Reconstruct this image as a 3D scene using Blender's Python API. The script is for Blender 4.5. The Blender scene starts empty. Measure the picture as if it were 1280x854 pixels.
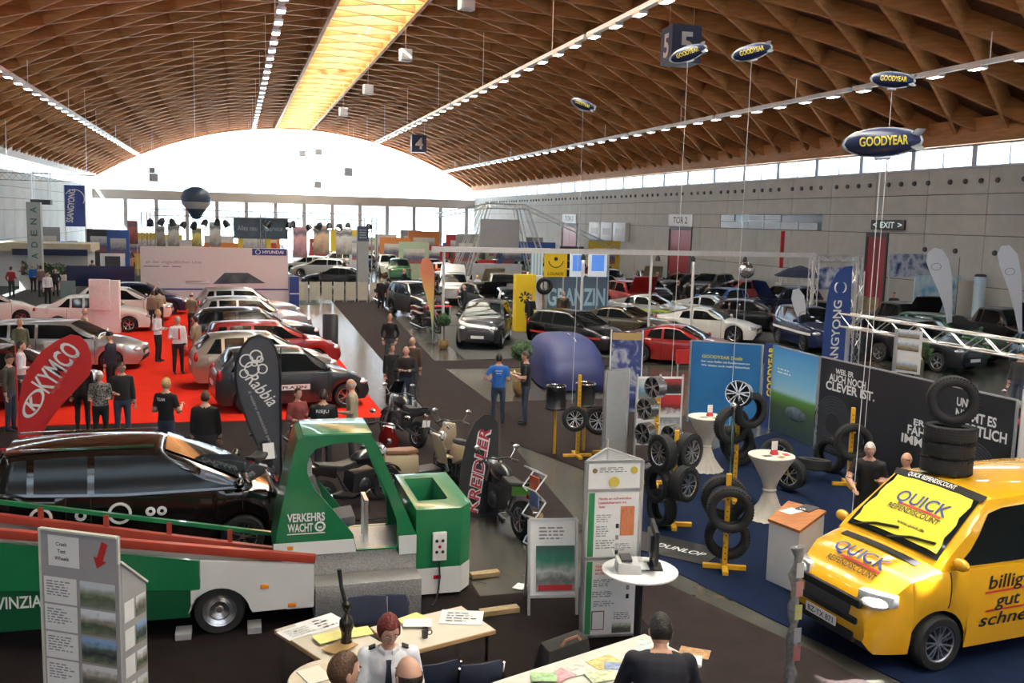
import bpy, bmesh, math, random
from mathutils import Matrix, Vector
PI = math.pi
random.seed(7)
R = math.radians
SC = bpy.context.scene
C = SC.collection

# ---------------------------------------------------------------- camera, sky, sun, exposure
FPX = 1200.0; CAMH = 5.0
YAW, PITCH, ROLL = R(16.18), R(7.18), R(1.45)
_fw = Vector((math.sin(YAW)*math.cos(PITCH), math.cos(YAW)*math.cos(PITCH), -math.sin(PITCH)))
_r0 = Vector((math.cos(YAW), -math.sin(YAW), 0)); _u0 = _r0.cross(_fw)
_r = math.cos(ROLL)*_r0 + math.sin(ROLL)*_u0
_u = -math.sin(ROLL)*_r0 + math.cos(ROLL)*_u0
cam_d = bpy.data.cameras.new('camera'); cam = bpy.data.objects.new('camera', cam_d); C.objects.link(cam)
cam_d.sensor_width = 36.0; cam_d.lens = 36.0*FPX/1280.0; cam_d.clip_end = 500; cam_d.clip_start = 0.05
cam.matrix_world = Matrix(((_r.x, _u.x, -_fw.x, 0), (_r.y, _u.y, -_fw.y, 0), (_r.z, _u.z, -_fw.z, CAMH), (0, 0, 0, 1)))
SC.camera = cam

def ray(px, py):
    return _fw + _r*((px-640)/FPX) - _u*((py-427)/FPX)
def G(px, py, z=0.0):                       # the point at height z seen at this pixel of the photograph
    d = ray(px, py); t = (z-CAMH)/d.z
    return Vector((d.x*t, d.y*t, z))
def GY(px, py, Y):                          # the point at distance Y along the hall
    d = ray(px, py); t = Y/d.y
    return Vector((d.x*t, Y, CAMH+d.z*t))
def GX(px, py, X):
    d = ray(px, py); t = X/d.x
    return Vector((X, d.y*t, CAMH+d.z*t))

w = bpy.data.worlds.new('sky'); SC.world = w; w.use_nodes = True
bg = w.node_tree.nodes['Background']
bg.inputs[0].default_value = (0.80, 0.90, 1.0, 1); bg.inputs[1].default_value = 5.0
sun_d = bpy.data.lights.new('sun', 'SUN'); sun_d.energy = 70.0; sun_d.angle = R(0.5); sun_d.color = (1, .95, .85)
sun = bpy.data.objects.new('sun', sun_d); C.objects.link(sun)
sun.rotation_euler = Vector((0.62, 0.25, -0.95)).to_track_quat('-Z', 'Y').to_euler()
LAMP_POWER = 27.0
vs = SC.view_settings
vs.view_transform = 'Standard'; vs.look = 'None'; vs.exposure = 0.12; vs.gamma = 1.0; vs.use_curve_mapping = False

# ---------------------------------------------------------------- materials
MATS = {}
def mat(name, col, rough=0.5, metal=0.0, coat=0.0, var=0.06, scale=8.0, bump=0.0, emit=0.0, spec=0.5, aniso=None):
    if name in MATS: return MATS[name]
    m = bpy.data.materials.new(name); m.use_nodes = True
    nt = m.node_tree; b = nt.nodes['Principled BSDF']
    col = (col[0], col[1], col[2], 1)
    b.inputs['Base Color'].default_value = col
    b.inputs['Roughness'].default_value = rough; b.inputs['Metallic'].default_value = metal
    b.inputs['Coat Weight'].default_value = coat; b.inputs['Coat Roughness'].default_value = 0.04
    b.inputs['Specular IOR Level'].default_value = spec
    if emit:
        b.inputs['Emission Color'].default_value = col; b.inputs['Emission Strength'].default_value = emit
    if var or bump:
        tc = nt.nodes.new('ShaderNodeTexCoord')
        n = nt.nodes.new('ShaderNodeTexNoise'); n.inputs['Scale'].default_value = scale; n.inputs['Detail'].default_value = 4
        nt.links.new(tc.outputs['Object'], n.inputs['Vector'])
        if var:
            r = nt.nodes.new('ShaderNodeValToRGB')
            r.color_ramp.elements[0].position = .3; r.color_ramp.elements[1].position = .7
            r.color_ramp.elements[0].color = tuple(max(0, c*(1-var)) for c in col[:3])+(1,)
            r.color_ramp.elements[1].color = tuple(min(1, c*(1+var)) for c in col[:3])+(1,)
            nt.links.new(n.outputs['Fac'], r.inputs['Fac']); nt.links.new(r.outputs['Color'], b.inputs['Base Color'])
        if bump:
            bp = nt.nodes.new('ShaderNodeBump'); bp.inputs['Strength'].default_value = bump; bp.inputs['Distance'].default_value = 0.02
            nt.links.new(n.outputs['Fac'], bp.inputs['Height']); nt.links.new(bp.outputs['Normal'], b.inputs['Normal'])
    MATS[name] = m
    return m
def ramp_mat(name, stops, scale=6.0, rough=0.5, detail=5, stretch=(1, 1, 1), kind='noise', distortion=0.0):
    """a printed picture or patterned surface: noise or gradient through a colour ramp"""
    if name in MATS: return MATS[name]
    m = bpy.data.materials.new(name); m.use_nodes = True; nt = m.node_tree; b = nt.nodes['Principled BSDF']
    b.inputs['Roughness'].default_value = rough
    tc = nt.nodes.new('ShaderNodeTexCoord'); mp = nt.nodes.new('ShaderNodeMapping'); mp.inputs['Scale'].default_value = stretch
    nt.links.new(tc.outputs['Object'], mp.inputs['Vector'])
    if kind == 'noise':
        n = nt.nodes.new('ShaderNodeTexNoise'); n.inputs['Scale'].default_value = scale; n.inputs['Detail'].default_value = detail
        n.inputs['Distortion'].default_value = distortion
        out = n.outputs['Fac']
    elif kind == 'wave':
        n = nt.nodes.new('ShaderNodeTexWave'); n.inputs['Scale'].default_value = scale; n.inputs['Distortion'].default_value = distortion
        n.inputs['Detail'].default_value = detail
        out = n.outputs['Fac']
    elif kind == 'gradient':
        n = nt.nodes.new('ShaderNodeSeparateXYZ'); out = n.outputs['Z']
    nt.links.new(mp.outputs['Vector'], n.inputs[0])
    r = nt.nodes.new('ShaderNodeValToRGB'); el = r.color_ramp.elements
    while len(el) < len(stops): el.new(0.5)
    for e, (p, c) in zip(el, stops): e.position = p; e.color = (c[0], c[1], c[2], 1)
    nt.links.new(out, r.inputs['Fac']); nt.links.new(r.outputs['Color'], b.inputs['Base Color'])
    MATS[name] = m
    return m
def scene_print(name, stops, amp=.25, scale=5.0, rough=.35):
    """a printed landscape: bands from bottom to top of the picture, broken up by noise"""
    if name in MATS: return MATS[name]
    m = bpy.data.materials.new(name); m.use_nodes = True; nt = m.node_tree; b = nt.nodes['Principled BSDF']; b.inputs['Roughness'].default_value = rough
    tc = nt.nodes.new('ShaderNodeTexCoord'); sp = nt.nodes.new('ShaderNodeSeparateXYZ'); n = nt.nodes.new('ShaderNodeTexNoise'); n.inputs['Scale'].default_value = scale; n.inputs['Detail'].default_value = 6
    mu = nt.nodes.new('ShaderNodeMath'); mu.operation = 'MULTIPLY_ADD'; mu.inputs[1].default_value = amp*2
    sub = nt.nodes.new('ShaderNodeMath'); sub.operation = 'SUBTRACT'; sub.inputs[1].default_value = amp
    nt.links.new(tc.outputs['Generated'], sp.inputs[0]); nt.links.new(tc.outputs['Generated'], n.inputs['Vector'])
    nt.links.new(n.outputs['Fac'], mu.inputs[0]); nt.links.new(sp.outputs['Z'], mu.inputs[2]); nt.links.new(mu.outputs[0], sub.inputs[0])
    r = nt.nodes.new('ShaderNodeValToRGB'); el = r.color_ramp.elements
    while len(el) < len(stops): el.new(.5)
    for e, (p, c) in zip(el, stops): e.position = p; e.color = (*c, 1)
    nt.links.new(sub.outputs[0], r.inputs['Fac']); nt.links.new(r.outputs['Color'], b.inputs['Base Color'])
    MATS[name] = m
    return m
def glass_mat(name, tint=(.9, .96, 1.0), refl=0.10):
    if name in MATS: return MATS[name]
    m = bpy.data.materials.new(name); m.use_nodes = True; nt = m.node_tree
    for n in list(nt.nodes): nt.nodes.remove(n)
    o = nt.nodes.new('ShaderNodeOutputMaterial'); mx = nt.nodes.new('ShaderNodeMixShader')
    t = nt.nodes.new('ShaderNodeBsdfTransparent'); g = nt.nodes.new('ShaderNodeBsdfGlossy')
    t.inputs[0].default_value = (*tint, 1); g.inputs['Roughness'].default_value = 0.02
    mx.inputs[0].default_value = refl*.5
    nt.links.new(t.outputs[0], mx.inputs[1]); nt.links.new(g.outputs[0], mx.inputs[2])
    nt.links.new(mx.outputs[0], o.inputs[0])
    MATS[name] = m
    return m

# ---------------------------------------------------------------- mesh builder
class MB:
    def __init__(s): s.v = []; s.f = []; s.m = []; s.M = Matrix.Identity(4); s.mi = 0
    def at(s, loc=(0, 0, 0), rz=0.0, M=None):
        s.M = M if M is not None else Matrix.Translation(loc) @ Matrix.Rotation(rz, 4, 'Z'); return s
    def add(s, vs, fs, mi=None):
        o = len(s.v); M = s.M
        s.v.extend((M @ Vector(p))[:] for p in vs)
        s.f.extend([tuple(i+o for i in q) for q in fs]); s.m.extend([s.mi if mi is None else mi]*len(fs)); return s
    def poly(s, pts, mi=None): return s.add(pts, [tuple(range(len(pts)))], mi)
    def box(s, c, d, mi=None, rz=0.0, taper=1.0):
        x, y, z = d[0]/2, d[1]/2, d[2]/2; cs, sn = math.cos(rz), math.sin(rz); vs = []
        for k, t in ((-1, 1.0), (1, taper)):
            for a, b in ((-1, -1), (1, -1), (1, 1), (-1, 1)):
                X, Y = a*x*t, b*y*t
                vs.append((c[0]+X*cs-Y*sn, c[1]+X*sn+Y*cs, c[2]+k*z))
        return s.add(vs, [(3, 2, 1, 0), (4, 5, 6, 7), (0, 1, 5, 4), (1, 2, 6, 5), (2, 3, 7, 6), (3, 0, 4, 7)], mi)
    def bx(s, x0, x1, y0, y1, z0, z1, mi=None):
        return s.box(((x0+x1)/2, (y0+y1)/2, (z0+z1)/2), (x1-x0, y1-y0, z1-z0), mi)
    def bar(s, p, q, wd, ht=None, mi=None, up=(0, 0, 1)):
        """a square bar from p to q"""
        p, q = Vector(p), Vector(q); ht = wd if ht is None else ht
        d = (q-p).normalized(); u = Vector(up)
        if abs(d.dot(u)) > .98: u = Vector((1, 0, 0))
        a = d.cross(u).normalized()*(wd/2); b = a.cross(d).normalized()*(ht/2)
        vs = [p-a-b, p+a-b, p+a+b, p-a+b, q-a-b, q+a-b, q+a+b, q-a+b]
        return s.add(vs, [(3, 2, 1, 0), (4, 5, 6, 7), (0, 1, 5, 4), (1, 2, 6, 5), (2, 3, 7, 6), (3, 0, 4, 7)], mi)
    def tube(s, pts, r, n=8, mi=None, caps=True, flat=1.0):
        pts = [Vector(p) for p in pts]; N = len(pts); rs = r if isinstance(r, (list, tuple)) else [r]*N
        vs = []; a0 = None
        for i, p in enumerate(pts):
            d = (pts[min(i+1, N-1)]-pts[max(i-1, 0)]).normalized()
            if a0 is None:
                u = Vector((0, 0, 1)) if abs(d.z) < .9 else Vector((1, 0, 0)); a = d.cross(u).normalized()
            else:
                a = (a0-d*a0.dot(d)).normalized()
            a0 = a; b = d.cross(a)
            for k in range(n):
                t = 2*PI*k/n; vs.append(p+a*(math.cos(t)*rs[i])+b*(math.sin(t)*rs[i]*flat))
        fs = [(i*n+k, i*n+(k+1) % n, (i+1)*n+(k+1) % n, (i+1)*n+k) for i in range(N-1) for k in range(n)]
        if caps: fs += [tuple(range(n))[::-1], tuple((N-1)*n+k for k in range(n))]
        return s.add(vs, fs, mi)
    def lathe(s, prof, n=16, mi=None, axis='z', c=(0, 0, 0), closed=False):
        """profile of (radius, height) turned about an axis through c"""
        vs = []
        for r, h in prof:
            for k in range(n):
                t = 2*PI*k/n; x, y = r*math.cos(t), r*math.sin(t)
                p = (x, y, h) if axis == 'z' else ((x, h, y) if axis == 'y' else (h, x, y))
                vs.append((p[0]+c[0], p[1]+c[1], p[2]+c[2]))
        N = len(prof); fs = []
        for i in range(N if closed else N-1):
            j = (i+1) % N
            for k in range(n):
                q = (i*n+k, i*n+(k+1) % n, j*n+(k+1) % n, j*n+k)
                fs.append(q if axis != 'y' else q[::-1])
        if not closed:
            if prof[0][0] > 1e-6: fs.append(tuple(range(n))[::-1] if axis != 'y' else tuple(range(n)))
            if prof[-1][0] > 1e-6:
                t = tuple((N-1)*n+k for k in range(n)); fs.append(t if axis != 'y' else t[::-1])
        return s.add(vs, fs, mi)
    def torus(s, Rr, r, n=24, m=10, mi=None, axis='z', c=(0, 0, 0), sq=1.0):
        prof = [(Rr+r*math.cos(2*PI*k/m), r*sq*math.sin(2*PI*k/m)) for k in range(m)]
        return s.lathe(prof, n, mi, axis, c, closed=True)
    def ball(s, c, r, n=12, m=8, mi=None):
        rx, ry, rz = (r, r, r) if not isinstance(r, (tuple, list)) else r
        vs = [(c[0], c[1], c[2]-rz)]
        for i in range(1, m):
            t = -PI/2+PI*i/m
            for k in range(n):
                p = 2*PI*k/n; vs.append((c[0]+rx*math.cos(t)*math.cos(p), c[1]+ry*math.cos(t)*math.sin(p), c[2]+rz*math.sin(t)))
        vs.append((c[0], c[1], c[2]+rz)); fs = []
        for k in range(n):
            fs.append((0, 1+(k+1) % n, 1+k)); b = 1+(m-2)*n; fs.append((b+k, b+(k+1) % n, len(vs)-1))
        for i in range(m-2):
            for k in range(n):
                a = 1+i*n; fs.append((a+k, a+(k+1) % n, a+n+(k+1) % n, a+n+k))
        return s.add(vs, fs, mi)
    def prism(s, poly, h0, h1, mi=None, plane='xy'):
        """a flat outline given depth: plane 'xy' extrudes along z, 'xz' along y, 'yz' along x"""
        n = len(poly); vs = []
        for h in (h0, h1):
            for a, b in poly:
                vs.append((a, b, h) if plane == 'xy' else ((a, h, b) if plane == 'xz' else (h, a, b)))
        fs = [tuple(range(n))[::-1], tuple(range(n, 2*n))]+[(i, (i+1) % n, n+(i+1) % n, n+i) for i in range(n)]
        return s.add(vs, fs, mi)
    def loft(s, rings, mi=None, caps=True, closed=True):
        n = len(rings[0]); vs = [p for r in rings for p in r]; K = n if closed else n-1
        fs = [(i*n+k, i*n+(k+1) % n, (i+1)*n+(k+1) % n, (i+1)*n+k) for i in range(len(rings)-1) for k in range(K)]
        if caps: fs += [tuple(range(n))[::-1], tuple((len(rings)-1)*n+k for k in range(n))]
        return s.add(vs, fs, mi)
    def mesh(s, name, mats, smooth=True, angle=40, bevel=0.0, fix=True):
        me = bpy.data.meshes.new(name); me.from_pydata([tuple(p) for p in s.v], [], s.f)
        for m in (mats if isinstance(mats, (list, tuple)) else [mats]): me.materials.append(m)
        me.polygons.foreach_set('material_index', s.m); me.update()
        if bevel or fix:
            bm = bmesh.new(); bm.from_mesh(me)
            if bevel:
                es = [e for e in bm.edges if len(e.link_faces) == 2 and e.calc_face_angle(0) > R(35)]
                bmesh.ops.bevel(bm, geom=es, offset=bevel, segments=2, affect='EDGES', profile=.6, clamp_overlap=True)
            bmesh.ops.recalc_face_normals(bm, faces=bm.faces)
            bm.to_mesh(me); bm.free()
        if smooth:
            me.polygons.foreach_set('use_smooth', [True]*len(me.polygons)); me.set_sharp_from_angle(angle=R(angle))
        return me
    def build(s, name, mats, parent=None, loc=None, rz=None, **kw):
        me = s.mesh(name, mats, **kw)
        return link(name, me, parent, loc, rz)
def link(name, me, parent=None, loc=None, rz=None):
    o = bpy.data.objects.new(name, me); C.objects.link(o)
    if parent is not None: o.parent = parent
    if loc is not None: o.location = loc
    if rz is not None: o.rotation_euler = (0, 0, rz)
    return o
def tag(o, label, cat, group=None, kind=None):
    o['label'] = label; o['category'] = cat
    if group: o['group'] = group
    if kind: o['kind'] = kind
    return o
def thing(name, label, cat, loc=(0, 0, 0), rz=0.0, group=None):
    o = bpy.data.objects.new(name, None); C.objects.link(o); o.empty_display_size = .2
    o.location = loc; o.rotation_euler = (0, 0, rz)
    return tag(o, label, cat, group)
def struct(o): o['kind'] = 'structure'; return o
def dup(root, loc=None, rz=None, label=None):
    r = root.copy(); C.objects.link(r)
    if loc is not None: r.location = loc
    if rz is not None: r.rotation_euler = (0, 0, rz)
    if label: r['label'] = label
    for ch in list(root.children):
        c = ch.copy(); C.objects.link(c); c.parent = r
        for g in list(ch.children):
            d = g.copy(); C.objects.link(d); d.parent = c
    return r
_TXT = {}
TMP = bpy.data.scenes.new('bench')            # a bench scene where shapes are evaluated, removed at the end
def bench_mesh(o):
    TMP.collection.objects.link(o); vl = TMP.view_layers[0]; vl.update(); ev = o.evaluated_get(vl.depsgraph); me = ev.to_mesh()
    out = ([v.co[:] for v in me.vertices], [tuple(p.vertices) for p in me.polygons], [p.center.copy() for p in me.polygons])
    ev.to_mesh_clear(); TMP.collection.objects.unlink(o); return out
def text_geo(txt, bold=0.0, shear=0.0, space=1.0):
    """outline of a line of lettering, 1 unit high, centred on the origin, as (verts, faces, width)"""
    k = (txt, bold, shear, space)
    if k in _TXT: return _TXT[k]
    cu = bpy.data.curves.new('lettering', 'FONT'); cu.body = txt; cu.size = 1.0; cu.offset = bold; cu.shear = shear
    cu.space_character = space; cu.resolution_u = 3; cu.align_x = 'CENTER'; cu.fill_mode = 'FRONT'
    o = bpy.data.objects.new('lettering', cu); vs, fs, _ = bench_mesh(o); bpy.data.objects.remove(o); bpy.data.curves.remove(cu)
    if vs:
        x0 = min(v[0] for v in vs); x1 = max(v[0] for v in vs); h = 0.69
        vs = [((v[0]-(x0+x1)/2)/h, v[1]/h-.5, 0) for v in vs]; wd = (x1-x0)/h
    else: wd = 1
    _TXT[k] = (vs, fs, wd); return _TXT[k]
def put_text(mb, txt, o, ux, uy, h, width=None, bold=0.02, shear=0.0, mi=None, space=1.0, warp=None):
    """lettering laid on a plane: o centre, ux reading direction, uy up direction, h cap height, width overall"""
    vs, fs, wd = text_geo(txt, bold, shear, space); ux, uy, o = Vector(ux).normalized(), Vector(uy).normalized(), Vector(o)
    sx = (width/wd) if width else h
    pts = [o+ux*(v[0]*sx)+uy*(v[1]*h) for v in vs]
    if warp: pts = [warp(p) for p in pts]
    mb.add(pts, fs, mi); return mb

# ================================================================= THE HALL
XL, XR, YN, YF = -18.3, 34.5, -14.0, 141.0
CX, HW, ZS, ZA = 8.1, 26.4, 9.4, 17.1
VR = (HW*HW+(ZA-ZS)**2)/(2*(ZA-ZS)); VZ = ZA-VR
AMAX = math.asin(HW/VR)
def vault(a, drop=0.0):                      # a point of the barrel roof at arc angle a
    return (CX+(VR-drop)*math.sin(a), VZ+(VR-drop)*math.cos(a))

concrete = mat('hall_floor_concrete', (.065, .063, .055), rough=.22, var=.18, scale=.9, bump=.02)
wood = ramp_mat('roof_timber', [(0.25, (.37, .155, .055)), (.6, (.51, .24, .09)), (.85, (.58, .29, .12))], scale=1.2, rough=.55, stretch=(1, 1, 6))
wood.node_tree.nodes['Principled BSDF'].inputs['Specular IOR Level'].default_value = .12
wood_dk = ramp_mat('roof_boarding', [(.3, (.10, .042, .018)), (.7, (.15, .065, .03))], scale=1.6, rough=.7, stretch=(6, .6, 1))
wall_m = mat('wall_panel_concrete', (.455, .475, .46), rough=.8, var=.07, scale=1.2, bump=.1)
wall_l = mat('wall_panel_pale', (.66, .72, .74), rough=.8, var=.06, scale=.6)  # daylight on the left wall is put into this pale tone
joint_m = mat('joint_shadow_grey', (.12, .12, .11), rough=.9)  # dark grey backing seen in the gaps between wall panels
alu = mat('aluminium', (.72, .73, .74), rough=.32, metal=.85, var=.05)
steel_grey = mat('painted_steel_grey', (.36, .37, .39), rough=.5)
white_p = mat('white_panel', (.84, .84, .83), rough=.5, var=.02)
black_p = mat('black_plastic', (.018, .018, .02), rough=.4, var=.1)
dark_grey = mat('dark_grey', (.06, .06, .065), rough=.55)
pane = glass_mat('window_glass')

fl = MB(); fl.bx(XL-.5, XR+.5, YN, YF+.5, -.4, 0); floor = struct(fl.build('floor', concrete, smooth=False))
ap = MB(); ap.bx(-160, 180, -120, 330, -.6, -.42)
apron = struct(ap.build('ground', mat('outdoor_paving', (.62, .61, .58), rough=.9, scale=.3), smooth=False))

DY_RIB, SLOPE, DEPTH, RW = 3.2, 1.81, 0.85, 0.17
# barrel roof: boarded shell with a glazed strip along the ridge
def shell(a0, a1, n=40):
    m = MB(); rings = []
    for i in range(n+1):
        a = a0+(a1-a0)*i/n; x, z = vault(a, -DEPTH); x2, z2 = vault(a, -DEPTH-.25)
        rings.append([(x, YN, z), (x, YF, z), (x2, YF, z2), (x2, YN, z2)])
    return m.loft(rings)
opal = bpy.data.materials.new('skylight_opal'); opal.use_nodes = True; _n = opal.node_tree
_p = _n.nodes['Principled BSDF']; _o = _n.nodes['Material Output']; _mx = _n.nodes.new('ShaderNodeMixShader'); _mx.inputs[0].default_value = .05
_tl = _n.nodes.new('ShaderNodeBsdfTranslucent'); _tl.inputs[0].default_value = (.95, .95, .90, 1); _tp = _n.nodes.new('ShaderNodeBsdfTransparent'); _tp.inputs[0].default_value = (.97, .95, .9, 1)
_n.links.new(_tl.outputs[0], _mx.inputs[1]); _n.links.new(_tp.outputs[0], _mx.inputs[2]); _n.links.new(_mx.outputs[0], _o.inputs[0]); _n.nodes.remove(_p)
A_S0, A_S1 = math.asin((5.7-CX)/VR), math.asin((10.5-CX)/VR)
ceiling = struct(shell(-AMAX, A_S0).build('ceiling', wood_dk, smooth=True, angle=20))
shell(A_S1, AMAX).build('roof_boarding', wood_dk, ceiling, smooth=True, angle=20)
m = MB(); nseg = 8
for k in range(31):
    y0 = YN+k*5.0; y1 = min(YF, y0+4.94)
    g = MB(); rings = []
    for i in range(3):
        a = A_S0+(A_S1-A_S0)*i/2; x, z = vault(a, -DEPTH-.14); x2, z2 = vault(a, -DEPTH-.17)
        rings.append([(x, y0, z), (x, y1, z), (x2, y1, z2), (x2, y0, z2)])
    g.loft(rings).build('skylight_pane', opal, ceiling)
for xs in (5.7, 10.5):
    a = math.asin((xs-CX)/VR); x, z = vault(a, 0); m = MB(); m.bx(x-.12, x+.12, YN, YF, z-.1, z+.95); m.build('skylight_edge_beam', wood, ceiling, smooth=False)
# diagonal timber ribs crossing to diamonds
ARC = 2*AMAX*VR; SPAN = ARC/SLOPE
y0 = YN-SPAN
while y0 < YF+1:
    for sgn in (1, -1):
        pts = []
        n = 26
        for i in range(n+1):
            t = i/n; y = y0+SPAN*t
            if YN+.1 <= y <= YF-.25: pts.append((t, y))
        # exact ends where the rib runs into an end wall
        for yy in (YN+.1, YF-.25):
            t = (yy-y0)/SPAN
            if 0 < t < 1: pts.append((t, yy))
        pts = sorted(set(pts))
        if len(pts) >= 2:
            mb = MB(); rings = []
            for t, y in pts:
                a = (-AMAX+2*AMAX*t)*sgn
                ca = math.cos(a); sa = math.sin(a)
                # rib side direction is square to its run (dy : ds = 1 : SLOPE)
                L = math.hypot(1, SLOPE); wy, ws = SLOPE/L*RW/2, -sgn*1/L*RW/2
                ring = []
                for dy, ds, dr in ((-wy, -ws, -DEPTH-.02), (wy, ws, -DEPTH-.02), (wy, ws, 0), (-wy, -ws, 0)):
                    a2 = a+ds/VR; x, z = vault(a2, dr); ring.append((x, min(max(y+dy, YN), YF), z))
                rings.append(ring)
            mb.loft(rings).build('rib', wood, ceiling, smooth=True, angle=30)
    y0 += DY_RIB
# pale transverse joint band seen as slivers between the ribs
mb = MB(); rings = []
for i in range(49):
    a = -AMAX+2*AMAX*i/48; x, z = vault(a, -.44); x2, z2 = vault(a, -.36)
    rings.append([(x, 84.8, z), (x, 85.2, z), (x2, 85.2, z2), (x2, 84.8, z2)])
mb.loft(rings).build('joint_band', mat('joint_band_white', (.8, .78, .72), rough=.6), ceiling)
# eaves beams
for nm, x0, x1 in (('eaves_beam', XL-.1, XL+.55), ('eaves_beam', XR-.55, XR+.1)):
    mb = MB(); mb.bx(x0, x1, YN, YF, 9.22, 10.4); mb.build(nm, wood if x0 > 0 else mat('eaves_white', (.74, .72, .68), rough=.6), ceiling, smooth=False)

# right-hand wall: concrete panels, clerestory, doors
wr = MB(); wr.bx(XR+.06, XR+.4, YN, YF, 0, 8.12); wall_right = struct(wr.build('wall_right', joint_m, smooth=False))
wl = MB(); wl.bx(XL-.4, XL-.06, YN, YF, 0, 8.12); wall_left = struct(wl.build('wall_left', joint_m, smooth=False))
ROWS = [(0.0, 2.4), (2.4, 4.84), (4.84, 5.84), (5.84, 6.84), (6.84, 8.1)]
DOORS = [(45.2, 47.1), (68.9, 73.0), (95.4, 100.2)]
def panel_wall(wall, x, sgn, m, doors):
    cache = {}
    ys = [YN+4.3*k for k in range(37)]
    for (z0, z1) in ROWS:
        y = 8.0 if z0 >= 2 else 20.0
        y = 25.57-4.2*5 if sgn > 0 else 0.0
        while y < YF-.1:
            y1 = min(y+4.2, YF)
            segs = [(y, y1)]
            if z1 <= 4.85:
                for d0, d1 in doors:
                    out = []
                    for a, b in segs:
                        if d1 <= a or d0 >= b: out.append((a, b))
                        else:
                            if a < d0-.1: out.append((a, d0))
                            if b > d1+.1: out.append((d1, b))
                    segs = out
            if 4.8 < z0 < 5 and sgn > 0:
                out = []
                for a, b in segs:
                    if b <= 51.6 or a >= 64.4: out.append((a, b))
                    else:
                        if a < 51.5: out.append((a, 51.55))
                        if b > 64.5: out.append((64.45, b))
                segs = out
            for a, b in segs:
                k = (round(b-a, 2), round(z1-z0, 2))
                if k not in cache:
                    mb = MB(); mb.bx(-.05, .05, .02, b-a-.02, .02, z1-z0-.02); cache[k] = mb.mesh('panel', m, smooth=False)
                o = link('panel', cache[k], wall, (x, a, z0))
            y = y1
panel_wall(wall_right, XR+.02, 1, wall_m, DOORS)
panel_wall(wall_left, XL-.02, -1, wall_l, [(78, 82)])
red_door = mat('red_door_paint', (.30, .022, .03), rough=.45)
for i, (a, b) in enumerate(DOORS):
    n = i+1
    fr = MB(); fr.bx(XR-.1, XR+.1, a, a+.12, 0, 4.84).bx(XR-.1, XR+.1, b-.12, b, 0, 4.84).bx(XR-.1, XR+.1, a+.12, b-.12, 4.6, 4.84)
    d = struct(fr.build('door_%d' % n, dark_grey, smooth=False))
    mid = (a+b)/2
    for p, q in ((a+.13, mid-.015), (mid+.015, b-.13)):
        lf = MB(); lf.bx(XR-.04, XR+.06, p, q, .02, 4.58); o = lf.build('door_leaf', red_door, d, smooth=False)
        h = MB(); h.bx(XR-.1, XR-.05, q-.2, q-.12, 1.0, 1.25); h.build('handle', alu, o, smooth=False)
# windows of the clerestory
def clerestory(n, x, sgn):
    fr = MB(); fr.bx(x-.08, x+.08, YN, YF, 8.1, 8.2).bx(x-.08, x+.08, YN, YF, 9.14, 9.24)
    o = struct(fr.build('window_%d' % n, mat('window_frame_grey', (.55, .57, .6), rough=.4), smooth=False))
    mm = MB(); mm.bx(-.05, .05, -.03, .03, 8.2, 9.14); post = mm.mesh('mullion', mat('mullion_grey', (.42, .46, .52), rough=.5), smooth=False)
    mm = MB(); mm.bx(-.09, .09, -.16, .16, 8.2, 9.14); big = mm.mesh('post', mat('post_grey', (.46, .56, .66), rough=.5), smooth=False)
    pn = MB(); pn.bx(-.01, .01, .03, 2.17, 8.2, 9.14); pm = pn.mesh('pane', pane, smooth=False)
    y = 4.0; k = 0
    while y < YF-1:
        link('post' if k % 2 == 0 else 'mullion', big if k % 2 == 0 else post, o, (x, y, 0)); link('pane', pm, o, (x, y, 0)); y += 2.2; k += 1
    return o
clerestory(1, XR, 1); clerestory(2, XL, -1)
# louvred window strip in the right wall
ws = MB(); ws.bx(XR, XR+.06, 51.55, 64.45, 4.86, 5.82)
lw = struct(ws.build('window_3', mat('strip_window_dark', (.05, .06, .07), rough=.15), smooth=False))
bl = MB(); bl.bx(XR-.06, XR, 0, 2.0, -.22, .22); blm = bl.mesh('blind', mat('blind_grey_blue', (.42, .48, .54), rough=.4), smooth=False)
for k, (y, z) in enumerate([(52, 5.1), (54.1, 5.1), (56.2, 5.1), (58.3, 5.1), (60.4, 5.1), (62.3, 5.1), (56.2, 5.58), (58.3, 5.58), (62.3, 5.58)]): link('blind', blm, lw, (0, y, z))
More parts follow.
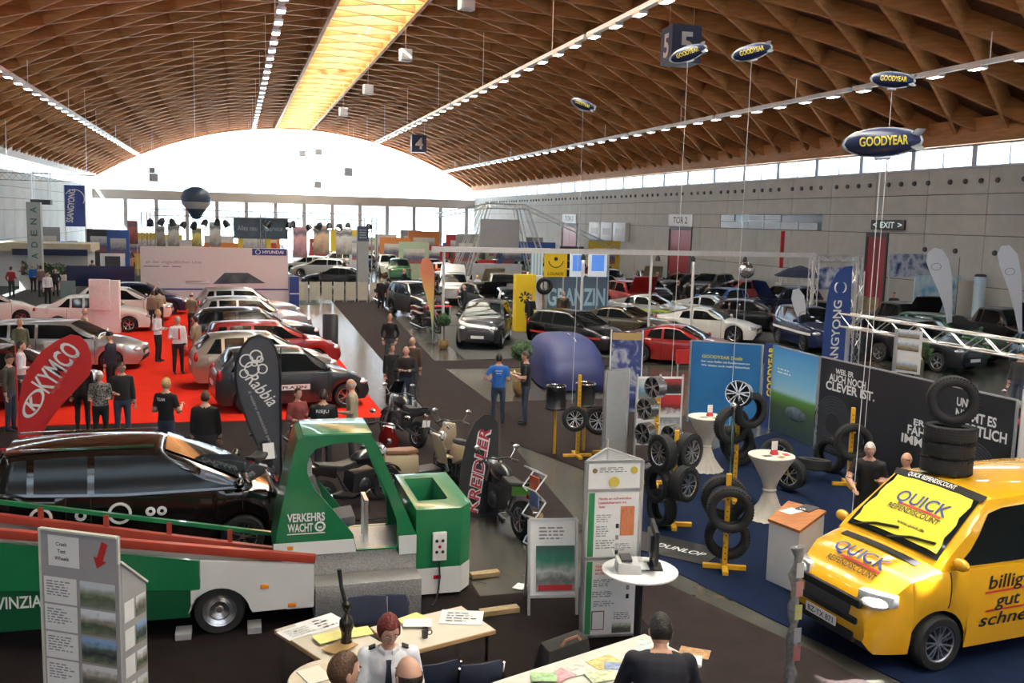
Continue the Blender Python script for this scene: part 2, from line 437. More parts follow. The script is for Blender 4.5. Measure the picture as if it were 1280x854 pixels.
# end walls: arch glass, beam, columns
def end_wall(nm, y, sgn):
    bm_ = MB(); bm_.bx(XL, XR, y-.35, y+.35, 6.56, 7.85)
    o = struct(bm_.build(nm, mat('end_beam_grey', (.45, .44, .42), rough=.6), smooth=False))
    pts = [(XR-.1, 7.85)]+[vault(AMAX-2*AMAX*i/40, .1) for i in range(41)]+[(XL+.1, 7.85)]
    g = MB(); g.prism(pts, y-.02, y+.02, plane='xz'); g.build('arch_pane', pane, o, smooth=False)
    xs = [-14.2+3.96*i for i in range(13)]
    cm = MB(); cm.box((0, 0, 3.28), (.5, .4, 6.56)); cme = cm.mesh('column', mat('end_column_grey', (.40, .40, .40), rough=.6), smooth=False)
    gm = MB(); gm.bx(.2, 3.76, -.02, .02, 0.05, 6.5); gme = gm.mesh('pane', pane, smooth=False)
    if sgn < 0:  # unseen end: lower part closed, slats added to shape light and reflections
        sw = MB(); sw.bx(XL, XR, y-.3, y+.1, 0, 6.56); sw.build('panel', wall_m, o, smooth=False)
        z = 8.2
        while z < 16.6:
            hw_ = math.sqrt(max(1, (VR-.1)**2-(z+.55-VZ)**2)) - .3
            lv = MB(); lv.bx(CX-hw_, CX+hw_, y+.1, y+.25, z, z+.5); lv.build('louvre', wood, o, smooth=False); z += 1.0
    for x in (xs if sgn > 0 else []):
        link('column', cme, o, (x, y, 0)); link('pane', gme, o, (x, y, 0))
    ar = MB(); rings = []
    for i in range(41):
        a = -AMAX+2*AMAX*i/40; x, z = vault(a, -DEPTH); x2, z2 = vault(a, .12)
        rings.append([(x, y-.2, z), (x, y+.15, z), (x2, y+.15, z2), (x2, y-.2, z2)])
    ar.loft(rings).build('arch_beam', wood, o)
    return o
end_wall('wall_far', YF, 1); end_wall('wall_near', YN, -1)

# ------------------------------------------------ lamp tracks under the roof: the hall's own light
lamp_glow = bpy.data.materials.new('lamp_glow'); lamp_glow.use_nodes = True
_b = lamp_glow.node_tree.nodes['Principled BSDF']; _b.inputs['Base Color'].default_value = (1, 1, 1, 1)
_b.inputs['Emission Color'].default_value = (.86, .95, 1.0, 1); _b.inputs['Emission Strength'].default_value = LAMP_POWER
lm = MB(); lm.bx(-.14, .14, -.30, .30, -.005, .0); lampm = lm.mesh('lamp', lamp_glow, smooth=False)
hm = MB(); hm.box((0, 0, .06), (.34, .72, .12)); housem = hm.mesh('lamp_housing', alu, smooth=False)
TRACKS = [(-10.3, 11.15, 'outer lamp track running along the left side of the vaulted timber roof'), (1.75, 12.5, 'inner lamp track hanging left of the bright ridge skylight'),
          (14.2, 12.5, 'inner lamp track hanging right of the bright ridge skylight'), (27.1, 11.12, 'outer lamp track hanging above the right-hand concrete wall')]
for x, z, lb in TRACKS:
    t = thing('lamp_track', lb, 'light fixture', (x, 0, z), 0, 'lamp tracks under the roof')
    seg = MB(); seg.bx(-.11, .11, 0, 12.7, .12, .3); sm = seg.mesh('track_rail', mat('track_white', (.75, .75, .75), rough=.4), smooth=False)
    rodm = None
    y = 0.0
    while y < 136:
        link('track_rail', sm, t, (0, y, 0)); y += 13.0
        zr = VZ+math.sqrt((VR-.8)**2-(x-CX)**2)-z
        if rodm is None:
            rr = MB(); rr.tube([(0, 0, .3), (0, 0, zr)], .022, 6); rodm = rr.mesh('rod', alu)
        link('rod', rodm, t, (0, y-8.5, 0))
    y = 1.2
    while y < 138:
        h = link('lamp_housing', housem, t, (0, y, 0)); link('lamp', lampm, h, (0, 0, -.002)); y += 2.3

# ================================================================= CARS (local +x is forward, origin on the ground at mid length)
def paint(name, col, metal=.35, rough=.28): return mat('paint_'+name, col, rough=rough, metal=metal, coat=.8, var=.02, scale=3)
car_glass = mat('car_glass_dark', (.010, .013, .014), rough=.05, var=0, spec=.22)
tyre_m = mat('tyre_rubber', (.016, .016, .017), rough=.75, var=.15, scale=30)
rim_m = mat('alloy_rim', (.62, .63, .65), rough=.25, metal=.9, var=.03)
under_m = mat('underbody_black', (.012, .012, .013), rough=.8)
lamp_clear = mat('headlamp_clear', (.75, .78, .80), rough=.08, metal=.5, var=.1, scale=20)
lamp_red = mat('tail_lamp_red', (.42, .012, .015), rough=.12, var=.05)
lamp_amber = mat('indicator_amber', (.75, .25, .02), rough=.2, var=.05)
chrome = mat('chrome', (.8, .8, .82), rough=.08, metal=1.0, var=0)
plate_m = mat('number_plate_white', (.82, .82, .80), rough=.4, var=.02)
seat_fab = mat('car_interior_dark', (.03, .03, .033), rough=.8)

def lerp(a, b, t): return a+(b-a)*t
def curve(pts, x):
    """smooth interpolation through (x, value) pairs"""
    if x <= pts[0][0]: return pts[0][1]
    for (x0, v0), (x1, v1) in zip(pts, pts[1:]):
        if x <= x1:
            t = (x-x0)/(x1-x0); return lerp(v0, v1, t)
    return pts[-1][1]
_WH = {}
def wheel_mesh(r, wd, spokes=5, style='alloy'):
    k = (round(r, 3), round(wd, 3), spokes, style)
    if k in _WH: return _WH[k]
    t = MB(); rr = r*.66; h = wd/2
    t.lathe([(rr, -h*.9), (rr*1.05, -h), (r*.93, -h), (r*.985, -h*.75), (r, -h*.3), (r, h*.3), (r*.985, h*.75), (r*.93, h), (rr*1.05, h), (rr, h*.9)], 28, 0, axis='y', closed=True)
    tm = t.mesh('tyre', tyre_m, angle=30)
    m = MB()
    m.lathe([(rr, -h*.92), (rr*.93, -h*.85), (rr*.90, -h*.2), (rr*.90, h*.2), (rr*.93, h*.85), (rr, h*.92)], 28, 0, axis='y', closed=True)
    for sd in (-1, 1):
        yo = h*.62*sd
        m.lathe([(.001, yo+.012*sd), (rr*.20, yo+.010*sd), (rr*.22, yo-.02*sd), (.001, yo-.02*sd)], 12, 0, axis='y')
        if style == 'steel':
            m.lathe([(rr*.2, yo), (rr*.55, yo+.025*sd), (rr*.7, yo-.01*sd), (rr*.92, yo+.01*sd), (rr*.92, yo-.02*sd), (rr*.2, yo-.02*sd)], 20, 0, axis='y', closed=True)
        else:
            for q in range(spokes):
                a = 2*PI*q/spokes
                for da in (-.13, .13):
                    c0, s0 = math.cos(a+da*.7), math.sin(a+da*.7); c1, s1 = math.cos(a+da*1.4), math.sin(a+da*1.4)
                    m.bar((c0*rr*.15, yo, s0*rr*.15), (c1*rr*.93, yo+.008*sd, s1*rr*.93), rr*.10, .03, 0, up=(0, 1, 0))
    m.lathe([(.001, -.02), (rr*.86, -.02), (rr*.86, .02), (.001, .02)], 20, 1, axis='y')
    rm = m.mesh('rim', [rim_m, under_m], angle=35)
    _WH[k] = (tm, rm); return _WH[k]

_WF = {}
def wheel_far(r):
    if r not in _WF:
        q = MB(); h = .107; q.lathe([(r*.64, -h), (r*.93, -h), (r, -h*.4), (r, h*.4), (r*.93, h), (r*.64, h)], 18, 0, axis='y', closed=True); q.lathe([(.001, -h*.8), (r*.66, -h*.8), (r*.66, h*.8), (r*.001, h*.8)], 18, 1, axis='y'); _WF[r] = q.mesh('wheel', [tyre_m, rim_m])
    return _WF[r]
BASE = dict(L=4.15, W=1.74, H=1.50, z0=.20, wb=2.55, wr=.315, fo=.82, nose=.62, hoodf=.76, cowl=.98, belt=.98, tail=1.02, deck=None,
            xc=1.02, xa=.12, xr=-1.55, xt=-2.0, spokes=5)
KINDS_CAR = dict(
    hatch=dict(), mini=dict(L=3.6, W=1.62, H=1.54, wb=2.38, fo=.68, xc=.95, xa=.22, xr=-1.38, xt=-1.72, cowl=1.0, belt=1.0, tail=1.05),
    mpv=dict(L=4.32, W=1.78, H=1.62, wb=2.70, fo=.86, xc=1.18, xa=.22, xr=-1.85, xt=-2.10, cowl=1.05, belt=1.04, tail=1.12, hoodf=.80),
    suv=dict(L=4.45, W=1.86, H=1.70, z0=.26, wb=2.66, wr=.36, fo=.86, nose=.75, hoodf=.95, cowl=1.12, belt=1.12, tail=1.18, xc=.90, xa=.12, xr=-1.80, xt=-2.15),
    wagon=dict(L=4.65, W=1.80, H=1.50, wb=2.70, fo=.90, xc=1.10, xa=.18, xr=-1.90, xt=-2.28),
    sedan=dict(L=4.6, W=1.80, H=1.46, wb=2.70, fo=.92, xc=1.08, xa=.22, xr=-1.05, xt=-1.75, deck=1.02),
    coupe=dict(L=4.5, W=1.84, H=1.36, z0=.17, wb=2.65, wr=.34, fo=.90, hoodf=.72, cowl=.92, belt=.90, tail=.98, xc=.95, xa=.08, xr=-.75, xt=-1.95, deck=.98),
    pickup=dict(L=4.9, W=1.85, H=1.78, z0=.30, wb=3.0, wr=.37, fo=.86, nose=.8, hoodf=1.0, cowl=1.12, belt=1.12, tail=1.12, xc=1.0, xa=.35, xr=-1.0, xt=-1.25, deck=1.10),
    van=dict(L=4.72, W=1.84, H=1.94, z0=.22, wb=2.92, wr=.325, fo=.88, nose=.72, hoodf=.90, cowl=1.18, belt=1.16, tail=1.18, xc=1.55, xa=.72, xr=-2.20, xt=-2.32, tumble=.16, spokes=7))

def car_shape(kind, **over):
    p = dict(BASE); p.update(KINDS_CAR.get(kind, {})); p.update(over); p.setdefault('tumble', .30)
    L, W, H = p['L'], p['W'], p['H']; h = L/2
    xw0 = h-p['fo']; xw1 = xw0-p['wb']; p['xw'] = (xw0, xw1)
    deck = p['deck']
    top = [(-h, .78 if deck is None else deck-.16), (-h+.04, p['tail']-.06 if deck is None else deck-.04), (-h+.16, p['tail'] if deck is None else deck),
           (p['xt'], p['tail'] if deck is None else deck), (lerp(p['xt'], p['xc'], .5), p['belt']), (p['xc'], p['cowl']), (lerp(p['xc'], h, .45), lerp(p['cowl'], p['hoodf'], .36)),
           (h-.28, p['hoodf']), (h-.12, lerp(p['hoodf'], p['nose'], .45)), (h-.03, p['nose']), (h, p['nose']-.12)]
    top = sorted(top); p['top'] = top
    def hw(x):
        s = x/h; a = abs(s)
        k = .30 if s > 0 else .18
        return W/2*(1-k*a**(5 if s > 0 else 7))
    def zb(x):
        z = p['z0']
        if x > h-.10: z = lerp(z, .36, (x-h+.10)/.10)
        if x < -h+.10: z = lerp(z, .40, (-h+.10-x)/.10)
        r = p['wr']*1.17
        for xw in p['xw']:
            d = abs(x-xw)
            if d < r: z = max(z, p['wr']+math.sqrt(r*r-d*d))
        return z
    xc, xa, xr, xt = p['xc'], p['xa'], p['xr'], p['xt']
    def zr(x):                               # roof line
        b = curve(top, x)
        if x >= xa:
            t = max(0, min(1, (xc-x)/(xc-xa))); return lerp(b, H-.035, t**.86)
        if x <= xr:
            t = max(0, min(1, (x-xt)/(xr-xt))); return lerp(b, H-.05, t**(.75 if deck is None else .8))
        t = (x-xr)/(xa-xr); return H-.05+.05*(1-(2*t-1.1)**2*.8)
    def side(x, z):                          # half width of the cabin at height z
        b = curve(top, x)-.015; return hw(x)*.945-max(0, z-b)*p['tumble']
    p.update(hw=hw, zb=zb, zr=zr, side=side, h=h); return p

_CARS = {}; CAR_LOG = []
def car(name, label, kind, paint_m, loc, rz, group=None, **kw):
    p = dict(BASE); p.update(KINDS_CAR.get(kind, {})); p.update({k: v for k, v in kw.items() if k in p}); CAR_LOG.append((label, loc[0], loc[1], rz, p['L'], p['W']))
    key = (kind, paint_m.name, tuple(sorted(kw.items())))
    if key in _CARS:
        t = dup(_CARS[key], loc, rz, label)
        if group: t['group'] = group
        return t
    _CARS[key] = t = build_car(name, label, kind, paint_m, loc, rz, group, **kw); return t
def build_car(name, label, kind, paint_m, loc, rz, group=None, detail=1, open_hood=False, plate=True, rim_style='alloy', tint=None, open_boot=False, **over):
    p = car_shape(kind, **over); h, W, H = p['h'], p['W'], p['H']; top = p['top']; hw, zb, zr, side = p['hw'], p['zb'], p['zr'], p['side']
    t = thing(name, label, 'car' if kind != 'van' else 'van', loc, rz, group)
    xs = set([-h, -h+.03, -h+.08, -h+.16, h, h-.02, h-.06, h-.12, h-.2, h-.28])
    n = 22 if detail < 2 else 40
    for i in range(1, n): xs.add(-h+2*h*i/n)
    for xw in p['xw']:
        r = p['wr']*1.17; k = 8 if detail < 2 else 14
        for i in range(k+1): xs.add(xw-r*math.cos(PI*i/k))
        xs.add(xw-r-.004); xs.add(xw+r+.004)
    xs = sorted(xs); ys = [xs[0]]
    for x in xs:
        if x-ys[-1] > .0035: ys.append(x)
    xs = ys
    m = MB(); rings = []
    for x in xs:
        w_, b, tp = hw(x), zb(x), curve(top, x); z0 = p['z0']+.03
        b = min(b, tp-.08); z0 = min(max(z0, zb(x)-.0) if abs(x) > h-.09 else z0, b)
        mid = tp-b
        half = [(0, z0), (w_-.27, z0), (w_-.27, b), (w_*.955, b), (w_*.99, b+mid*.22), (w_, b+mid*.5), (w_*.985, b+mid*.78), (w_*.955, tp-.03), (w_*.90, tp+.0), (w_*.55, tp+.025), (0, tp+.035)]
        ring = [(x, y, z) for y, z in half]+[(x, -y, z) for y, z in half[-2:0:-1]]
        rings.append(ring)
    n = len(rings[0])
    m.loft(rings)
    # wheel wells and floor are black
    fi = 0
    for i in range(len(rings)-1):
        for k in range(n):
            if k in (0, 1, 2, n-1, n-2, n-3): m.m[fi] = 1
            fi += 1
    body = None
    # cabin
    xc, xa, xr, xt = p['xc'], p['xa'], p['xr'], p['xt']
    cs = [xt-.02+.001]+[lerp(xt, xr, u) for u in (.15, .35, .6, .85, 1)]+[lerp(xr, xa, u) for u in (.06, .15, .3, .45, .6, .75, .88, .95, 1)]+[lerp(xa, xc, u) for u in (.12, .3, .5, .7, .88, 1)]
    rings = []
    for x in cs:
        b = curve(top, x)-.02; zt = max(zr(x), b+.004); hh = zt-b
        w0, w1 = side(x, b), side(x, zt); e = min(.07, hh*.5)
        half = [(w0, b), (lerp(w0, w1, .5), b+hh*.5), (lerp(w0, w1, .86)-.004, b+hh*.86), (w1-e*.55, zt-e*.28), (w1-e*1.7, zt), (w1*.45, zt+min(.03, hh*.3)), (0, zt+min(.038, hh*.4))]
        rings.append([(x, y, z) for y, z in half]+[(x, -y, z) for y, z in half[-2::-1]])
    m.loft(rings, 0, caps=False, closed=False)
    body = m.build('body', [paint_m, under_m], t, angle=38)
    # window panes standing a little proud of the cabin
    gl = tint or car_glass
    def pane_side(nm, sgn, xb0, xb1, xt0, xt1, v0=.10, v1=.86):
        q = MB(); nu, nv = 6, 4; vs = []
        for j in range(nv+1):
            v = j/nv
            for i in range(nu+1):
                u = i/nu; x = lerp(lerp(xb0, xb1, u), lerp(xt0, xt1, u), v)
                b = curve(top, x)-.015; hh = zr(x)-b; z = b+.035+(hh*v1-.035)*v
                vs.append((x, sgn*(side(x, z)+.007), z))
        fs = [(j*(nu+1)+i, j*(nu+1)+i+1, (j+1)*(nu+1)+i+1, (j+1)*(nu+1)+i) for j in range(nv) for i in range(nu)]
        q.add(vs, fs); return q.build(nm, gl, t, angle=60)
    pil = .045
    if kind in ('coupe', 'pickup'): cuts = [xt*.62+.1 if kind == 'coupe' else xr+.05, lerp(xr, xa, .30), xc-.12]
    else: cuts = [lerp(xt, xr, .55), lerp(xr, xa, .18), lerp(xr, xa, .56), xc-.10]
    for sgn in (1, -1):
        for i in range(len(cuts)-1):
            a, b = cuts[i]+pil, cuts[i+1]-pil
            ta, tb = max(a, xr+.10), min(b, xa+.10)
            if i == len(cuts)-2: tb = xa+.06
            if i == 0 and kind == 'coupe': ta = max(xr-.2, a)
            if detail >= 1 or sgn*1 < 99: pane_side('side_window', sgn, a, b, ta, tb)
    def pane_top(nm, x0, x1, n=6, inset=.10):
        q = MB(); vs = []; k = 8
        for j in range(n+1):
            x = lerp(x0, x1, j/n); b = curve(top, x)-.02; zt = max(zr(x), b+.004); hh = zt-b; w1 = side(x, zt)-inset
            for i in range(k+1):
                y = w1*(2*i/k-1); u = abs(y)/max(side(x, zt), .01)
                z = zt+min(.038, hh*.4)*(1-u*u*.9); vs.append((x, y, z+.009))
        fs = [(j*(k+1)+i, j*(k+1)+i+1, (j+1)*(k+1)+i+1, (j+1)*(k+1)+i) for j in range(n) for i in range(k)]
        q.add(vs, fs); return q.build(nm, gl, t, angle=60)
    pane_top('windscreen', lerp(xc, xa, .05), lerp(xc, xa, .93))
    pane_top('rear_window', lerp(xt, xr, .12), lerp(xt, xr, .92))
    # wheels
    tm, rm = wheel_mesh(p['wr'], .215, p['spokes'], rim_style)
    for xw in p['xw']:
        for sgn in (1, -1):
            o = link('wheel', tm if detail else wheel_far(p['wr']), t, (xw, sgn*(W/2-.125), p['wr']))
            if detail: link('rim', rm, o)
    # lamps, grille, plates, mirrors
    zl = lerp(p['nose'], p['hoodf'], .62)-.05
    def lampobj(nm, c, r, mt): q = MB(); q.ball(c, r, 10, 6); q.build(nm, mt, t)
    for sgn in (1, -1):
        xh = h-.20; lampobj('headlight', (xh, sgn*(hw(xh)*.80), zl), (.19, .17, .085), lamp_clear)
        xh = -h+.10; zt_ = (p['tail'] if p['deck'] is None else p['deck'])
        lampobj('tail_light', (xh, sgn*(hw(xh)*.90), zt_-.10), (.08, .10, .16 if p['deck'] is None else .09), lamp_red)
        if detail < 1: continue
        q = MB(); xm = xc-.16; q.ball((xm, sgn*(hw(xm)+.06), curve(top, xm)+.09), (.07, .11, .075), 10, 6); q.bar((xm, sgn*(hw(xm)*.92), curve(top, xm)), (xm, sgn*(hw(xm)+.04), curve(top, xm)+.08), .04)
        q.build('mirror', paint_m, t)
    zg = p['nose']-.06
    q = MB(); q.box((h-.035, 0, zg-.0), (.10, W*.42, .13)); q.build('grille', dark_grey, t, bevel=.02)
    q = MB(); q.box((h-.03, 0, .36), (.10, W*.52, .12)); q.build('air_intake', under_m, t, bevel=.02)
    if plate:
        q = MB(); q.box((h+.022, 0, .50), (.012, .50, .11)); q.build('number_plate', plate_m, t)
        if detail >= 1: q = MB(); q.box((-h-.014, 0, .72 if kind != 'coupe' else .55), (.03, .50, .11)); q.build('number_plate', plate_m, t)
    if detail >= 1:
        # door shut lines, handles and a sill strip
        for sgn in (1, -1):
            for xd in ([xc-.10-.02, lerp(xr, xa, .56), p['xw'][1]+.36] if kind not in ('coupe', 'pickup') else [xc-.15, lerp(xr, xa, .28)]):
                q = MB(); tp = curve(top, xd); b = zb(xd)
                pts = [(xd, sgn*(hw(xd)*f+.003), z) for f, z in ((.97, b+.04), (.99, b+(tp-b)*.22), (1.0, b+(tp-b)*.5), (.985, b+(tp-b)*.78), (.957, tp-.03))]
                q.loft([[(x-.006, y+.002*sgn, z), (x+.006, y+.002*sgn, z), (x+.006, y-.01*sgn, z), (x-.006, y-.01*sgn, z)] for x, y, z in pts]); q.build('shut_line', under_m, t, smooth=False)
        for sgn in (1, -1):
            for xd in ((lerp(xr, xa, .63), lerp(xr, xa, .22)) if kind != 'coupe' else (lerp(xr, xa, .4),)):
                q = MB(); q.box((xd, sgn*(hw(xd)*.985+.015), curve(top, xd)-.16), (.19, .03, .03)); q.build('door_handle', paint_m, t, bevel=.008)
    if open_hood:
        q = MB(); hl = h-.25-xc; rings = []
        for i in range(7):
            u = i/6; d = hl*u; xx = xc+.02+d*math.cos(R(58)); zz = p['cowl']+.03+d*math.sin(R(58)); ww = W*.43*(1-.12*u*u)
            rings.append([(xx, -ww, zz), (xx, -ww*.5, zz+.03), (xx, 0, zz+.035), (xx, ww*.5, zz+.03), (xx, ww, zz), (xx+.03, ww*.95, zz-.025), (xx+.03, 0, zz-.01), (xx+.03, -ww*.95, zz-.025)])
        q.loft(rings); q.build('raised_bonnet', paint_m, t)
        q = MB(); q.bx(xc+.1, h-.4, -W*.36, W*.36, p['hoodf'], p['hoodf']+.06); q.box((xc+.45, .1, p['hoodf']+.1), (.5, .6, .14)); q.build('engine', under_m, t, bevel=.03)
    if open_boot:
        q = MB(); q.box((xr-.35, 0, H+.22), (.95, W*.72, .05)); q.build('tailgate', paint_m, t, bevel=.02)
    return t
def face(p, q): return math.atan2(q[1]-p[1], q[0]-p[0])
def car_between(rear_px, front_px, z=0): # ground points of a car's tail and nose on its near side
    return G(*rear_px), G(*front_px)

# ================================================================= PEOPLE (local +x is the way they face, origin between the feet)
from mathutils import kdtree
def cloth(name, col, rough=.85): return mat('cloth_'+name, col, rough=rough, var=.12, scale=14, bump=.15)
SKIN = mat('skin', (.55, .31, .22), rough=.5, var=.06, scale=20)
SKIN2 = mat('skin_tanned', (.42, .22, .15), rough=.5, var=.06, scale=20)
shoe_m = mat('shoe_leather_black', (.012, .012, .012), rough=.4)
eye_w = mat('eye_white', (.7, .68, .65), rough=.2, var=0); eye_d = mat('eye_dark', (.03, .02, .015), rough=.1, var=0); lip_m = mat('lip', (.36, .11, .09), rough=.4, var=0)
def hair_m(name, col): return mat('hair_'+name, col, rough=.55, var=.35, scale=60, bump=.5)
HAIR = dict(black=hair_m('black', (.012, .010, .009)), brown=hair_m('brown', (.09, .04, .018)), blond=hair_m('blond', (.48, .30, .12)), grey=hair_m('grey', (.45, .43, .40)), white=hair_m('white', (.72, .70, .66)), red=hair_m('red', (.16, .022, .018)), dark=hair_m('dark_brown', (.035, .02, .012)))

def _head_pt(th, ph, s=1.0):
    """a point of the head: th around from the nose, ph up from -90 to 90 degrees"""
    x, y, z = math.cos(ph)*math.cos(th), math.cos(ph)*math.sin(th), math.sin(ph)
    X, Y, Z = x*.098, y*.077, z*.122
    if z < 0:                                   # jaw narrows and the chin comes forward
        k = 1-.30*(-z)**1.2; Y *= k; X = X*(1-.12*(-z)) + .018*(-z)*max(0, x)
        if x < 0: X *= 1-.35*(-z)
    if x > .3:
        f = (x-.3)/.7
        if abs(y) < .75: X -= .006*f*math.exp(-((z-.08)/.12)**2)*math.exp(-((abs(y)-.38)/.18)**2)*2.0   # eye sockets
        X += .004*f*math.exp(-((z-.30)/.12)**2)                                                           # brow
    return Vector((X*s, Y*s, Z*s))
def add_head(mb, M, s=1.0, fine=False, mi=0, glasses=False):
    n, m_ = (28, 20) if fine else (16, 12)
    old = mb.M; mb.M = M
    rings = []
    for j in range(1, m_):
        ph = -PI/2+PI*j/m_; rings.append([_head_pt(2*PI*k/n, ph, s) for k in range(n)])
    mb.loft(rings, mi)
    # nose
    mb.loft([[(.098*s, 0, .030*s), (.094*s, .008*s, .028*s), (.090*s, 0, .020*s), (.094*s, -.008*s, .028*s)], [(.113*s, 0, -.012*s), (.100*s, .015*s, -.016*s), (.090*s, 0, -.030*s), (.100*s, -.015*s, -.016*s)], [(.102*s, 0, -.026*s), (.098*s, .010*s, -.027*s), (.090*s, 0, -.032*s), (.098*s, -.010*s, -.027*s)]], mi)
    for sg in (1, -1):
        mb.ball((-.005*s, sg*.078*s, -.005*s), (.018*s, .010*s, .030*s), 8, 6, mi)          # ear
        mb.ball((.083*s, sg*.030*s, .012*s), (.010*s, .014*s, .008*s), 8, 5, mi+4)            # eye
        mb.ball((.0905*s, sg*.030*s, .012*s), (.0035*s, .006*s, .006*s), 6, 4, mi+5)
        mb.box((.092*s, sg*.030*s, .034*s), (.008*s, .032*s, .006*s), 7)                       # brow
    mb.ball((.089*s, 0, -.056*s), (.010*s, .024*s, .007*s), 8, 5, mi+6)                      # mouth
    mb.M = old
def hair_obj(style, m, M, parent, s=1.0, fine=False):
    q = MB(); q.M = M; n, k = (28, 14) if fine else (16, 9)
    if style == 'cap':
        q.lathe([(.086*s, .035*s), (.094*s, .07*s), (.080*s, .115*s), (.04*s, .135*s), (.001, .138*s)], 16)
        q.loft([[(.06*s, -.07*s, .045*s), (.06*s, .07*s, .045*s), (.06*s, .07*s, .055*s), (.06*s, -.07*s, .055*s)], [(.17*s, -.05*s, .03*s), (.17*s, .05*s, .03*s), (.17*s, .05*s, .04*s), (.17*s, -.05*s, .04*s)]])
        return q.build('cap', m, parent)
    rings = []; up = 1.09
    for j in range(k+1):
        ring = []
        for i in range(n):
            th = 2*PI*i/n; f = math.cos(th)
            if style == 'bald': lo, hi = (-.25 if f < .25 else .10), .22
            elif style == 'long': lo, hi = (-1.25 if f < .15 else lerp(.72, -.9, max(0, (.55-f)/.4)) if f < .55 else .72), PI/2
            elif style == 'bob': lo, hi = (-.85 if f < .30 else lerp(.60, -.75, max(0, (.62-f)/.32)) if f < .62 else .60), PI/2
            else: lo, hi = (-.50 if f < -.1 else lerp(.62, -.35, max(0, (.45-f)/.55)) if f < .45 else .62), PI/2
            ph = lerp(lo, hi, j/k)
            v = _head_pt(th, min(ph, PI/2), s)
            g = up if style not in ('long', 'bob') else (1.16 if ph < .4 else 1.13)
            g += .02*math.sin(th*7+j*1.3)
            if style == 'bald': g = 1.04
            v = Vector((v.x*g-.004*s, v.y*g, v.z*(g if ph > 0 else 1.0)))
            if style == 'long' and ph < -.3: v.x -= .02*s
            ring.append(v)
        rings.append(ring)
    q.loft(rings, caps=(style not in ('bald',)))
    return q.build('hair', m, parent, angle=80)

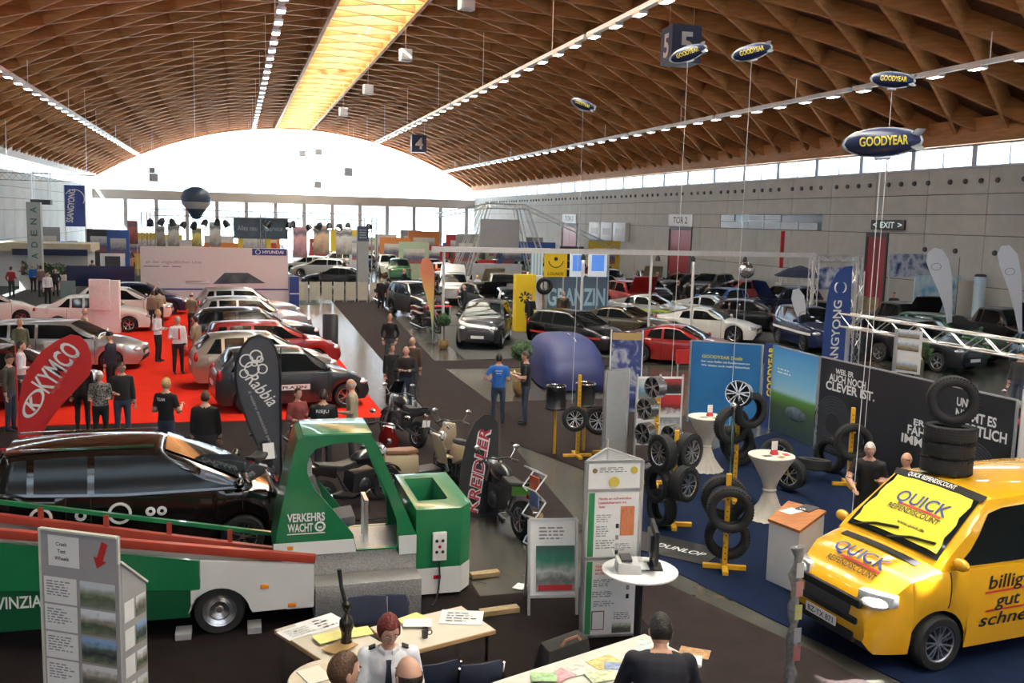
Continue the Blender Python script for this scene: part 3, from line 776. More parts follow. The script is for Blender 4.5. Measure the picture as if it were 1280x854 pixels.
POSE = {  # upper arm and forearm directions of the left arm (x forward, y out, z up)
    'down': ((.05, .16, -1), (.18, .05, -1)), 'bent': ((-.05, .22, -1), (1, -.25, .05)), 'crossed': ((.25, .28, -1), (.75, -1.0, .15)), 'pocket': ((-.25, .35, -1), (.35, -.25, -1)),
    'forward': ((.55, .15, -.8), (1, -.15, -.1)), 'behind': ((-.35, .20, -1), (-.3, -.55, -.5)), 'phone': ((.3, .3, -.9), (.35, -.15, 1)), 'point': ((.9, .25, -.15), (1, .1, .05)),
    'table': ((.55, .30, -.75), (.85, -.45, -.28)), 'hip': ((-.2, .55, -.9), (.3, -.8, -.35)), 'lap': ((.3, .2, -1), (1, -.5, -.15)), 'hold': ((.1, .25, -1), (.9, -.35, .35)), 'bar': ((.6, .3, -.6), (1, -.1, .12))}
def person(label, loc, rz, top, legs, hair=('short', 'dark'), la='down', ra='down', height=1.75, sleeves='long', skin=None, lean=0.0, head=(0, 0), pose='stand',
           bulk=1.0, coat=0.0, fine=False, group=None, female=False, shoes=None, stride=0.0, seat_z=.46, hscale=1.0):
    s = height/1.75; skin = skin or SKIN
    t = thing('person', label, 'person', loc, rz, group)
    parts = []                                   # (label, MB)
    ln = Matrix.Rotation(lean, 4, 'Y')
    hip_z = .93*s if pose != 'sit' else seat_z+.12
    Tm = Matrix.Translation((0, 0, hip_z)) @ ln
    b = bulk; fw = .93 if female else 1.0
    def ell(z, rx, ry, x=0.0):
        return [Tm @ Vector((x*s+rx*s*b*math.cos(2*PI*k/14), ry*s*b*math.sin(2*PI*k/14), z*s)) for k in range(14)]
    mt = MB()
    rows = [(-.02, .122, .168), (.06, .12, .162), (.16, .112, .148), (.28, .122, .164), (.38, .126, .178), (.46, .108, .182), (.50, .085, .155), (.535, .06, .085)]
    if female: rows = [(-.02, .125, .170), (.06, .12, .162), (.16, .098, .130), (.28, .115, .148), (.36, .135, .155), (.45, .098, .160), (.49, .075, .135), (.525, .05, .07)]
    if coat: rows = [(-coat, .15, .195)] + rows
    mt.loft([ell(*r) for r in rows]); parts.append((11, mt))
    nk = MB(); nk.tube([Tm @ Vector((0, 0, .50*s)), Tm @ Vector((.015*s, 0, .63*s))], .056*s*(.85 if female else 1), 10); parts.append((0, nk))
    pv = MB(); pv.loft([[Tm @ Vector((rx*s*b*math.cos(2*PI*k/12), ry*s*b*math.sin(2*PI*k/12), z*s)) for k in range(12)] for z, rx, ry in ((-.13, .09, .14), (-.06, .12, .165), (.04, .118, .160))]); parts.append((12, pv))
    hands = []
    for sg, arm in ((1, la), (-1, ra)):
        u, f_ = POSE[arm]; u = Vector((u[0], u[1]*sg, u[2])).normalized(); f_ = Vector((f_[0], f_[1]*sg, f_[2])).normalized()
        sh = Vector((0, sg*.185*s*fw*b**.5, .445*s)); el = sh+u*.295*s; wr = el+f_*.255*s
        sh, el, wr = Tm @ sh, Tm @ el, Tm @ wr
        q = MB(); q.tube([sh, sh.lerp(el, .5), el], [.060*s*b, .056*s*b, .049*s*b], 10); q.ball(sh, .063*s*b, 10, 6); parts.append((1, q))
        q = MB(); q.tube([el, el.lerp(wr, .4), wr], [.049*s*b, .047*s*b, .034*s], 10); q.ball(el, .049*s*b, 8, 6); parts.append((1 if sleeves == 'long' else 0, q))
        d = (wr-el).normalized(); q = MB(); q.tube([wr-d*.02, wr+d*.03*s, wr+d*.085*s], [.028*s, .036*s, .032*s], 8, flat=.55); parts.append((0, q)); hands.append((wr, d, sg))
    feet = []
    for sg in (1, -1):
        hp = Vector((0, sg*.092*s, hip_z-.05*s))
        if pose == 'sit':
            kn = Vector((.44*s, sg*.13*s, seat_z+.06)); an = Vector((.42*s, sg*.13*s, .09*s))
        else:
            st = stride*sg; kn = Vector((.02*s+st*.5+abs(st)*.15, sg*.105*s, .50*s)); an = Vector((-.01+st, sg*.115*s, .09*s+max(0, -st)*.15))
        q = MB(); q.tube([hp, hp.lerp(kn, .5), kn], [.092*s*b, .080*s*b, .064*s*b], 10); q.ball(hp, .092*s*b, 8, 6)
        q.tube([kn, kn.lerp(an, .35), an], [.064*s*b, .062*s*b, .05*s], 10); q.ball(kn, .064*s*b, 8, 6); parts.append((12, q))
        q = MB(); q.tube([an+Vector((-.055*s, 0, -.045*s)), an+Vector((.03*s, 0, -.04*s)), an+Vector((.12*s, sg*.01, -.052*s)), an+Vector((.185*s, sg*.012, -.056*s))], [.040*s, .046*s, .042*s, .026*s], 8, flat=.82); parts.append((3, q))
    # fuse into one continuous surface, then colour each face by the part it came from
    al = MB(); labs = []
    for lb, q in parts:
        al.add(q.v, q.f); labs += [lb]*len(q.v)
    kd = kdtree.KDTree(len(al.v))
    for i, v in enumerate(al.v): kd.insert(v, i)
    kd.balance()
    src = al.mesh('body', SKIN, smooth=False)
    tmp = bpy.data.objects.new('body', src)
    rm = tmp.modifiers.new('fuse', 'REMESH'); rm.mode = 'VOXEL'; rm.voxel_size = .016 if fine else .027
    sm = tmp.modifiers.new('soft', 'SMOOTH'); sm.iterations = 3; sm.factor = .5
    pv_, pf_, pc_ = bench_mesh(tmp)
    out = MB(); out.add(pv_, pf_)
    Ti = Tm.inverted(); cut = -coat if coat else -.005
    for i, pc in enumerate(pc_):
        lb = labs[kd.find(pc)[1]]
        if lb > 10:
            q = Ti @ pc; z = q.z/s
            lb = 2 if z < cut else (0 if z > .515 and abs(q.y) < .085*s else 1)
            if pose == 'sit' and pc.x > .16*s: lb = 2
        out.m[i] = lb
    bpy.data.objects.remove(tmp); bpy.data.meshes.remove(src)
    # fingers: four of unequal length, bent, and a thumb from the side of the palm
    for wr, d, sg in hands:
        a = d.cross(Vector((0, 0, 1)));
        a = (Vector((0, 1, 0)) if a.length < .2 else a.normalized())*sg; nrm = d.cross(a).normalized()
        pm = wr+d*.078*s
        for k, ln_ in enumerate((.066, .074, .070, .056)):
            o = pm+a*((k-1.5)*.0165*s); q1 = o+d*ln_*.5*s-nrm*.006*s; q2 = o+d*ln_*.85*s-nrm*.026*s
            out.tube([o-d*.01, q1, q2], [.0088*s, .0082*s, .0065*s], 6, 0)
        o = wr+d*.03*s-a*.028*s; out.tube([o, o+d*.028*s-a*.020*s-nrm*.008*s, o+d*.055*s-a*.022*s-nrm*.016*s], [.011*s, .010*s, .0075*s], 6, 0)
    hs = hscale*s*(1.02 if not female else .96)
    HM = Tm @ Matrix.Translation((.022*s, 0, .675*s)) @ Matrix.Rotation(head[0], 4, 'Z') @ Matrix.Rotation(head[1]-lean*.6, 4, 'Y')
    hm = HAIR[hair[1]] if hair[1] in HAIR else hair[1]
    add_head(out, HM, hs, fine)
    bo = out.build('body', [skin, top, legs, shoes or shoe_m, eye_w, eye_d, lip_m, hm], t, angle=70, fix=False)
    if hair[0] != 'none': hair_obj(hair[0], hm, HM, t, hs, fine)
    t['_head'] = 0
    return t, HM, Tm

# ================================================================= BUILDERS FOR THE FAIR'S FURNITURE
def motorcycle(label, loc, rz, col, scooter=False, group=None, seat_col=None, plate=True, lean=R(7), screen=False, tail_col=None):
    t = thing('scooter' if scooter else 'motorcycle', label, 'scooter' if scooter else 'motorcycle', loc, rz, group); t.rotation_euler = (lean, 0, rz)
    r = .23 if scooter else .30; xf, xb = (.62, -.58) if scooter else (.72, -.66)
    tm, rm = wheel_mesh(r, .11 if scooter else .13, 6)
    for nm, x in (('front_wheel', xf), ('rear_wheel', xb)):
        o = link(nm, tm, t, (x, 0, r)); link('rim', rm, o)
    st = seat_col or mat('seat_vinyl_black', (.02, .02, .02), rough=.5)
    q = MB()
    if scooter:
        q.loft([[(xf-.10, -.20, .42), (xf-.16, 0, .38), (xf-.10, .20, .42), (xf-.02, 0, .42)], [(xf-.20, -.22, .72), (xf-.26, 0, .70), (xf-.20, .22, .72), (xf-.10, 0, .74)], [(xf-.30, -.13, .98), (xf-.34, 0, .98), (xf-.30, .13, .98), (xf-.20, 0, 1.0)]])
        q.build('leg_shield', col, t, bevel=.02)
        q = MB(); q.box((.10, 0, .30), (.60, .30, .10)); q.build('floorboard', dark_grey, t, bevel=.02)
        q = MB(); q.loft([[(-.08, -.13, .30), (-.08, .13, .30), (-.12, .12, .68), (-.12, -.12, .68)], [(-.45, -.18, .34), (-.45, .18, .34), (-.45, .16, .72), (-.45, -.16, .72)], [(-.85, -.10, .55), (-.85, .10, .55), (-.85, .08, .76), (-.85, -.08, .76)]])
        q.build('rear_body', col, t, bevel=.04)
        q = MB(); q.loft([[(-.10, -.11, .70), (-.10, .11, .70), (-.12, .09, .78), (-.12, -.09, .78)], [(-.40, -.14, .71), (-.40, .14, .71), (-.40, .12, .80), (-.40, -.12, .80)], [(-.82, -.10, .76), (-.82, .10, .76), (-.82, .08, .85), (-.82, -.08, .85)]])
        q.build('seat', st, t, bevel=.03)
    else:
        q.ball((.20, 0, .86), (.30, .15, .14), 14, 8); q.build('tank', col, t)
        q = MB(); q.loft([[(-.02, -.12, .80), (-.02, .12, .80), (-.04, .10, .86), (-.04, -.10, .86)], [(-.35, -.14, .76), (-.35, .14, .76), (-.35, .12, .83), (-.35, -.12, .83)], [(-.80, -.10, .86), (-.80, .10, .86), (-.82, .08, .93), (-.82, -.08, .93)]])
        q.build('seat', st, t, bevel=.03)
        q = MB(); q.box((.12, 0, .48), (.46, .30, .36)); q.ball((.12, .16, .42), (.14, .06, .14), 10, 6); q.ball((.12, -.16, .42), (.14, .06, .14), 10, 6); q.build('engine', mat('engine_alloy', (.07, .07, .075), rough=.4, metal=.7), t, bevel=.03)
        q = MB(); q.tube([(.55, 0, .88), (.1, 0, .72), (-.4, 0, .70), (-.15, 0, .32), (.35, 0, .25), (.55, 0, .88)], .03, 6); q.tube([(-.3, .1, .35), (xb, .1, r)], .03, 6); q.tube([(-.3, -.1, .35), (xb, -.1, r)], .03, 6); q.build('frame', dark_grey, t)
        q = MB(); q.loft([[(-.45, -.12, .62), (-.45, .12, .62), (-.45, .12, .80), (-.45, -.12, .80)], [(-.95, -.07, .78), (-.95, .07, .78), (-.95, .06, .90), (-.95, -.06, .90)]]); q.build('tail_fairing', tail_col or col, t, bevel=.02)
        q = MB(); q.tube([(.25, -.16, .30), (-.1, -.18, .22), (-.45, -.20, .30), (-.85, -.22, .40)], [.03, .03, .055, .06], 8); q.build('exhaust', chrome, t)
    q = MB()
    for s_ in (-.09, .09): q.tube([(xf, s_, r), (xf-.30, s_, .98)], .024, 6)
    q.build('fork', alu, t)
    q = MB(); rings = [[(xf+(r+.035)*math.cos(a), y, r+(r+.035)*math.sin(a)) for y in (-.06, .06)] for a in [R(30+15*i) for i in range(8)]]
    q.loft([[p[0], p[1], (p[1][0], p[1][1], p[1][2]+.02), (p[0][0], p[0][1], p[0][2]+.02)] for p in rings]); q.build('mudguard', col, t)
    q = MB(); q.tube([(xf-.42, -.36, 1.00), (xf-.32, -.20, 1.05), (xf-.30, 0, 1.02), (xf-.32, .20, 1.05), (xf-.42, .36, 1.00)], .016, 6)
    for s_ in (-1, 1): q.tube([(xf-.42, s_*.36, 1.0), (xf-.38, s_*.25, 1.025)], .024, 6)
    q.build('handlebar', black_p, t)
    for s_ in (-1, 1):
        q = MB(); q.tube([(xf-.34, s_*.24, 1.04), (xf-.30, s_*.34, 1.20)], .007, 5); q.ball((xf-.30, s_*.36, 1.23), (.02, .065, .045), 10, 6); q.build('mirror', chrome, t)
    q = MB(); q.ball((xf-.16, 0, .93), (.09, .10, .10), 12, 8); q.build('headlight', lamp_clear, t)
    q = MB(); q.box((-.90, 0, .74), (.05, .14, .07)); q.build('tail_light', lamp_red, t, bevel=.01)
    if plate: q = MB(); q.box((-.93, 0, .58), (.012, .18, .16)); q.build('number_plate', plate_m, t)
    if screen: q = MB(); q.loft([[(xf-.12, -.16, 1.0), (xf-.12, .16, 1.0), (xf-.13, .16, 1.0), (xf-.13, -.16, 1.0)], [(xf-.30, -.13, 1.32), (xf-.30, .13, 1.32), (xf-.31, .13, 1.32), (xf-.31, -.13, 1.32)]]); q.build('windscreen', car_glass, t)
    return t

def tyre_thing(label, c, axis, r=.32, wd=.21, group=None, rim=False, name='tyre', rim_mat=None):
    """a tyre centred at c whose axle points along axis"""
    t = thing(name, label, 'tyre' if not rim else 'wheel', c, 0, group)
    t.rotation_mode = 'QUATERNION'; t.rotation_quaternion = Vector(axis).to_track_quat('Y', 'Z')
    return t
_TY = {}
def tyre_meshes(r, wd):
    k = (round(r, 3), round(wd, 3))
    if k in _TY: return _TY[k]
    h = wd/2; ri = r*.62
    a = MB(); a.lathe([(ri, -h*.72), (ri*1.03, -h*.8), (ri*1.2, -h*1.0), (r*.88, -h*1.0), (r*.96, -h*.86), (r*.985, -h*.7), (r*.985, h*.7), (r*.96, h*.86), (r*.88, h*1.0), (ri*1.2, h*1.0), (ri*1.03, h*.8), (ri, h*.72), (ri*1.06, h*.6), (r*.9, h*.6), (r*.9, -h*.6), (ri*1.06, -h*.6)], 40, 0, axis='y', closed=True)
    am = a.mesh('tyre_carcass', tyre_m, angle=50)
    tr = MB()
    for yy in (-.52, -.18, .18, .52):
        tr.lathe([(r*.98, (yy-.13)*h), (r*1.0, (yy-.12)*h), (r*1.0, (yy+.12)*h), (r*.98, (yy+.13)*h)], 40, 0, axis='y', closed=True)
    n = 46
    for k2 in range(n):
        th = 2*PI*k2/n
        for sg in (-1, 1):
            M = Matrix.Rotation(th, 4, 'Y'); tr.M = M; tr.box((r*.972, sg*h*.80, 0), (.022, h*.22, .022)); tr.M = Matrix.Identity(4)
    trm = tr.mesh('tread', tyre_m, angle=40)
    _TY[k] = (am, trm); return _TY[k]
def tyre(label, c, axis, r=.32, wd=.21, group=None, rim=None, name=None, spokes=5):
    t = thing(name or ('wheel' if rim else 'tyre'), label, 'wheel' if rim else 'tyre', c, 0, group)
    t.rotation_mode = 'QUATERNION'; t.rotation_quaternion = Vector(axis).normalized().to_track_quat('Y', 'Z')
    if rim != 'only':
        a, b = tyre_meshes(r, wd); link('carcass', a, t); link('tread', b, t)
    if rim:
        rr = r*1.0 if rim != 'only' else r*1.5
        _, rm = wheel_mesh(rr, wd, spokes); link('rim', rm, t)
        if rim == 'only':
            q = MB(); q.lathe([(r*.93, -wd*.5), (r*1.0, -wd*.5), (r*.98, 0), (r*1.0, wd*.5), (r*.93, wd*.5)], 28, axis='y', closed=True); q.build('rim_flange', rim_m, t)
    return t

def feather(name, label, base, rz, outline, H, mt, lean=0.0, pole_m=None, group=None, thick=.02, texts=(), base_kind='cross', edge=None):
    """a feather flag: outline of (across, up) points, pole on its straight side"""
    t = thing(name, label, 'flag', base, rz, group); t.rotation_euler = (0, lean, rz)
    q = MB(); n = len(outline)
    wav = lambda x, z: .008*math.sin(z*2.3+x*1.1)
    vs = [(x, wav(x, z)-thick/2, z) for x, z in outline]+[(x, wav(x, z)+thick/2, z) for x, z in outline]
    cx = sum(p[0] for p in outline)/n
    q.add(vs, [tuple(range(n)), tuple(range(2*n-1, n-1, -1))]+[(i, n+i, n+(i+1) % n, (i+1) % n) for i in range(n)]); q.build('sail', mt, t, smooth=False)
    if edge:
        q = MB(); q.tube([(x, wav(x, z), z) for x, z in outline]+[(outline[0][0], wav(*outline[0]), outline[0][1])], .022, 6); q.build('sleeve', edge, t)
    q = MB(); q.tube([(0, 0, .02), (0, 0, H*.5), (0, 0, max(p[1] for p in outline)*.92)], [.02, .016, .01], 6); q.build('pole', pole_m or dark_grey, t)
    q = MB(); q.bar((-.35, 0, .02), (.35, 0, .02), .05, .03); q.bar((0, -.35, .02), (0, .35, .02), .05, .03); q.build('foot', pole_m or dark_grey, t)
    for txt, cx_, cz, ang, h, wd, m_, bold in texts:
        for sd in (-1, 1):
            q = MB(); ux = Vector((math.cos(ang), 0, math.sin(ang))); uy = Vector((-math.sin(ang), 0, math.cos(ang)))
            if sd > 0:
                if True: ux = -ux if abs(math.cos(ang)) > .9 else ux; uy = uy if abs(math.cos(ang)) > .9 else -uy
            off = sd*(thick/2+.004)
            put_text(q, txt, (cx_, 0, cz), ux, uy, h, wd, bold=bold, warp=lambda p: Vector((p.x, wav(p.x, p.z)+off, p.z)))
            q.build('lettering', m_, t, smooth=False, fix=False)
    return t

def truss_mesh(L, w_=.29, n=None, m_=None):
    """a four-chord lattice girder along +x, centred on its axis"""
    q = MB(); h = w_/2; n = n or max(2, int(round(L/.45)))
    for y, z in ((h, h), (-h, h), (-h, -h), (h, -h)): q.tube([(0, y, z), (L, y, z)], .025, 6)
    for i in range(n):
        x0, x1 = L*i/n, L*(i+1)/n; c = [(h, h), (-h, h), (-h, -h), (h, -h)]
        for k in range(4):
            a, b = c[k], c[(k+1) % 4]
            if i % 2: a, b = b, a
            q.tube([(x0, *a), (x1, *b)], .012, 4, caps=False)
    return q.mesh('truss', m_ or alu)
def truss_between(name, label, p, q_, w_=.29, group=None, parent=None):
    p, q_ = Vector(p), Vector(q_); L = (q_-p).length; me = truss_mesh(L, w_)
    o = link(name, me, parent, p); o.rotation_mode = 'QUATERNION'; o.rotation_quaternion = (q_-p).to_track_quat('X', 'Z')
    if label: tag(o, label, 'truss', group)
    return o
def panel_stand(): pass
def chair(label, loc, rz, m_, group=None):
    t = thing('folding_chair', label, 'chair', loc, rz, group)
    q = MB(); q.loft([[(-.20, -.21, .44), (-.20, .21, .44), (-.20, .21, .48), (-.20, -.21, .48)], [(0, -.22, .43), (0, .22, .43), (0, .22, .47), (0, -.22, .47)], [(.22, -.20, .45), (.22, .20, .45), (.22, .20, .48), (.22, -.20, .48)]]); q.build('seat', m_, t, bevel=.01)
    q = MB(); rings = []
    for i in range(7):
        u = i/6; z = .58+.30*u; hw_ = .22*(1-.25*max(0, u-.6)**1.0); rings.append([(-.22-.06*u-.02*math.cos(PI*(u-.5)), -hw_, z), (-.25-.06*u, 0, z), (-.22-.06*u, hw_, z), (-.20-.06*u, hw_, z), (-.225-.06*u, 0, z), (-.20-.06*u, -hw_, z)])
    q.loft(rings); q.build('backrest', m_, t, bevel=.012)
    for sy in (-1, 1):
        q = MB(); q.tube([(.20, sy*.22, 0), (.18, sy*.22, .44), (-.20, sy*.22, .46), (-.29, sy*.22, .86)], .012, 6); q.build('leg', chrome, t)
        q = MB(); q.tube([(-.26, sy*.22, 0), (-.14, sy*.22, .45)], .012, 6); q.build('leg', chrome, t)
    return t
def potted_ball(label, loc, s=1.0, group=None):
    t = thing('topiary_tree', label, 'plant', loc, 0, group)
    q = MB(); q.lathe([(.13*s, 0), (.20*s, .10*s), (.21*s, .22*s), (.17*s, .34*s), (.15*s, .33*s), (.15*s, .28*s), (.001, .28*s)], 14); q.build('wicker_pot', ramp_mat('wicker', [(.3, (.16, .09, .03)), (.7, (.36, .22, .08))], scale=30), t)
    q = MB(); q.tube([(0, 0, .25*s), (0, 0, .95*s)], .022*s, 6); q.build('trunk', mat('bark', (.10, .06, .03), rough=.9), t)
    q = MB(); rnd = random.Random(5)
    for i in range(420):
        a, b = rnd.uniform(0, 2*PI), rnd.uniform(-1, 1); rr = .26*s*rnd.uniform(.75, 1.05); c = Vector((rr*math.cos(a)*math.sqrt(1-b*b), rr*math.sin(a)*math.sqrt(1-b*b), 1.12*s+rr*b))
        u = Vector((rnd.uniform(-1, 1), rnd.uniform(-1, 1), rnd.uniform(-1, 1))).normalized()*.05*s; v = u.orthogonal().normalized()*.025*s
        q.poly([c-u, c+v, c+u, c-v])
    q.ball((0, 0, 1.12*s), .215*s, 10, 8)
    o = q.build('foliage', mat('box_leaf', (.035, .085, .02), rough=.6, var=.4, scale=40), t, smooth=False, fix=False); o['kind'] = 'stuff'
    return t
def sheet(name, label, c, rz, size, m_, cat='leaflet', group=None, th=.004):
    q = MB(); q.box((0, 0, th/2), (size[0], size[1], th)); o = q.build(name, m_, None, c, rz, smooth=False); tag(o, label, cat, group); return o
def rectprint(parent, name, o, ux, uy, w_, h, m_, th=.004):
    """a flat printed rectangle lying on a panel"""
    o, ux, uy = Vector(o), Vector(ux).normalized(), Vector(uy).normalized(); nn = ux.cross(uy)
    q = MB(); a, b = ux*w_/2, uy*h/2; d = nn*th
    q.add([o-a-b, o+a-b, o+a+b, o-a+b, o-a-b+d, o+a-b+d, o+a+b+d, o-a+b+d], [(3, 2, 1, 0), (4, 5, 6, 7), (0, 1, 5, 4), (1, 2, 6, 5), (2, 3, 7, 6), (3, 0, 4, 7)])
    return q.build(name, m_, parent, smooth=False)
def lines_print(parent, o, ux, uy, w_, h, rows, m_, seed=0, name='printed_lines'):
    """rows of small print as thin bars of uneven length"""
    rnd = random.Random(seed); o, ux, uy = Vector(o), Vector(ux).normalized(), Vector(uy).normalized(); nn = ux.cross(uy)*.004
    q = MB()
    for i in range(rows):
        c = o+uy*(h/2-h*(i+.5)/rows)-ux*(w_/2); x = 0
        end = w_*rnd.uniform(.6, 1.0)
        while x < end:
            l = min(rnd.uniform(.03, .12)*w_/.4, end-x); a = c+ux*x+nn; b = c+ux*(x+l)+nn; v = uy*(h/rows*.22)
            q.poly([a-v, b-v, b+v, a+v]); x += l+.025*w_/.4
    return q.build(name, m_, parent, smooth=False, fix=False)

# ================================================================= FLOOR COVERINGS
carpet_dk = mat('aisle_carpet_brown', (.030, .0225, .023), rough=.95, spec=.06, var=.10, scale=3, bump=.2)
carpet_bk = mat('booth_carpet_dark', (.016, .012, .0115), rough=.95, spec=.06, var=.15, scale=3, bump=.2)
carpet_red = mat('booth_carpet_red', (.66, .026, .012), rough=.9, spec=.06, var=.05, scale=2, bump=.2)
carpet_blue = mat('booth_carpet_blue', (.009, .016, .042), rough=.95, spec=.06, var=.08, scale=3, bump=.2)
carpet_grey = mat('booth_carpet_grey', (.075, .076, .075), rough=.95, spec=.06, var=.08, scale=3, bump=.2)
def carpet(label, pts, m_, th=.012, name='carpet'):
    q = MB(); q.prism(pts, .002, .002+th); o = q.build(name, m_, None, smooth=False); tag(o, label, 'carpet'); return o
carpet('dark brown carpet along the main aisle between the stands', [(4.75, 14.2), (5.45, 14.2), (5.95, 20.4), (6.75, 23.3), (6.75, 33.2), (7.5, 45), (8.6, 62), (5.6, 62), (4.75, 24.0)], carpet_dk)
carpet('dark brown carpet crossing the aisle towards the blue-covered car', [(7.0, 17.2), (11.3, 20.5), (11.3, 25.2), (6.76, 25.2), (6.76, 23.3), (5.97, 20.5)], carpet_dk)
carpet('dark brown carpet strip running right towards the open-bonnet cars', [(6.76, 31.2), (34, 31.2), (34, 33.0), (6.76, 33.0)], carpet_dk)
carpet('bright red carpet under the row of display cars', [(-12.2, 24.3), (3.62, 23.65), (3.25, 52.3), (-12.2, 52.3)], carpet_red)
carpet('dark brown carpet behind the black car beside the red carpet', [(-14, 15.5), (4.72, 15.5), (4.72, 23.55), (-14, 24.2)], carpet_dk)
carpet('nearly black carpet under the trailer and the standing tables', [(-8, 4.5), (4.4, 4.5), (5.0, 11.9), (3.1, 11.9), (3.1, 15.4), (-8, 15.4)], carpet_bk)
carpet('dark brown carpet by the notice tower and round table', [(4.42, 4.5), (7.5, 4.5), (6.55, 9.4), (5.35, 13.0), (5.02, 11.9)], carpet_dk)
carpet('blue carpet of the tyre stand under the yellow van', [(6.85, 9.35), (8.2, 4.5), (22, 4.5), (22, 17.2), (13, 20.6), (7.05, 17.1), (5.75, 13.4)], carpet_blue)
carpet('grey carpet of the stand with the grey off-road car', [(7.9, 33.2), (16.5, 33.2), (16.5, 44), (8.6, 44)], carpet_grey)
carpet('grey carpet on the car stand at the right', [(17.5, 33.2), (33.5, 33.2), (33.5, 62), (17.5, 62)], carpet_grey)
carpet('grey carpet of the far left stands', [(-17.5, 53), (4.6, 55), (4.6, 80), (-17.5, 80)], carpet_grey)

# ================================================================= CRASH-SLED TRAILER
green = mat('trailer_green', (.012, .17, .065), rough=.28, coat=.5, var=.04, scale=2)
green_dk = mat('trailer_green_dark', (.006, .085, .035), rough=.3, coat=.5, var=.04, scale=2)
white_pt = mat('trailer_white', (.72, .73, .72), rough=.3, coat=.4, var=.03, scale=2)
red_pt = mat('rail_red', (.36, .045, .025), rough=.4, var=.10, scale=5)
diam = mat('chequer_plate', (.42, .41, .39), rough=.38, metal=.7, var=.25, scale=60, bump=.6)
letter_w = mat('lettering_white', (.82, .83, .82), rough=.5, var=0)
letter_k = mat('lettering_black', (.015, .015, .018), rough=.5, var=0)
letter_r = mat('lettering_red', (.55, .03, .03), rough=.5, var=0)
tr = thing('crash_sled_trailer', 'green and white belt-test sled trailer with sloping red rails and open cab', 'trailer', (0, 0, 0))
YT = 11.4
def zrail(x, z0, z1): return lerp(z0, z1, (x+2.53)/2.92)
# near side skirt in three colours
q = MB()
q.prism([(-4.6, .92), (-.55, .60), (-.55, .33), (-.55, .27), (-4.6, .30)], YT, YT+.05, 1, 'xz')
q.build('skirt_lower', [green, green_dk], tr, smooth=False)
q = MB(); q.prism([(-4.6, .925), (-4.6, 1.67), (-.44, .95), (-.44, .60), (-.55, .605)], YT, YT+.05, 0, 'xz'); q.build('skirt_upper', green, tr, smooth=False)
q = MB(); ar = [(-.22+.36*math.cos(R(180-12*i)), .24+.36*math.sin(R(180-12*i))) for i in range(16)]
q.prism([(-.43, .945), (.88, .81), (.88, .28), (.16, .27)]+ar[::-1][1:-1]+[(-.54, .35), (-.54, .59), (-.43, .60)], YT-.004, YT+.05, 0, 'xz'); q.build('skirt_white', white_pt, tr, smooth=False)
q = MB(); put_text(q, 'PROVINZIA', (-2.50, YT-.003, .62), (1, 0, -.02), (0, 0, 1), .135, .74, bold=.02); q.build('lettering', letter_w, tr, smooth=False, fix=False)
q = MB(); q.bx(.55, .88, YT, YT+1.4, .26, .80); q.build('end_box', white_pt, tr, bevel=.02)
for xx, zz in ((.62, .36), (.30, .62)):
    q = MB(); q.box((xx, YT-.012, zz-.04), (.10, .02, .05)); q.build('side_marker', lamp_amber, tr, bevel=.008)
q = MB(); q.bar((-5.2, YT+.03, zrail(-5.2, 1.42, .95)), (.9, YT+.03, zrail(.9, 1.42, .95)), .09, .10); q.build('rail', red_pt, tr, bevel=.008)
q = MB(); q.bar((-5.2, 12.7, zrail(-5.2, 1.15, .56)), (.9, 12.7, zrail(.9, 1.15, .56)), .09, .13); q.build('rail', red_pt, tr, bevel=.008)
q = MB(); q.bar((-5.2, 12.72, zrail(-5.2, 1.36, .80)), (.60, 12.72, zrail(.60, 1.36, .80)), .06, .05); q.build('handrail', green, tr)
for k in range(7):
    xx = -4.6+.75*k; q = MB(); q.bar((xx, 12.7, zrail(xx, 1.0, .5)), (xx, 12.7, zrail(xx, 1.36, .80)), .06); q.build('rail_post', red_pt, tr)
q = MB(); q.bar((-5.2, YT+.7, zrail(-5.2, 1.10, .50)), (.5, YT+.7, zrail(.5, 1.10, .50)), 1.2, .03); q.build('ramp_deck', dark_grey, tr)
tm, rm = wheel_mesh(.30, .19, 5, 'steel')
for yy in (YT+.14, YT+1.3):
    o = link('wheel', tm, tr, (-.22, yy, .302)); link('rim', rm, o)
q = MB(); q.bx(-.9, .9, YT+.3, YT+1.1, .32, .5); q.build('chassis', dark_grey, tr)
for x0, x1 in ((-.72, -.54), (.10, .26)): q = MB(); q.bx(x0, x1, YT-.05, YT+.2, 0.016, .09); q.build('wheel_chock', steel_grey, tr, smooth=False)
# steps of chequer plate
q = MB(); q.bx(.90, 2.22, 11.86, 12.9, .02, .78); q.bx(.90, 2.22, 11.46, 11.85, .02, .50); q.build('steps', diam, tr, bevel=.012)
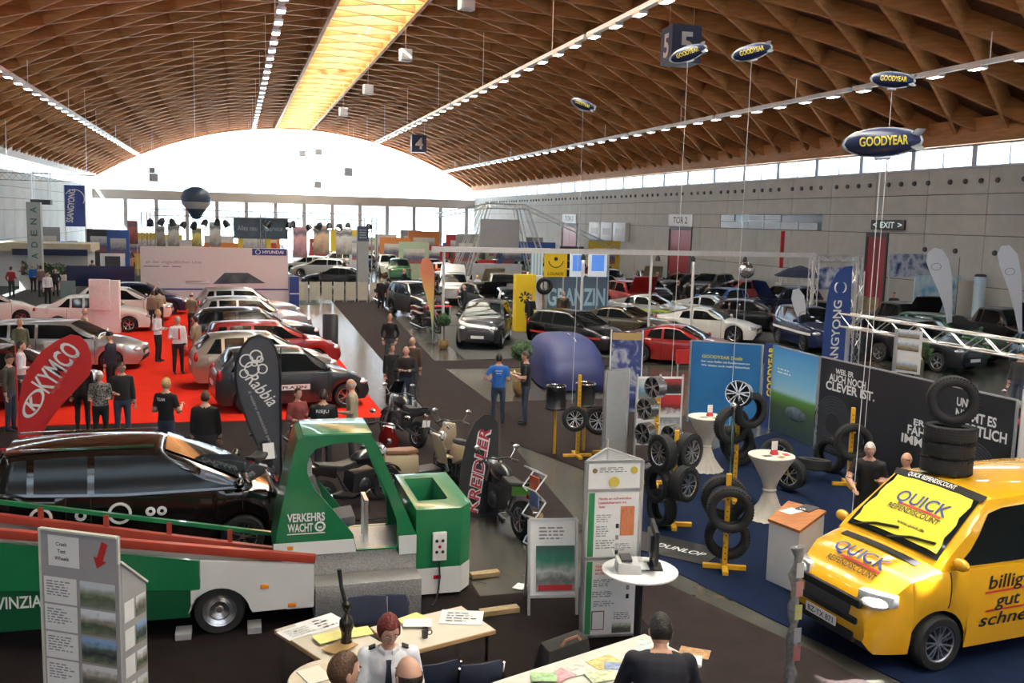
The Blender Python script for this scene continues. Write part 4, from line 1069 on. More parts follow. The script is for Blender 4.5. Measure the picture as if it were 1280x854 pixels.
# cab: two side frames with a large opening, roof, back wall
YC0, YC1 = 11.78, 12.68
outline = [(.42, .80), (.46, 1.10), (.57, 1.65), (.68, 2.15), (.72, 2.27), (.80, 2.31), (1.1, 2.31), (1.45, 2.31), (1.62, 2.29), (1.72, 2.12), (1.88, 1.72), (2.05, 1.32), (2.20, .98), (2.21, .72), (1.98, .72), (1.97, .80), (1.2, .80), (.8, .80)]
hole = [(.93, 1.62), (.86, 1.76), (.83, 1.85), (.83, 1.95), (.86, 2.05), (.93, 2.14), (1.15, 2.20), (1.40, 2.21), (1.55, 2.17), (1.62, 2.02), (1.72, 1.78), (1.83, 1.50), (1.95, 1.18), (1.97, .86), (1.94, .82), (1.44, .82), (1.40, 1.02), (1.15, 1.35)]
for yy in (YC0, YC1):
    q = MB(); n = len(outline); th = .05
    vs = [(x, yy, z) for x, z in outline]+[(x, yy, z) for x, z in hole]+[(x, yy+th, z) for x, z in outline]+[(x, yy+th, z) for x, z in hole]
    fs = []
    for i in range(n):
        j = (i+1) % n; fs += [(i, j, n+j, n+i), (2*n+i, 3*n+i, 3*n+j, 2*n+j), (i, 2*n+i, 2*n+j, j), (n+i, n+j, 3*n+j, 3*n+i)]
    q.add(vs, fs); q.build('cab_side', green, tr, angle=30)
q = MB(); pts = [(.42, .80), (.46, 1.10), (.57, 1.65), (.68, 2.15), (.72, 2.27), (.80, 2.31)]
q.loft([[(x, YC0+.03, z), (x, YC1+.03, z), (x+.04, YC1+.03, z), (x+.04, YC0+.03, z)] for x, z in pts]); q.build('cab_back', green, tr)
q = MB(); q.bx(.78, 1.63, YC0+.02, YC1+.04, 2.285, 2.325); q.build('cab_roof', green, tr, bevel=.015)
q = MB()
q.loft([[(x, YC0+.05, z), (x, YC1, z), (x-.03, YC1, z), (x-.03, YC0+.05, z)] for x, z in ((2.02, 1.38), (2.12, 1.16), (2.21, .95), (2.21, .72))]); q.build('cab_front', green, tr)
q = MB(); q.prism([(.42, .965), (1.405, .965), (1.43, .84), (1.43, .795), (.42, .795)], YC0-.008, YC0-.001, 0, 'xz'); q.build('white_band', white_pt, tr, smooth=False)
q = MB(); q.prism([(1.975, .965), (2.205, .965), (2.205, .72), (1.985, .72)], YC0-.008, YC0-.001, 0, 'xz'); q.build('white_band', white_pt, tr, smooth=False)
q = MB(); q.bx(.5, 2.2, YC0+.05, YC1, .78, .82); q.build('cab_floor', diam, tr)
q = MB(); q.box((.62, YC0-.01, .90), (.07, .02, .045)); q.build('side_marker', lamp_amber, tr)
q = MB()
put_text(q, 'VERKEHRS', (.815, YC0-.012, 1.285), (1, 0, 0), (0, 0, 1), .10, .46, bold=.03)
put_text(q, 'WACHT', (.745, YC0-.012, 1.155), (1, 0, 0), (0, 0, 1), .10, .31, bold=.03)
q.torus(.055, .012, 18, 6, axis='y', c=(.985, YC0-.008, 1.155)); put_text(q, 'w', (.985, YC0-.012, 1.155), (1, 0, 0), (0, 0, 1), .05, .06, bold=.02)
q.box((.815, YC0-.008, 1.075), (.46, .006, .012)); q.build('lettering', letter_w, tr, smooth=False, fix=False)
q = MB(); q.loft([[(1.05, 12.0, 1.02), (1.05, 12.5, 1.02), (1.45, 12.5, 1.06), (1.45, 12.0, 1.06)], [(1.05, 12.0, 1.14), (1.05, 12.5, 1.14), (1.45, 12.5, 1.20), (1.45, 12.0, 1.20)]]); q.loft([[(1.02, 12.02, 1.12), (1.02, 12.48, 1.12), (1.14, 12.48, 1.12), (1.14, 12.02, 1.12)], [(.86, 12.04, 1.66), (.86, 12.46, 1.66), (.96, 12.46, 1.66), (.96, 12.04, 1.66)]])
sled_seat = q.build('sled_seat', mat('sled_seat_grey', (.10, .10, .11), rough=.7), tr, bevel=.03)
q = MB(); q.box((.88, 12.25, 1.80), (.07, .24, .20)); q.build('headrest', mat('headrest_white', (.6, .6, .58), rough=.6), sled_seat, bevel=.02)
q = MB(); q.bar((1.60, 12.1, .82), (1.60, 12.1, 1.35), .05); q.bar((1.60, 12.4, .82), (1.60, 12.4, 1.35), .05); q.bar((1.60, 12.05, 1.35), (1.60, 12.45, 1.35), .05); q.build('grab_frame', alu, tr)
q = MB(); q.lathe([(.001, 2.235), (.16, 2.235), (.16, 2.26), (.001, 2.27)], 16, c=(1.15, 12.2, 0)); q.build('cab_lamp', white_pt, tr)
# counterweight box with recessed top
bx0, bx1, by0, by1 = 2.24, 3.02, 12.0, 13.8
q = MB(); P = [(bx0, by0), (bx1-.18, by0), (bx1, by0+.22), (bx1, by1), (bx0, by1)]
P2 = [(bx0+.10, by0+.42), (bx1-.30, by0+.42), (bx1-.26, by0+.50), (bx1-.26, by1-.25), (bx0+.10, by1-.25)]
n = 5; vs = [(x, y, .42) for x, y in P]+[(x, y, 1.22) for x, y in P]+[(x, y, 1.22) for x, y in P2]+[(x, y, .80) for x, y in P2]
fs = []
for i in range(n):
    j = (i+1) % n; fs += [(i, j, n+j, n+i), (n+i, n+j, 2*n+j, 2*n+i), (2*n+i, 2*n+j, 3*n+j, 3*n+i)]
fs.append(tuple(range(3*n, 4*n))); q.add(vs, fs); q.build('weight_box', green, tr, bevel=.008)
q = MB(); q.prism(P, .06, .42); q.build('weight_box_base', white_pt, tr, smooth=False)
q = MB(); q.box((2.55, by0-.03, .72), (.19, .05, .38)); q.build('control_panel', mat('control_white', (.78, .78, .76), rough=.4), tr, bevel=.01)
for k, (dx, dz, m_) in enumerate(((-.04, .08, letter_k), (.04, .08, letter_k), (0, .0, lamp_red), (-.04, -.07, letter_k), (.04, -.07, letter_k))):
    q = MB(); q.lathe([(.022, 0), (.018, -.012), (.001, -.014)], 10, axis='y', c=(2.55+dx, by0-.056, .72+dz)); q.build('button', m_, tr)
q = MB(); q.tube([(2.55, by0-.03, .53), (2.56, by0-.03, .3), (2.54, by0-.06, .14), (2.50, by0-.12, .02), (2.40, by0-.3, .02)], .012, 6); q.build('power_cable', black_p, tr)
q = MB(); q.box((2.53, by0-.006, .29), (.10, .012, .05)); q.build('side_marker', lamp_red, tr)
plank_m = ramp_mat('rough_plank', [(.3, (.20, .13, .06)), (.7, (.38, .27, .14))], scale=5, stretch=(1, 8, 8))
for (px, py, l, lb) in ((606, 722, .42, 'short rough wooden plank beside the green weight box'), (624, 768, .52, 'short wooden plank lying in front of the leaning notice easel')):
    p = G(px, py); q = MB(); q.box((0, 0, .035), (l, .13, .07)); o = q.build('plank', plank_m, None, (p.x, p.y, .014), R(6), bevel=.006); tag(o, lb, 'plank', 'wooden planks on the floor')

# ================================================================= BLACK CAR BEHIND THE TRAILER
bk = car('car', 'black people carrier parked behind the green trailer', 'mpv', mat('paint_black_gloss', (.012, .009, .008), rough=.12, metal=.2, coat=1.0, var=0), (-1.25, 14.85, .02), R(1.5), detail=2, H=1.66, xc=1.42, xa=.16)
q = MB()
for x, wd in ((-1.55, .28), (-1.05, .12), (-.55, .30), (-.15, .10), (.0, .10)):
    q.torus(wd*.45, .022, 20, 5, axis='y', c=(x+.2, -.915, .80), sq=.3)
q.build('lettering', letter_w, bk)
for sg in (-1, 1): q = MB(); q.bx(-1.85, .10, sg*.585-.015, sg*.585+.015, 1.655, 1.685); q.build('roof_rail', chrome, bk)

# ================================================================= NOTICE TOWER AT THE LEFT
grey_bd = mat('board_grey', (.36, .35, .36), rough=.6, var=.02); paper = mat('paper_white', (.80, .80, .79), rough=.7, var=.02)
def photo(name, cols, seed): return scene_print('print_'+name, [(.08+.26*i, c) for i, c in enumerate((cols[3], cols[0], cols[1], cols[2]))], .30, 3.2+seed*.35)
A = G(50, 660, 2.0); B_ = G(147, 672, 2.0); A.z = B_.z = 0
ux = (B_-A).normalized(); fw_ = (B_-A).length
nt_ = thing('notice_tower', 'grey corner notice tower with red arrow and four small photographs', 'display', (A.x, A.y, 0), math.atan2(ux.y, ux.x))
q = MB(); q.prism([(0, .02), (fw_, .02), (fw_, 2.0), (0, 2.0)], -.001, .035, 0, 'xz'); q.build('front_board', grey_bd, nt_, smooth=False)
q = MB(); q.prism([(.04, .02), (.40, .02), (.40, 1.42), (.04, 1.74)], fw_-.034, fw_+.0005, 0, 'yz'); q.build('side_board', grey_bd, nt_, smooth=False)
q = MB(); q.bar((0, -.005, 2.0), (fw_, -.005, 2.0), .045, .02); q.bar((fw_, 0, 2.0), (fw_, 0, 1.74), .02); q.bar((fw_, .02, 1.76), (fw_, .41, 1.425), .04, .02); q.bar((-.005, -.005, 0.02), (-.005, -.005, 2.0), .02); q.build('edge_trim', mat('trim_pale', (.62, .62, .55), rough=.4), nt_, smooth=False)
UX, UZ = (1, 0, 0), (0, 0, 1)
rectprint(nt_, 'title_sheet', (.22*fw_/.78+.02, -.006, 1.80), UX, UZ, .34, .30, paper)
q = MB(); put_text(q, 'Crash', (.24, -.012, 1.87), UX, UZ, .035, None); put_text(q, 'Test', (.24, -.012, 1.80), UX, UZ, .035, None); put_text(q, 'Wheels', (.24, -.012, 1.73), UX, UZ, .035, None); q.build('lettering', letter_k, nt_, smooth=False, fix=False)
q = MB(); ca = .60*fw_/.78; dz = Vector((-.09, 0, -.25)).normalized(); px_ = Vector((dz.z, 0, -dz.x)); c0 = Vector((ca+.06, -.008, 1.93)); c1 = c0+dz*.17; tip = c0+dz*.27
q.poly([c0-px_*.035, c0+px_*.035, c1+px_*.035, c1+px_*.075, tip, c1-px_*.075, c1-px_*.035]); q.build('red_arrow', letter_r, nt_, smooth=False, fix=False)
cols = [[(.10, .14, .08), (.30, .34, .25), (.62, .66, .70), (.20, .22, .18)], [(.08, .12, .06), (.35, .32, .28), (.75, .80, .85), (.25, .24, .18)], [(.03, .04, .05), (.12, .15, .12), (.25, .40, .65), (.20, .22, .14)], [(.10, .10, .09), (.30, .28, .22), (.70, .72, .72), (.18, .20, .14)]]
for k in range(4):
    z = 1.41-.275*k
    rectprint(nt_, 'caption_sheet', (.21, -.006, z), UX, UZ, .36, .255, paper)
    lines_print(nt_, (.20, -.008, z+.02), UX, UZ, .28, .16, 6, mat('print_grey', (.25, .25, .27), rough=.7), seed=k)
    rectprint(nt_, 'photograph', (.40+(fw_-.40)*.5-.005, -.006, z), UX, UZ, fw_-.47, .25, photo('site%d' % k, cols[k], k))
    rectprint(nt_, 'photograph', (fw_+.005, .305, z-.17), (0, 1, 0), UZ, .15, .20, photo('side%d' % k, cols[3-k], k+4))
    rectprint(nt_, 'caption_sheet', (fw_+.005, .13, z-.17), (0, 1, 0), UZ, .14, .20, paper)

# ================================================================= NOTICE TOWER IN THE MIDDLE
A = Vector((3.95, 10.33, 0)); B_ = Vector((4.63, 10.26, 0)); ux = (B_-A).normalized(); W_ = (B_-A).length
kt = thing('notice_tower', 'three-sided white notice tower with green stripes beside the round table', 'display', A, math.atan2(ux.y, ux.x))
HK = 2.21; apx = (W_*.62, .62)
q = MB()
for (x, y) in ((0, 0), (W_, 0), apx): q.tube([(x, y, 0.02), (x, y, HK)], .026, 8)
for (p, r_) in (((0, 0), (W_, 0)), ((W_, 0), apx), (apx, (0, 0))):
    for z in (.05, 1.02, 1.86, HK): q.bar((*p, z), (*r_, z), .03)
q.tube([(apx[0], apx[1], HK), (apx[0], apx[1], HK+.12)], .015, 6); q.build('frame', alu, kt)
for p, r_ in (((0, 0), (W_, 0)), ((W_, 0), apx), (apx, (0, 0))):
    for z0, z1 in ((.07, 1.0), (1.04, 1.84), (1.88, HK-.02)):
        d = Vector((r_[0]-p[0], r_[1]-p[1], 0)); q = MB(); q.bar((p[0]+d.x*.04, p[1]+d.y*.04, (z0+z1)/2), (p[0]+d.x*.96, p[1]+d.y*.96, (z0+z1)/2), .012, z1-z0); q.build('panel', white_p, kt, smooth=False)
gstripe = mat('stripe_green', (.03, .24, .08), rough=.5)
for z0, z1 in ((.08, .99), (1.05, 1.83)): rectprint(kt, 'green_stripe', (.075, -.012, (z0+z1)/2), UX, UZ, .07, z1-z0, gstripe)
pr = mat('print_grey', (.25, .25, .27), rough=.7)
gold = mat('emblem_gold', (.62, .50, .08), rough=.5)
for x, z, r_, m_ in ((.34, 1.96, .065, gold), (.10, 2.10, .03, mat('emblem_brown', (.25, .16, .08))), (.58, 2.10, .045, gold)): q = MB(); q.lathe([(.001, 0), (r_, 0), (r_, .004), (.001, .004)], 18, axis='y', c=(x, -.016, z)); q.build('emblem', m_, kt, smooth=False)
lines_print(kt, (.34, -.010, 2.11), UX, UZ, .36, .07, 3, pr, 11)
for txt, x, z, wd in (('Nicht so schwerelos', .36, 1.76, .40), ('Lastsicherung im', .33, 1.71, .34), ('Auto', .20, 1.66, .08), ('Gute Ladung', .33, .93, .36), ('Lastsicherung und Reise', .36, .885, .42), ('im Fahrzeug', .27, .84, .24)): q = MB(); put_text(q, txt, (x, -.012, z), UX, UZ, .028, wd); q.build('heading', letter_r, kt, smooth=False, fix=False)
for k, (x, z, w_, h_, rws) in enumerate(((.24, 1.52, .20, .10, 4), (.24, 1.36, .20, .14, 5), (.26, 1.20, .24, .12, 4), (.26, .72, .26, .10, 4), (.26, .58, .28, .08, 3), (.28, .46, .28, .08, 3), (.50, .30, .20, .10, 4), (.48, 1.16, .2, .1, 4))): lines_print(kt, (x, -.010, z), UX, UZ, w_, h_, rws, pr, 20+k)
rectprint(kt, 'picture', (.52, -.009, 1.48), UX, UZ, .17, .36, ramp_mat('print_cabinet', [(.3, (.50, .12, .04)), (.5, (.62, .22, .10)), (.75, (.45, .10, .05))], scale=6, stretch=(8, 1, 1)))
rectprint(kt, 'picture', (.20, -.009, .25), UX, UZ, .16, .24, mat('print_frame_brown', (.24, .10, .06), rough=.6)); rectprint(kt, 'picture', (.20, -.014, .25), UX, UZ, .135, .215, paper)
rectprint(kt, 'picture', (.50, -.009, .16), UX, UZ, .24, .15, photo('bike', [(.10, .12, .08), (.30, .40, .25), (.75, .75, .72), (.12, .12, .12)], 3))
for z, m_ in ((.77, mat('print_blue', (.08, .10, .30), rough=.5)), (.65, pr), (.54, letter_k), (1.42, letter_k), (1.28, pr), (1.10, letter_k)): rectprint(kt, 'pictogram', (.56 if z < 1 else .40, -.009, z), UX, UZ, .035, .055, m_)

# leaning poster easel
A = G(662, 772); e0 = Vector((3.55, 11.15, 0)); e1 = Vector((4.30, 11.02, 0)); ux = (e1-e0).normalized(); W_ = .62
es = thing('poster_easel', 'white sign board with a green car poster leaning beside the notice tower', 'display', e0, math.atan2(ux.y, ux.x))
Tl = lambda x, z: (x, z*.22, z)
def tilt(o): o.rotation_euler = (-R(11), 0, 0); return o
q = MB()
for x in (0, W_): q.bar((x, 0, .015), (x, 0, 1.22), .035)
for z in (.25, 1.22): q.bar((0, 0, z), (W_, 0, z), .035)
tilt(q.build('frame', alu, es))
q = MB(); q.bx(.02, W_-.02, .0, .02, .27, 1.20); tilt(q.build('board', white_p, es, smooth=False))
o = tilt(rectprint(es, 'poster', (W_/2+.03, -.006, .60), UX, UZ, .50, .58, scene_print('print_rally', [(.05, (.35, .36, .36)), (.25, (.16, .18, .18)), (.42, (.55, .60, .58)), (.55, (.20, .30, .26)), (.72, (.03, .20, .13)), (.95, (.04, .10, .09))], .22, 4)))
o = tilt(rectprint(es, 'poster_band', (W_/2+.03, -.012, .36), UX, UZ, .44, .07, letter_r))
o = tilt(lines_print(es, (W_/2, -.008, 1.05), UX, UZ, .36, .18, 4, pr, 5))
q = MB()
for x in (.02, W_-.02): q.bar((x, .24, 1.2), (x, .62, .02), .03)
q.build('back_leg', alu, es)
# wire brochure rack
p = G(668, 690); rk = thing('brochure_rack', 'folding wire brochure rack holding leaflets behind the poster easel', 'rack', (p.x, p.y+.25, .003), R(-72))
q = MB()
for s_ in (-.17, .17):
    zz = [(0, .02), (.16, .30), (-.04, .48), (.16, .72), (-.04, .92), (.16, 1.14), (-.02, 1.24)]
    for a, b in zip(zz, zz[1:]): q.tube([(s_, a[0], a[1]), (s_, b[0], b[1])], .012, 6)
for y, z in ((.16, .30), (.16, .72), (.16, 1.14), (-.04, .48), (-.04, .92), (-.02, 1.24), (0, .02)): q.tube([(-.17, y, z), (.17, y, z)], .012, 6)
q.build('wire_frame', alu, rk)
for z, m_ in ((.33, mat('leaflet_ochre', (.55, .36, .08))), (.75, mat('leaflet_blue', (.12, .16, .34))), (.98, mat('leaflet_red', (.55, .12, .06)))):
    q = MB(); q.box((0, .06, z), (.24, .02, .24)); o = q.build('leaflet_stack', m_, rk, smooth=False)
p = G(650, 735); sheet('leaflet', 'pale leaflet dropped on the bare floor left of the poster easel', (p.x, p.y, .02), R(50), (.21, .15), paper)

# ================================================================= ROUND TABLE WITH MONITOR
c = G(800, 712, 1.08)
rt = thing('bar_table', 'round white bar table carrying a black monitor', 'table', (c.x, c.y, 0))
q = MB(); q.lathe([(.001, 1.05), (.42, 1.05), (.435, 1.06), (.435, 1.075), (.42, 1.085), (.001, 1.085)], 32); q.build('table_top', white_p, rt)
q = MB(); q.tube([(0, 0, .03), (0, 0, 1.05)], .045, 12); q.build('column', black_p, rt)
q = MB(); q.lathe([(.001, .0), (.26, .0), (.26, .012), (.06, .035), (.001, .035)], 24); q.build('foot', black_p, rt)
mo = thing('monitor', 'black flat monitor seen from behind on the round bar table', 'monitor', (c.x+.17, c.y+.02, 1.086), R(72))
q = MB(); q.box((0, 0, .30), (.54, .045, .40)); q.box((0, .035, .30), (.34, .05, .26)); q.build('screen_case', black_p, mo, bevel=.01)
q = MB(); q.box((0, .02, .08), (.07, .05, .18)); q.box((0, .0, .01), (.26, .20, .02)); q.build('stand', black_p, mo, bevel=.006)
rectprint(mo, 'screen', (0, -.024, .30), UX, UZ, .50, .36, mat('screen_dark', (.02, .022, .025), rough=.1))
pn = thing('printer', 'small pale grey printer with a paper tray on the round bar table', 'printer', (c.x-.16, c.y+.0, 1.086), R(75))
q = MB(); q.loft([[(-.15, -.15, 0), (.15, -.15, 0), (.15, .13, 0), (-.15, .13, 0)], [(-.14, -.13, .10), (.14, -.13, .10), (.14, .12, .13), (-.14, .12, .13)]]); q.build('case', mat('printer_grey', (.55, .55, .54), rough=.5), pn, bevel=.012)
q = MB(); q.box((0, .02, .145), (.22, .12, .03)); q.build('lid', dark_grey, pn); q = MB(); q.box((0, -.19, .05), (.22, .10, .006)); q.build('paper_tray', white_p, pn)
q = MB(); q.bar((0, .13, .12), (0, .17, .22), .22, .006); q.build('paper', paper, pn)

# ================================================================= TABLES WITH THE UNIFORMED WOMAN
edge_w = ramp_mat('beech_edge', [(.3, (.42, .24, .10)), (.7, (.56, .35, .17))], scale=4, stretch=(1, 1, 8)); top_w = mat('laminate_white', (.56, .50, .41), rough=.4, var=.03)
def quad_table(label, pts, z=.74, top=None, legs_m=None, name='table', edge=None, group=None):
    cx = sum(p[0] for p in pts)/4; cy = sum(p[1] for p in pts)/4; t = thing(name, label, 'table', (cx, cy, 0), 0, group)
    P = [(p[0]-cx, p[1]-cy) for p in pts]
    q = MB(); q.prism(P, z-.045, z-.006); q.build('edge_band', edge or edge_w, t, smooth=False)
    q = MB(); q.prism([(x*.985, y*.985) for x, y in P], z-.006, z); q.build('table_top', top or top_w, t, smooth=False)
    for x, y in P:
        q = MB(); q.tube([(x*.86, y*.86, .0), (x*.86, y*.86, z-.045)], .02, 8); q.build('leg', legs_m or chrome, t)
    return t
def off(a, b, w_):                              # rectangle from edge a-b, w_ metres to its left
    d = (Vector(b)-Vector(a)).normalized(); n_ = Vector((-d.y, d.x, 0))*w_; return [(a[0], a[1]), (b[0], b[1]), (b[0]+n_.x, b[1]+n_.y), (a[0]+n_.x, a[1]+n_.y)]
ta = G(343, 787, .74); tb = G(413, 766, .74); d = (tb-ta).normalized(); n_ = Vector((d.y, -d.x, 0)); L1 = 1.20
quad_table('pale topped wooden table at the left holding printed sheets and a water pipe', [ta, ta+n_*L1, tb+n_*L1, tb][0:4], group='pale wooden tables')
tc = G(577, 757, .74); td = G(620, 787, .74); d2 = (G(522, 812, .74)-td).normalized(); L2 = 1.12
quad_table('pale topped wooden table at the right with a printed sheet and a dark mug', [tc, tc+d2*L2, td+d2*L2, td][::-1], z=.737, group='pale wooden tables')
def on(px, py, z=.742): return G(px, py, z)
def notice(label, px, py, rz, sz, seed):
    p = on(px, py); o = sheet('notice_sheet', label, (p.x, p.y, .742+.005*(seed-1 if seed < 3 else 0)), rz, sz, paper, 'leaflet', 'printed notices on the tables')
    lines_print(o, (0, 0, .0), (1, 0, 0), (0, 1, 0), sz[0]*.7, sz[1]*.75, 4, letter_k, seed)
notice('white printed notice on the left wooden table', 402, 780, R(28), (.46, .34), 1); notice('second white notice sheet at the left end of the left wooden table', 375, 790, R(28), (.40, .26), 2)
notice('white printed notice on the right wooden table', 577, 772, R(-18), (.46, .36), 3)
yel = mat('paper_yellow', (.75, .68, .25), rough=.7)
for k, (px, py, r_, m_, lb) in enumerate(((446, 792, 10, yel, 'yellow flyer beside the water pipe'), (515, 776, 30, yel, 'yellow flyer behind the uniformed woman'), (522, 781, -12, paper, 'white flyer behind the uniformed woman'), (425, 812, 40, mat('folder_brown', (.36, .22, .08)), 'brown folder on the left wooden table'), (412, 800, 20, yel, 'yellow note on the near edge of the left table'))):
    p = on(px, py); sheet('flyer', lb, (p.x, p.y, .753+.005*k), R(r_), (.30, .21), m_)
p = on(433, 806); wp = thing('water_pipe', 'tall dark bottle-shaped water pipe standing on the left wooden table', 'ornament', (p.x, p.y, .742))
q = MB(); q.lathe([(.001, 0), (.055, 0), (.06, .03), (.05, .09), (.055, .14), (.075, .20), (.07, .26), (.035, .30), (.02, .33), (.05, .37), (.05, .43), (.02, .46), (.001, .46)], 18); q.build('bottle', mat('dark_glass', (.03, .028, .02), rough=.12, metal=.4, var=.3, scale=30), wp)
q = MB(); q.tube([(-.01, 0, .44), (-.05, .02, .60), (-.07, .03, .78)], [.022, .020, .024], 10); q.build('mouthpiece', black_p, wp)
p = on(531, 797); mg = thing('mug', 'small dark mug on the right wooden table', 'mug', (p.x, p.y, .742))
q = MB(); q.lathe([(.001, 0), (.032, 0), (.036, .10), (.032, .10), (.029, .01), (.001, .01)], 14); q.build('cup', dark_grey, mg); q = MB(); q.torus(.024, .006, 12, 6, axis='y', c=(.05, 0, .05)); q.build('handle', dark_grey, mg)
navy = cloth('navy_seat', (.018, .026, .055), .7)
for px, py, z, rz, lb in ((460, 768, .80, 265, 'navy chair behind the uniformed woman, its back rounded'), (486, 764, .82, 262, 'navy chair tucked close behind the red-haired woman'), (535, 825, .80, 100, 'navy chair beside the bald man at the right table'), (590, 822, .82, 95, 'navy chair with chrome posts at the front edge of the right table')):
    p = G(px, py, z); chair(lb, (p.x, p.y, .014), R(rz), navy, 'navy chairs')
# round table at the bottom edge
c = G(420, 848, 1.06); rt2 = thing('bar_table', 'round cream bar table at the bottom edge with magazines', 'table', (c.x, c.y, .014))
q = MB(); q.lathe([(.001, 1.02), (.40, 1.02), (.41, 1.03), (.40, 1.045), (.001, 1.045)], 32); q.build('table_top', mat('laminate_cream', (.58, .50, .38), rough=.4), rt2)
q = MB(); q.tube([(0, 0, .03), (0, 0, 1.02)], .04, 10); q.build('column', alu, rt2); q = MB(); q.lathe([(.001, 0), (.24, 0), (.24, .012), (.05, .03), (.001, .03)], 20); q.build('foot', alu, rt2)
p = G(393, 845, 1.06); sheet('magazine', 'colourful magazine on the round cream bar table', (p.x, p.y, 1.061), R(20), (.21, .28), photo('mag', [(.10, .30, .55), (.60, .55, .15), (.75, .72, .60), (.30, .15, .10)], 2), 'magazine', th=.01)
# the four people in front
blouse = cloth('uniform_white', (.74, .76, .80), .7); dark_tr = cloth('uniform_navy', (.02, .025, .05))
p = G(486, 775, 1.68)
wm, HM, Tm = person('red-haired woman in white uniform shirt with dark tie and shoulder boards', (p.x, p.y, .014), R(-98), blouse, dark_tr, ('bob', 'red'), 'bent', 'lap', 1.76, fine=True, female=True, bulk=1.18, hscale=1.14, head=(R(12), R(20)), lean=R(4))
navy_t = mat('tie_navy', (.015, .018, .04), rough=.6)
def onchest(*p): return Tm @ Vector(p)
q = MB(); q.loft([[onchest(.150, s_*.022, .47), onchest(.150, -s_*.022, .47), onchest(.135, -s_*.022, .47), onchest(.135, s_*.022, .47)] for s_ in (1,)]+[[onchest(.178, w_, z), onchest(.178, -w_, z), onchest(.165, -w_, z), onchest(.165, w_, z)] for w_, z in ((.018, .43), (.035, .20), (.040, .06), (.004, .02))]); q.build('tie', navy_t, wm)
for sg in (1, -1):
    q = MB(); q.M = Tm @ Matrix.Translation((.0, sg*.165, .505)) @ Matrix.Rotation(sg*R(-24), 4, 'X'); q.box((0, 0, 0), (.055, .12, .014)); q.build('shoulder_board', letter_k, wm)
    q = MB(); q.M = Tm; q.loft([[(.05, sg*.075, .535), (.10, sg*.025, .50), (.115, sg*.03, .49), (.06, sg*.09, .515)], [(.055, sg*.07, .56), (.085, sg*.03, .53), (.10, sg*.035, .52), (.065, sg*.085, .54)]]); q.build('collar', blouse, wm)
q = MB(); q.M = Tm; q.ball((.155, .09, .33), (.012, .022, .028), 8, 6); q.build('badge', letter_k, wm)
q = MB(); q.M = Tm; q.ball((.03, .225, .36), (.03, .02, .035), 8, 6); q.build('arm_badge', mat('badge_navy_red', (.10, .02, .05)), wm)
p = G(428, 836, 1.70)
person('person with short brown hair seen from behind at the round cream table', (p.x, p.y, .014), R(60), cloth('olive', (.10, .09, .06)), dark_tr, ('short', 'brown'), 'bent', 'bent', 1.80, fine=True, female=True, head=(R(-40), R(8)), hscale=1.22)
p = G(513, 842, 1.72)
person('balding man seen from above facing the uniformed woman', (p.x, p.y, .014), R(105), cloth('slate', (.08, .09, .11)), dark_tr, ('bald', 'dark'), 'down', 'bent', 1.82, fine=True, head=(0, R(6)), hscale=1.15)
p = G(828, 826, 1.50)
person('black-haired man in a black sweater bending over the leaflet table', (p.x, p.y, .014), R(70), cloth('sweater_black', (.012, .012, .02)), dark_tr, ('short', 'black'), 'table', 'table', 1.82, fine=True, bulk=1.32, hscale=1.12, lean=R(20), head=(R(10), R(18)))
# leaflet table
q4 = [G(622, 852, .74), G(700, 826, .74), G(806, 792, .74), G(892, 832, .74)]
a, b = G(806, 792, .74), G(640, 845, .74); d = (b-a).normalized(); n_ = Vector((-d.y, d.x, 0))*.80
quad_table('long white table covered with leaflets at the bottom right', [(a.x, a.y), (a+n_)[:2], (a+n_+d*2.3)[:2], (a+d*2.3)[:2]], top=mat('cloth_white_top', (.64, .62, .56), rough=.7), edge=white_p)
lf = [(755, 828, 20, (.30, .21), (.66, .50, .18), 'orange and yellow picture leaflet on the white table'), (768, 833, -20, (.20, .15), (.25, .32, .50), 'blue picture leaflet on the white table'), (716, 840, 10, (.30, .21), (.62, .60, .55), 'white leaflet pile on the white table'), (700, 846, 30, (.26, .18), (.62, .30, .34), 'pink leaflet near the dark bag'), (752, 847, 5, (.28, .20), (.55, .62, .40), 'pale green leaflet at the bottom edge'), (868, 818, -35, (.30, .21), (.45, .25, .12), 'brown photo brochure beside the black-haired man'), (858, 826, -30, (.30, .21), (.78, .78, .76), 'white brochure under the brown one'), (815, 815, 60, (.42, .30), (.60, .72, .66), 'large pale green sheet in front of the black-haired man'), (795, 826, 12, (.24, .17), (.80, .80, .80), 'white sheet beside the large pale green sheet'), (680, 850, -15, (.24, .17), (.30, .50, .25), 'green leaflet at the bottom edge of the white table')]
for k, (px, py, r_, sz, c_, lb) in enumerate(lf):
    p = G(px, py, .742); sheet('leaflet', lb, (p.x, p.y, .742+.003*k), R(r_), sz, ramp_mat('print_leaf%d' % k, [(.35, tuple(x*.6 for x in c_)), (.5, c_), (.7, tuple(min(.85, x*1.3) for x in c_))], scale=14, rough=.4), 'leaflet', 'leaflets on the white table')
p = G(722, 826, .74); bg_ = thing('shoulder_bag', 'black bag with a brown handle slumped behind the white leaflet table', 'bag', (p.x-.05, p.y+.28, .014), R(12))
q = MB(); q.loft([[(-.26, -.12, 0), (.26, -.12, 0), (.26, .14, 0), (-.26, .14, 0)], [(-.27, -.14, .5), (.27, -.14, .5), (.27, .14, .5), (-.27, .14, .5)], [(-.22, -.10, .78), (.24, -.10, .84), (.24, .10, .86), (-.22, .10, .80)]]); q.build('body', cloth('bag_black', (.014, .013, .013)), bg_, bevel=.03)
q = MB(); q.tube([(-.10, -.12, .82), (-.06, -.13, .88), (.08, -.13, .90), (.12, -.12, .85)], .014, 6); q.build('handle', mat('strap_brown', (.20, .08, .03)), bg_)
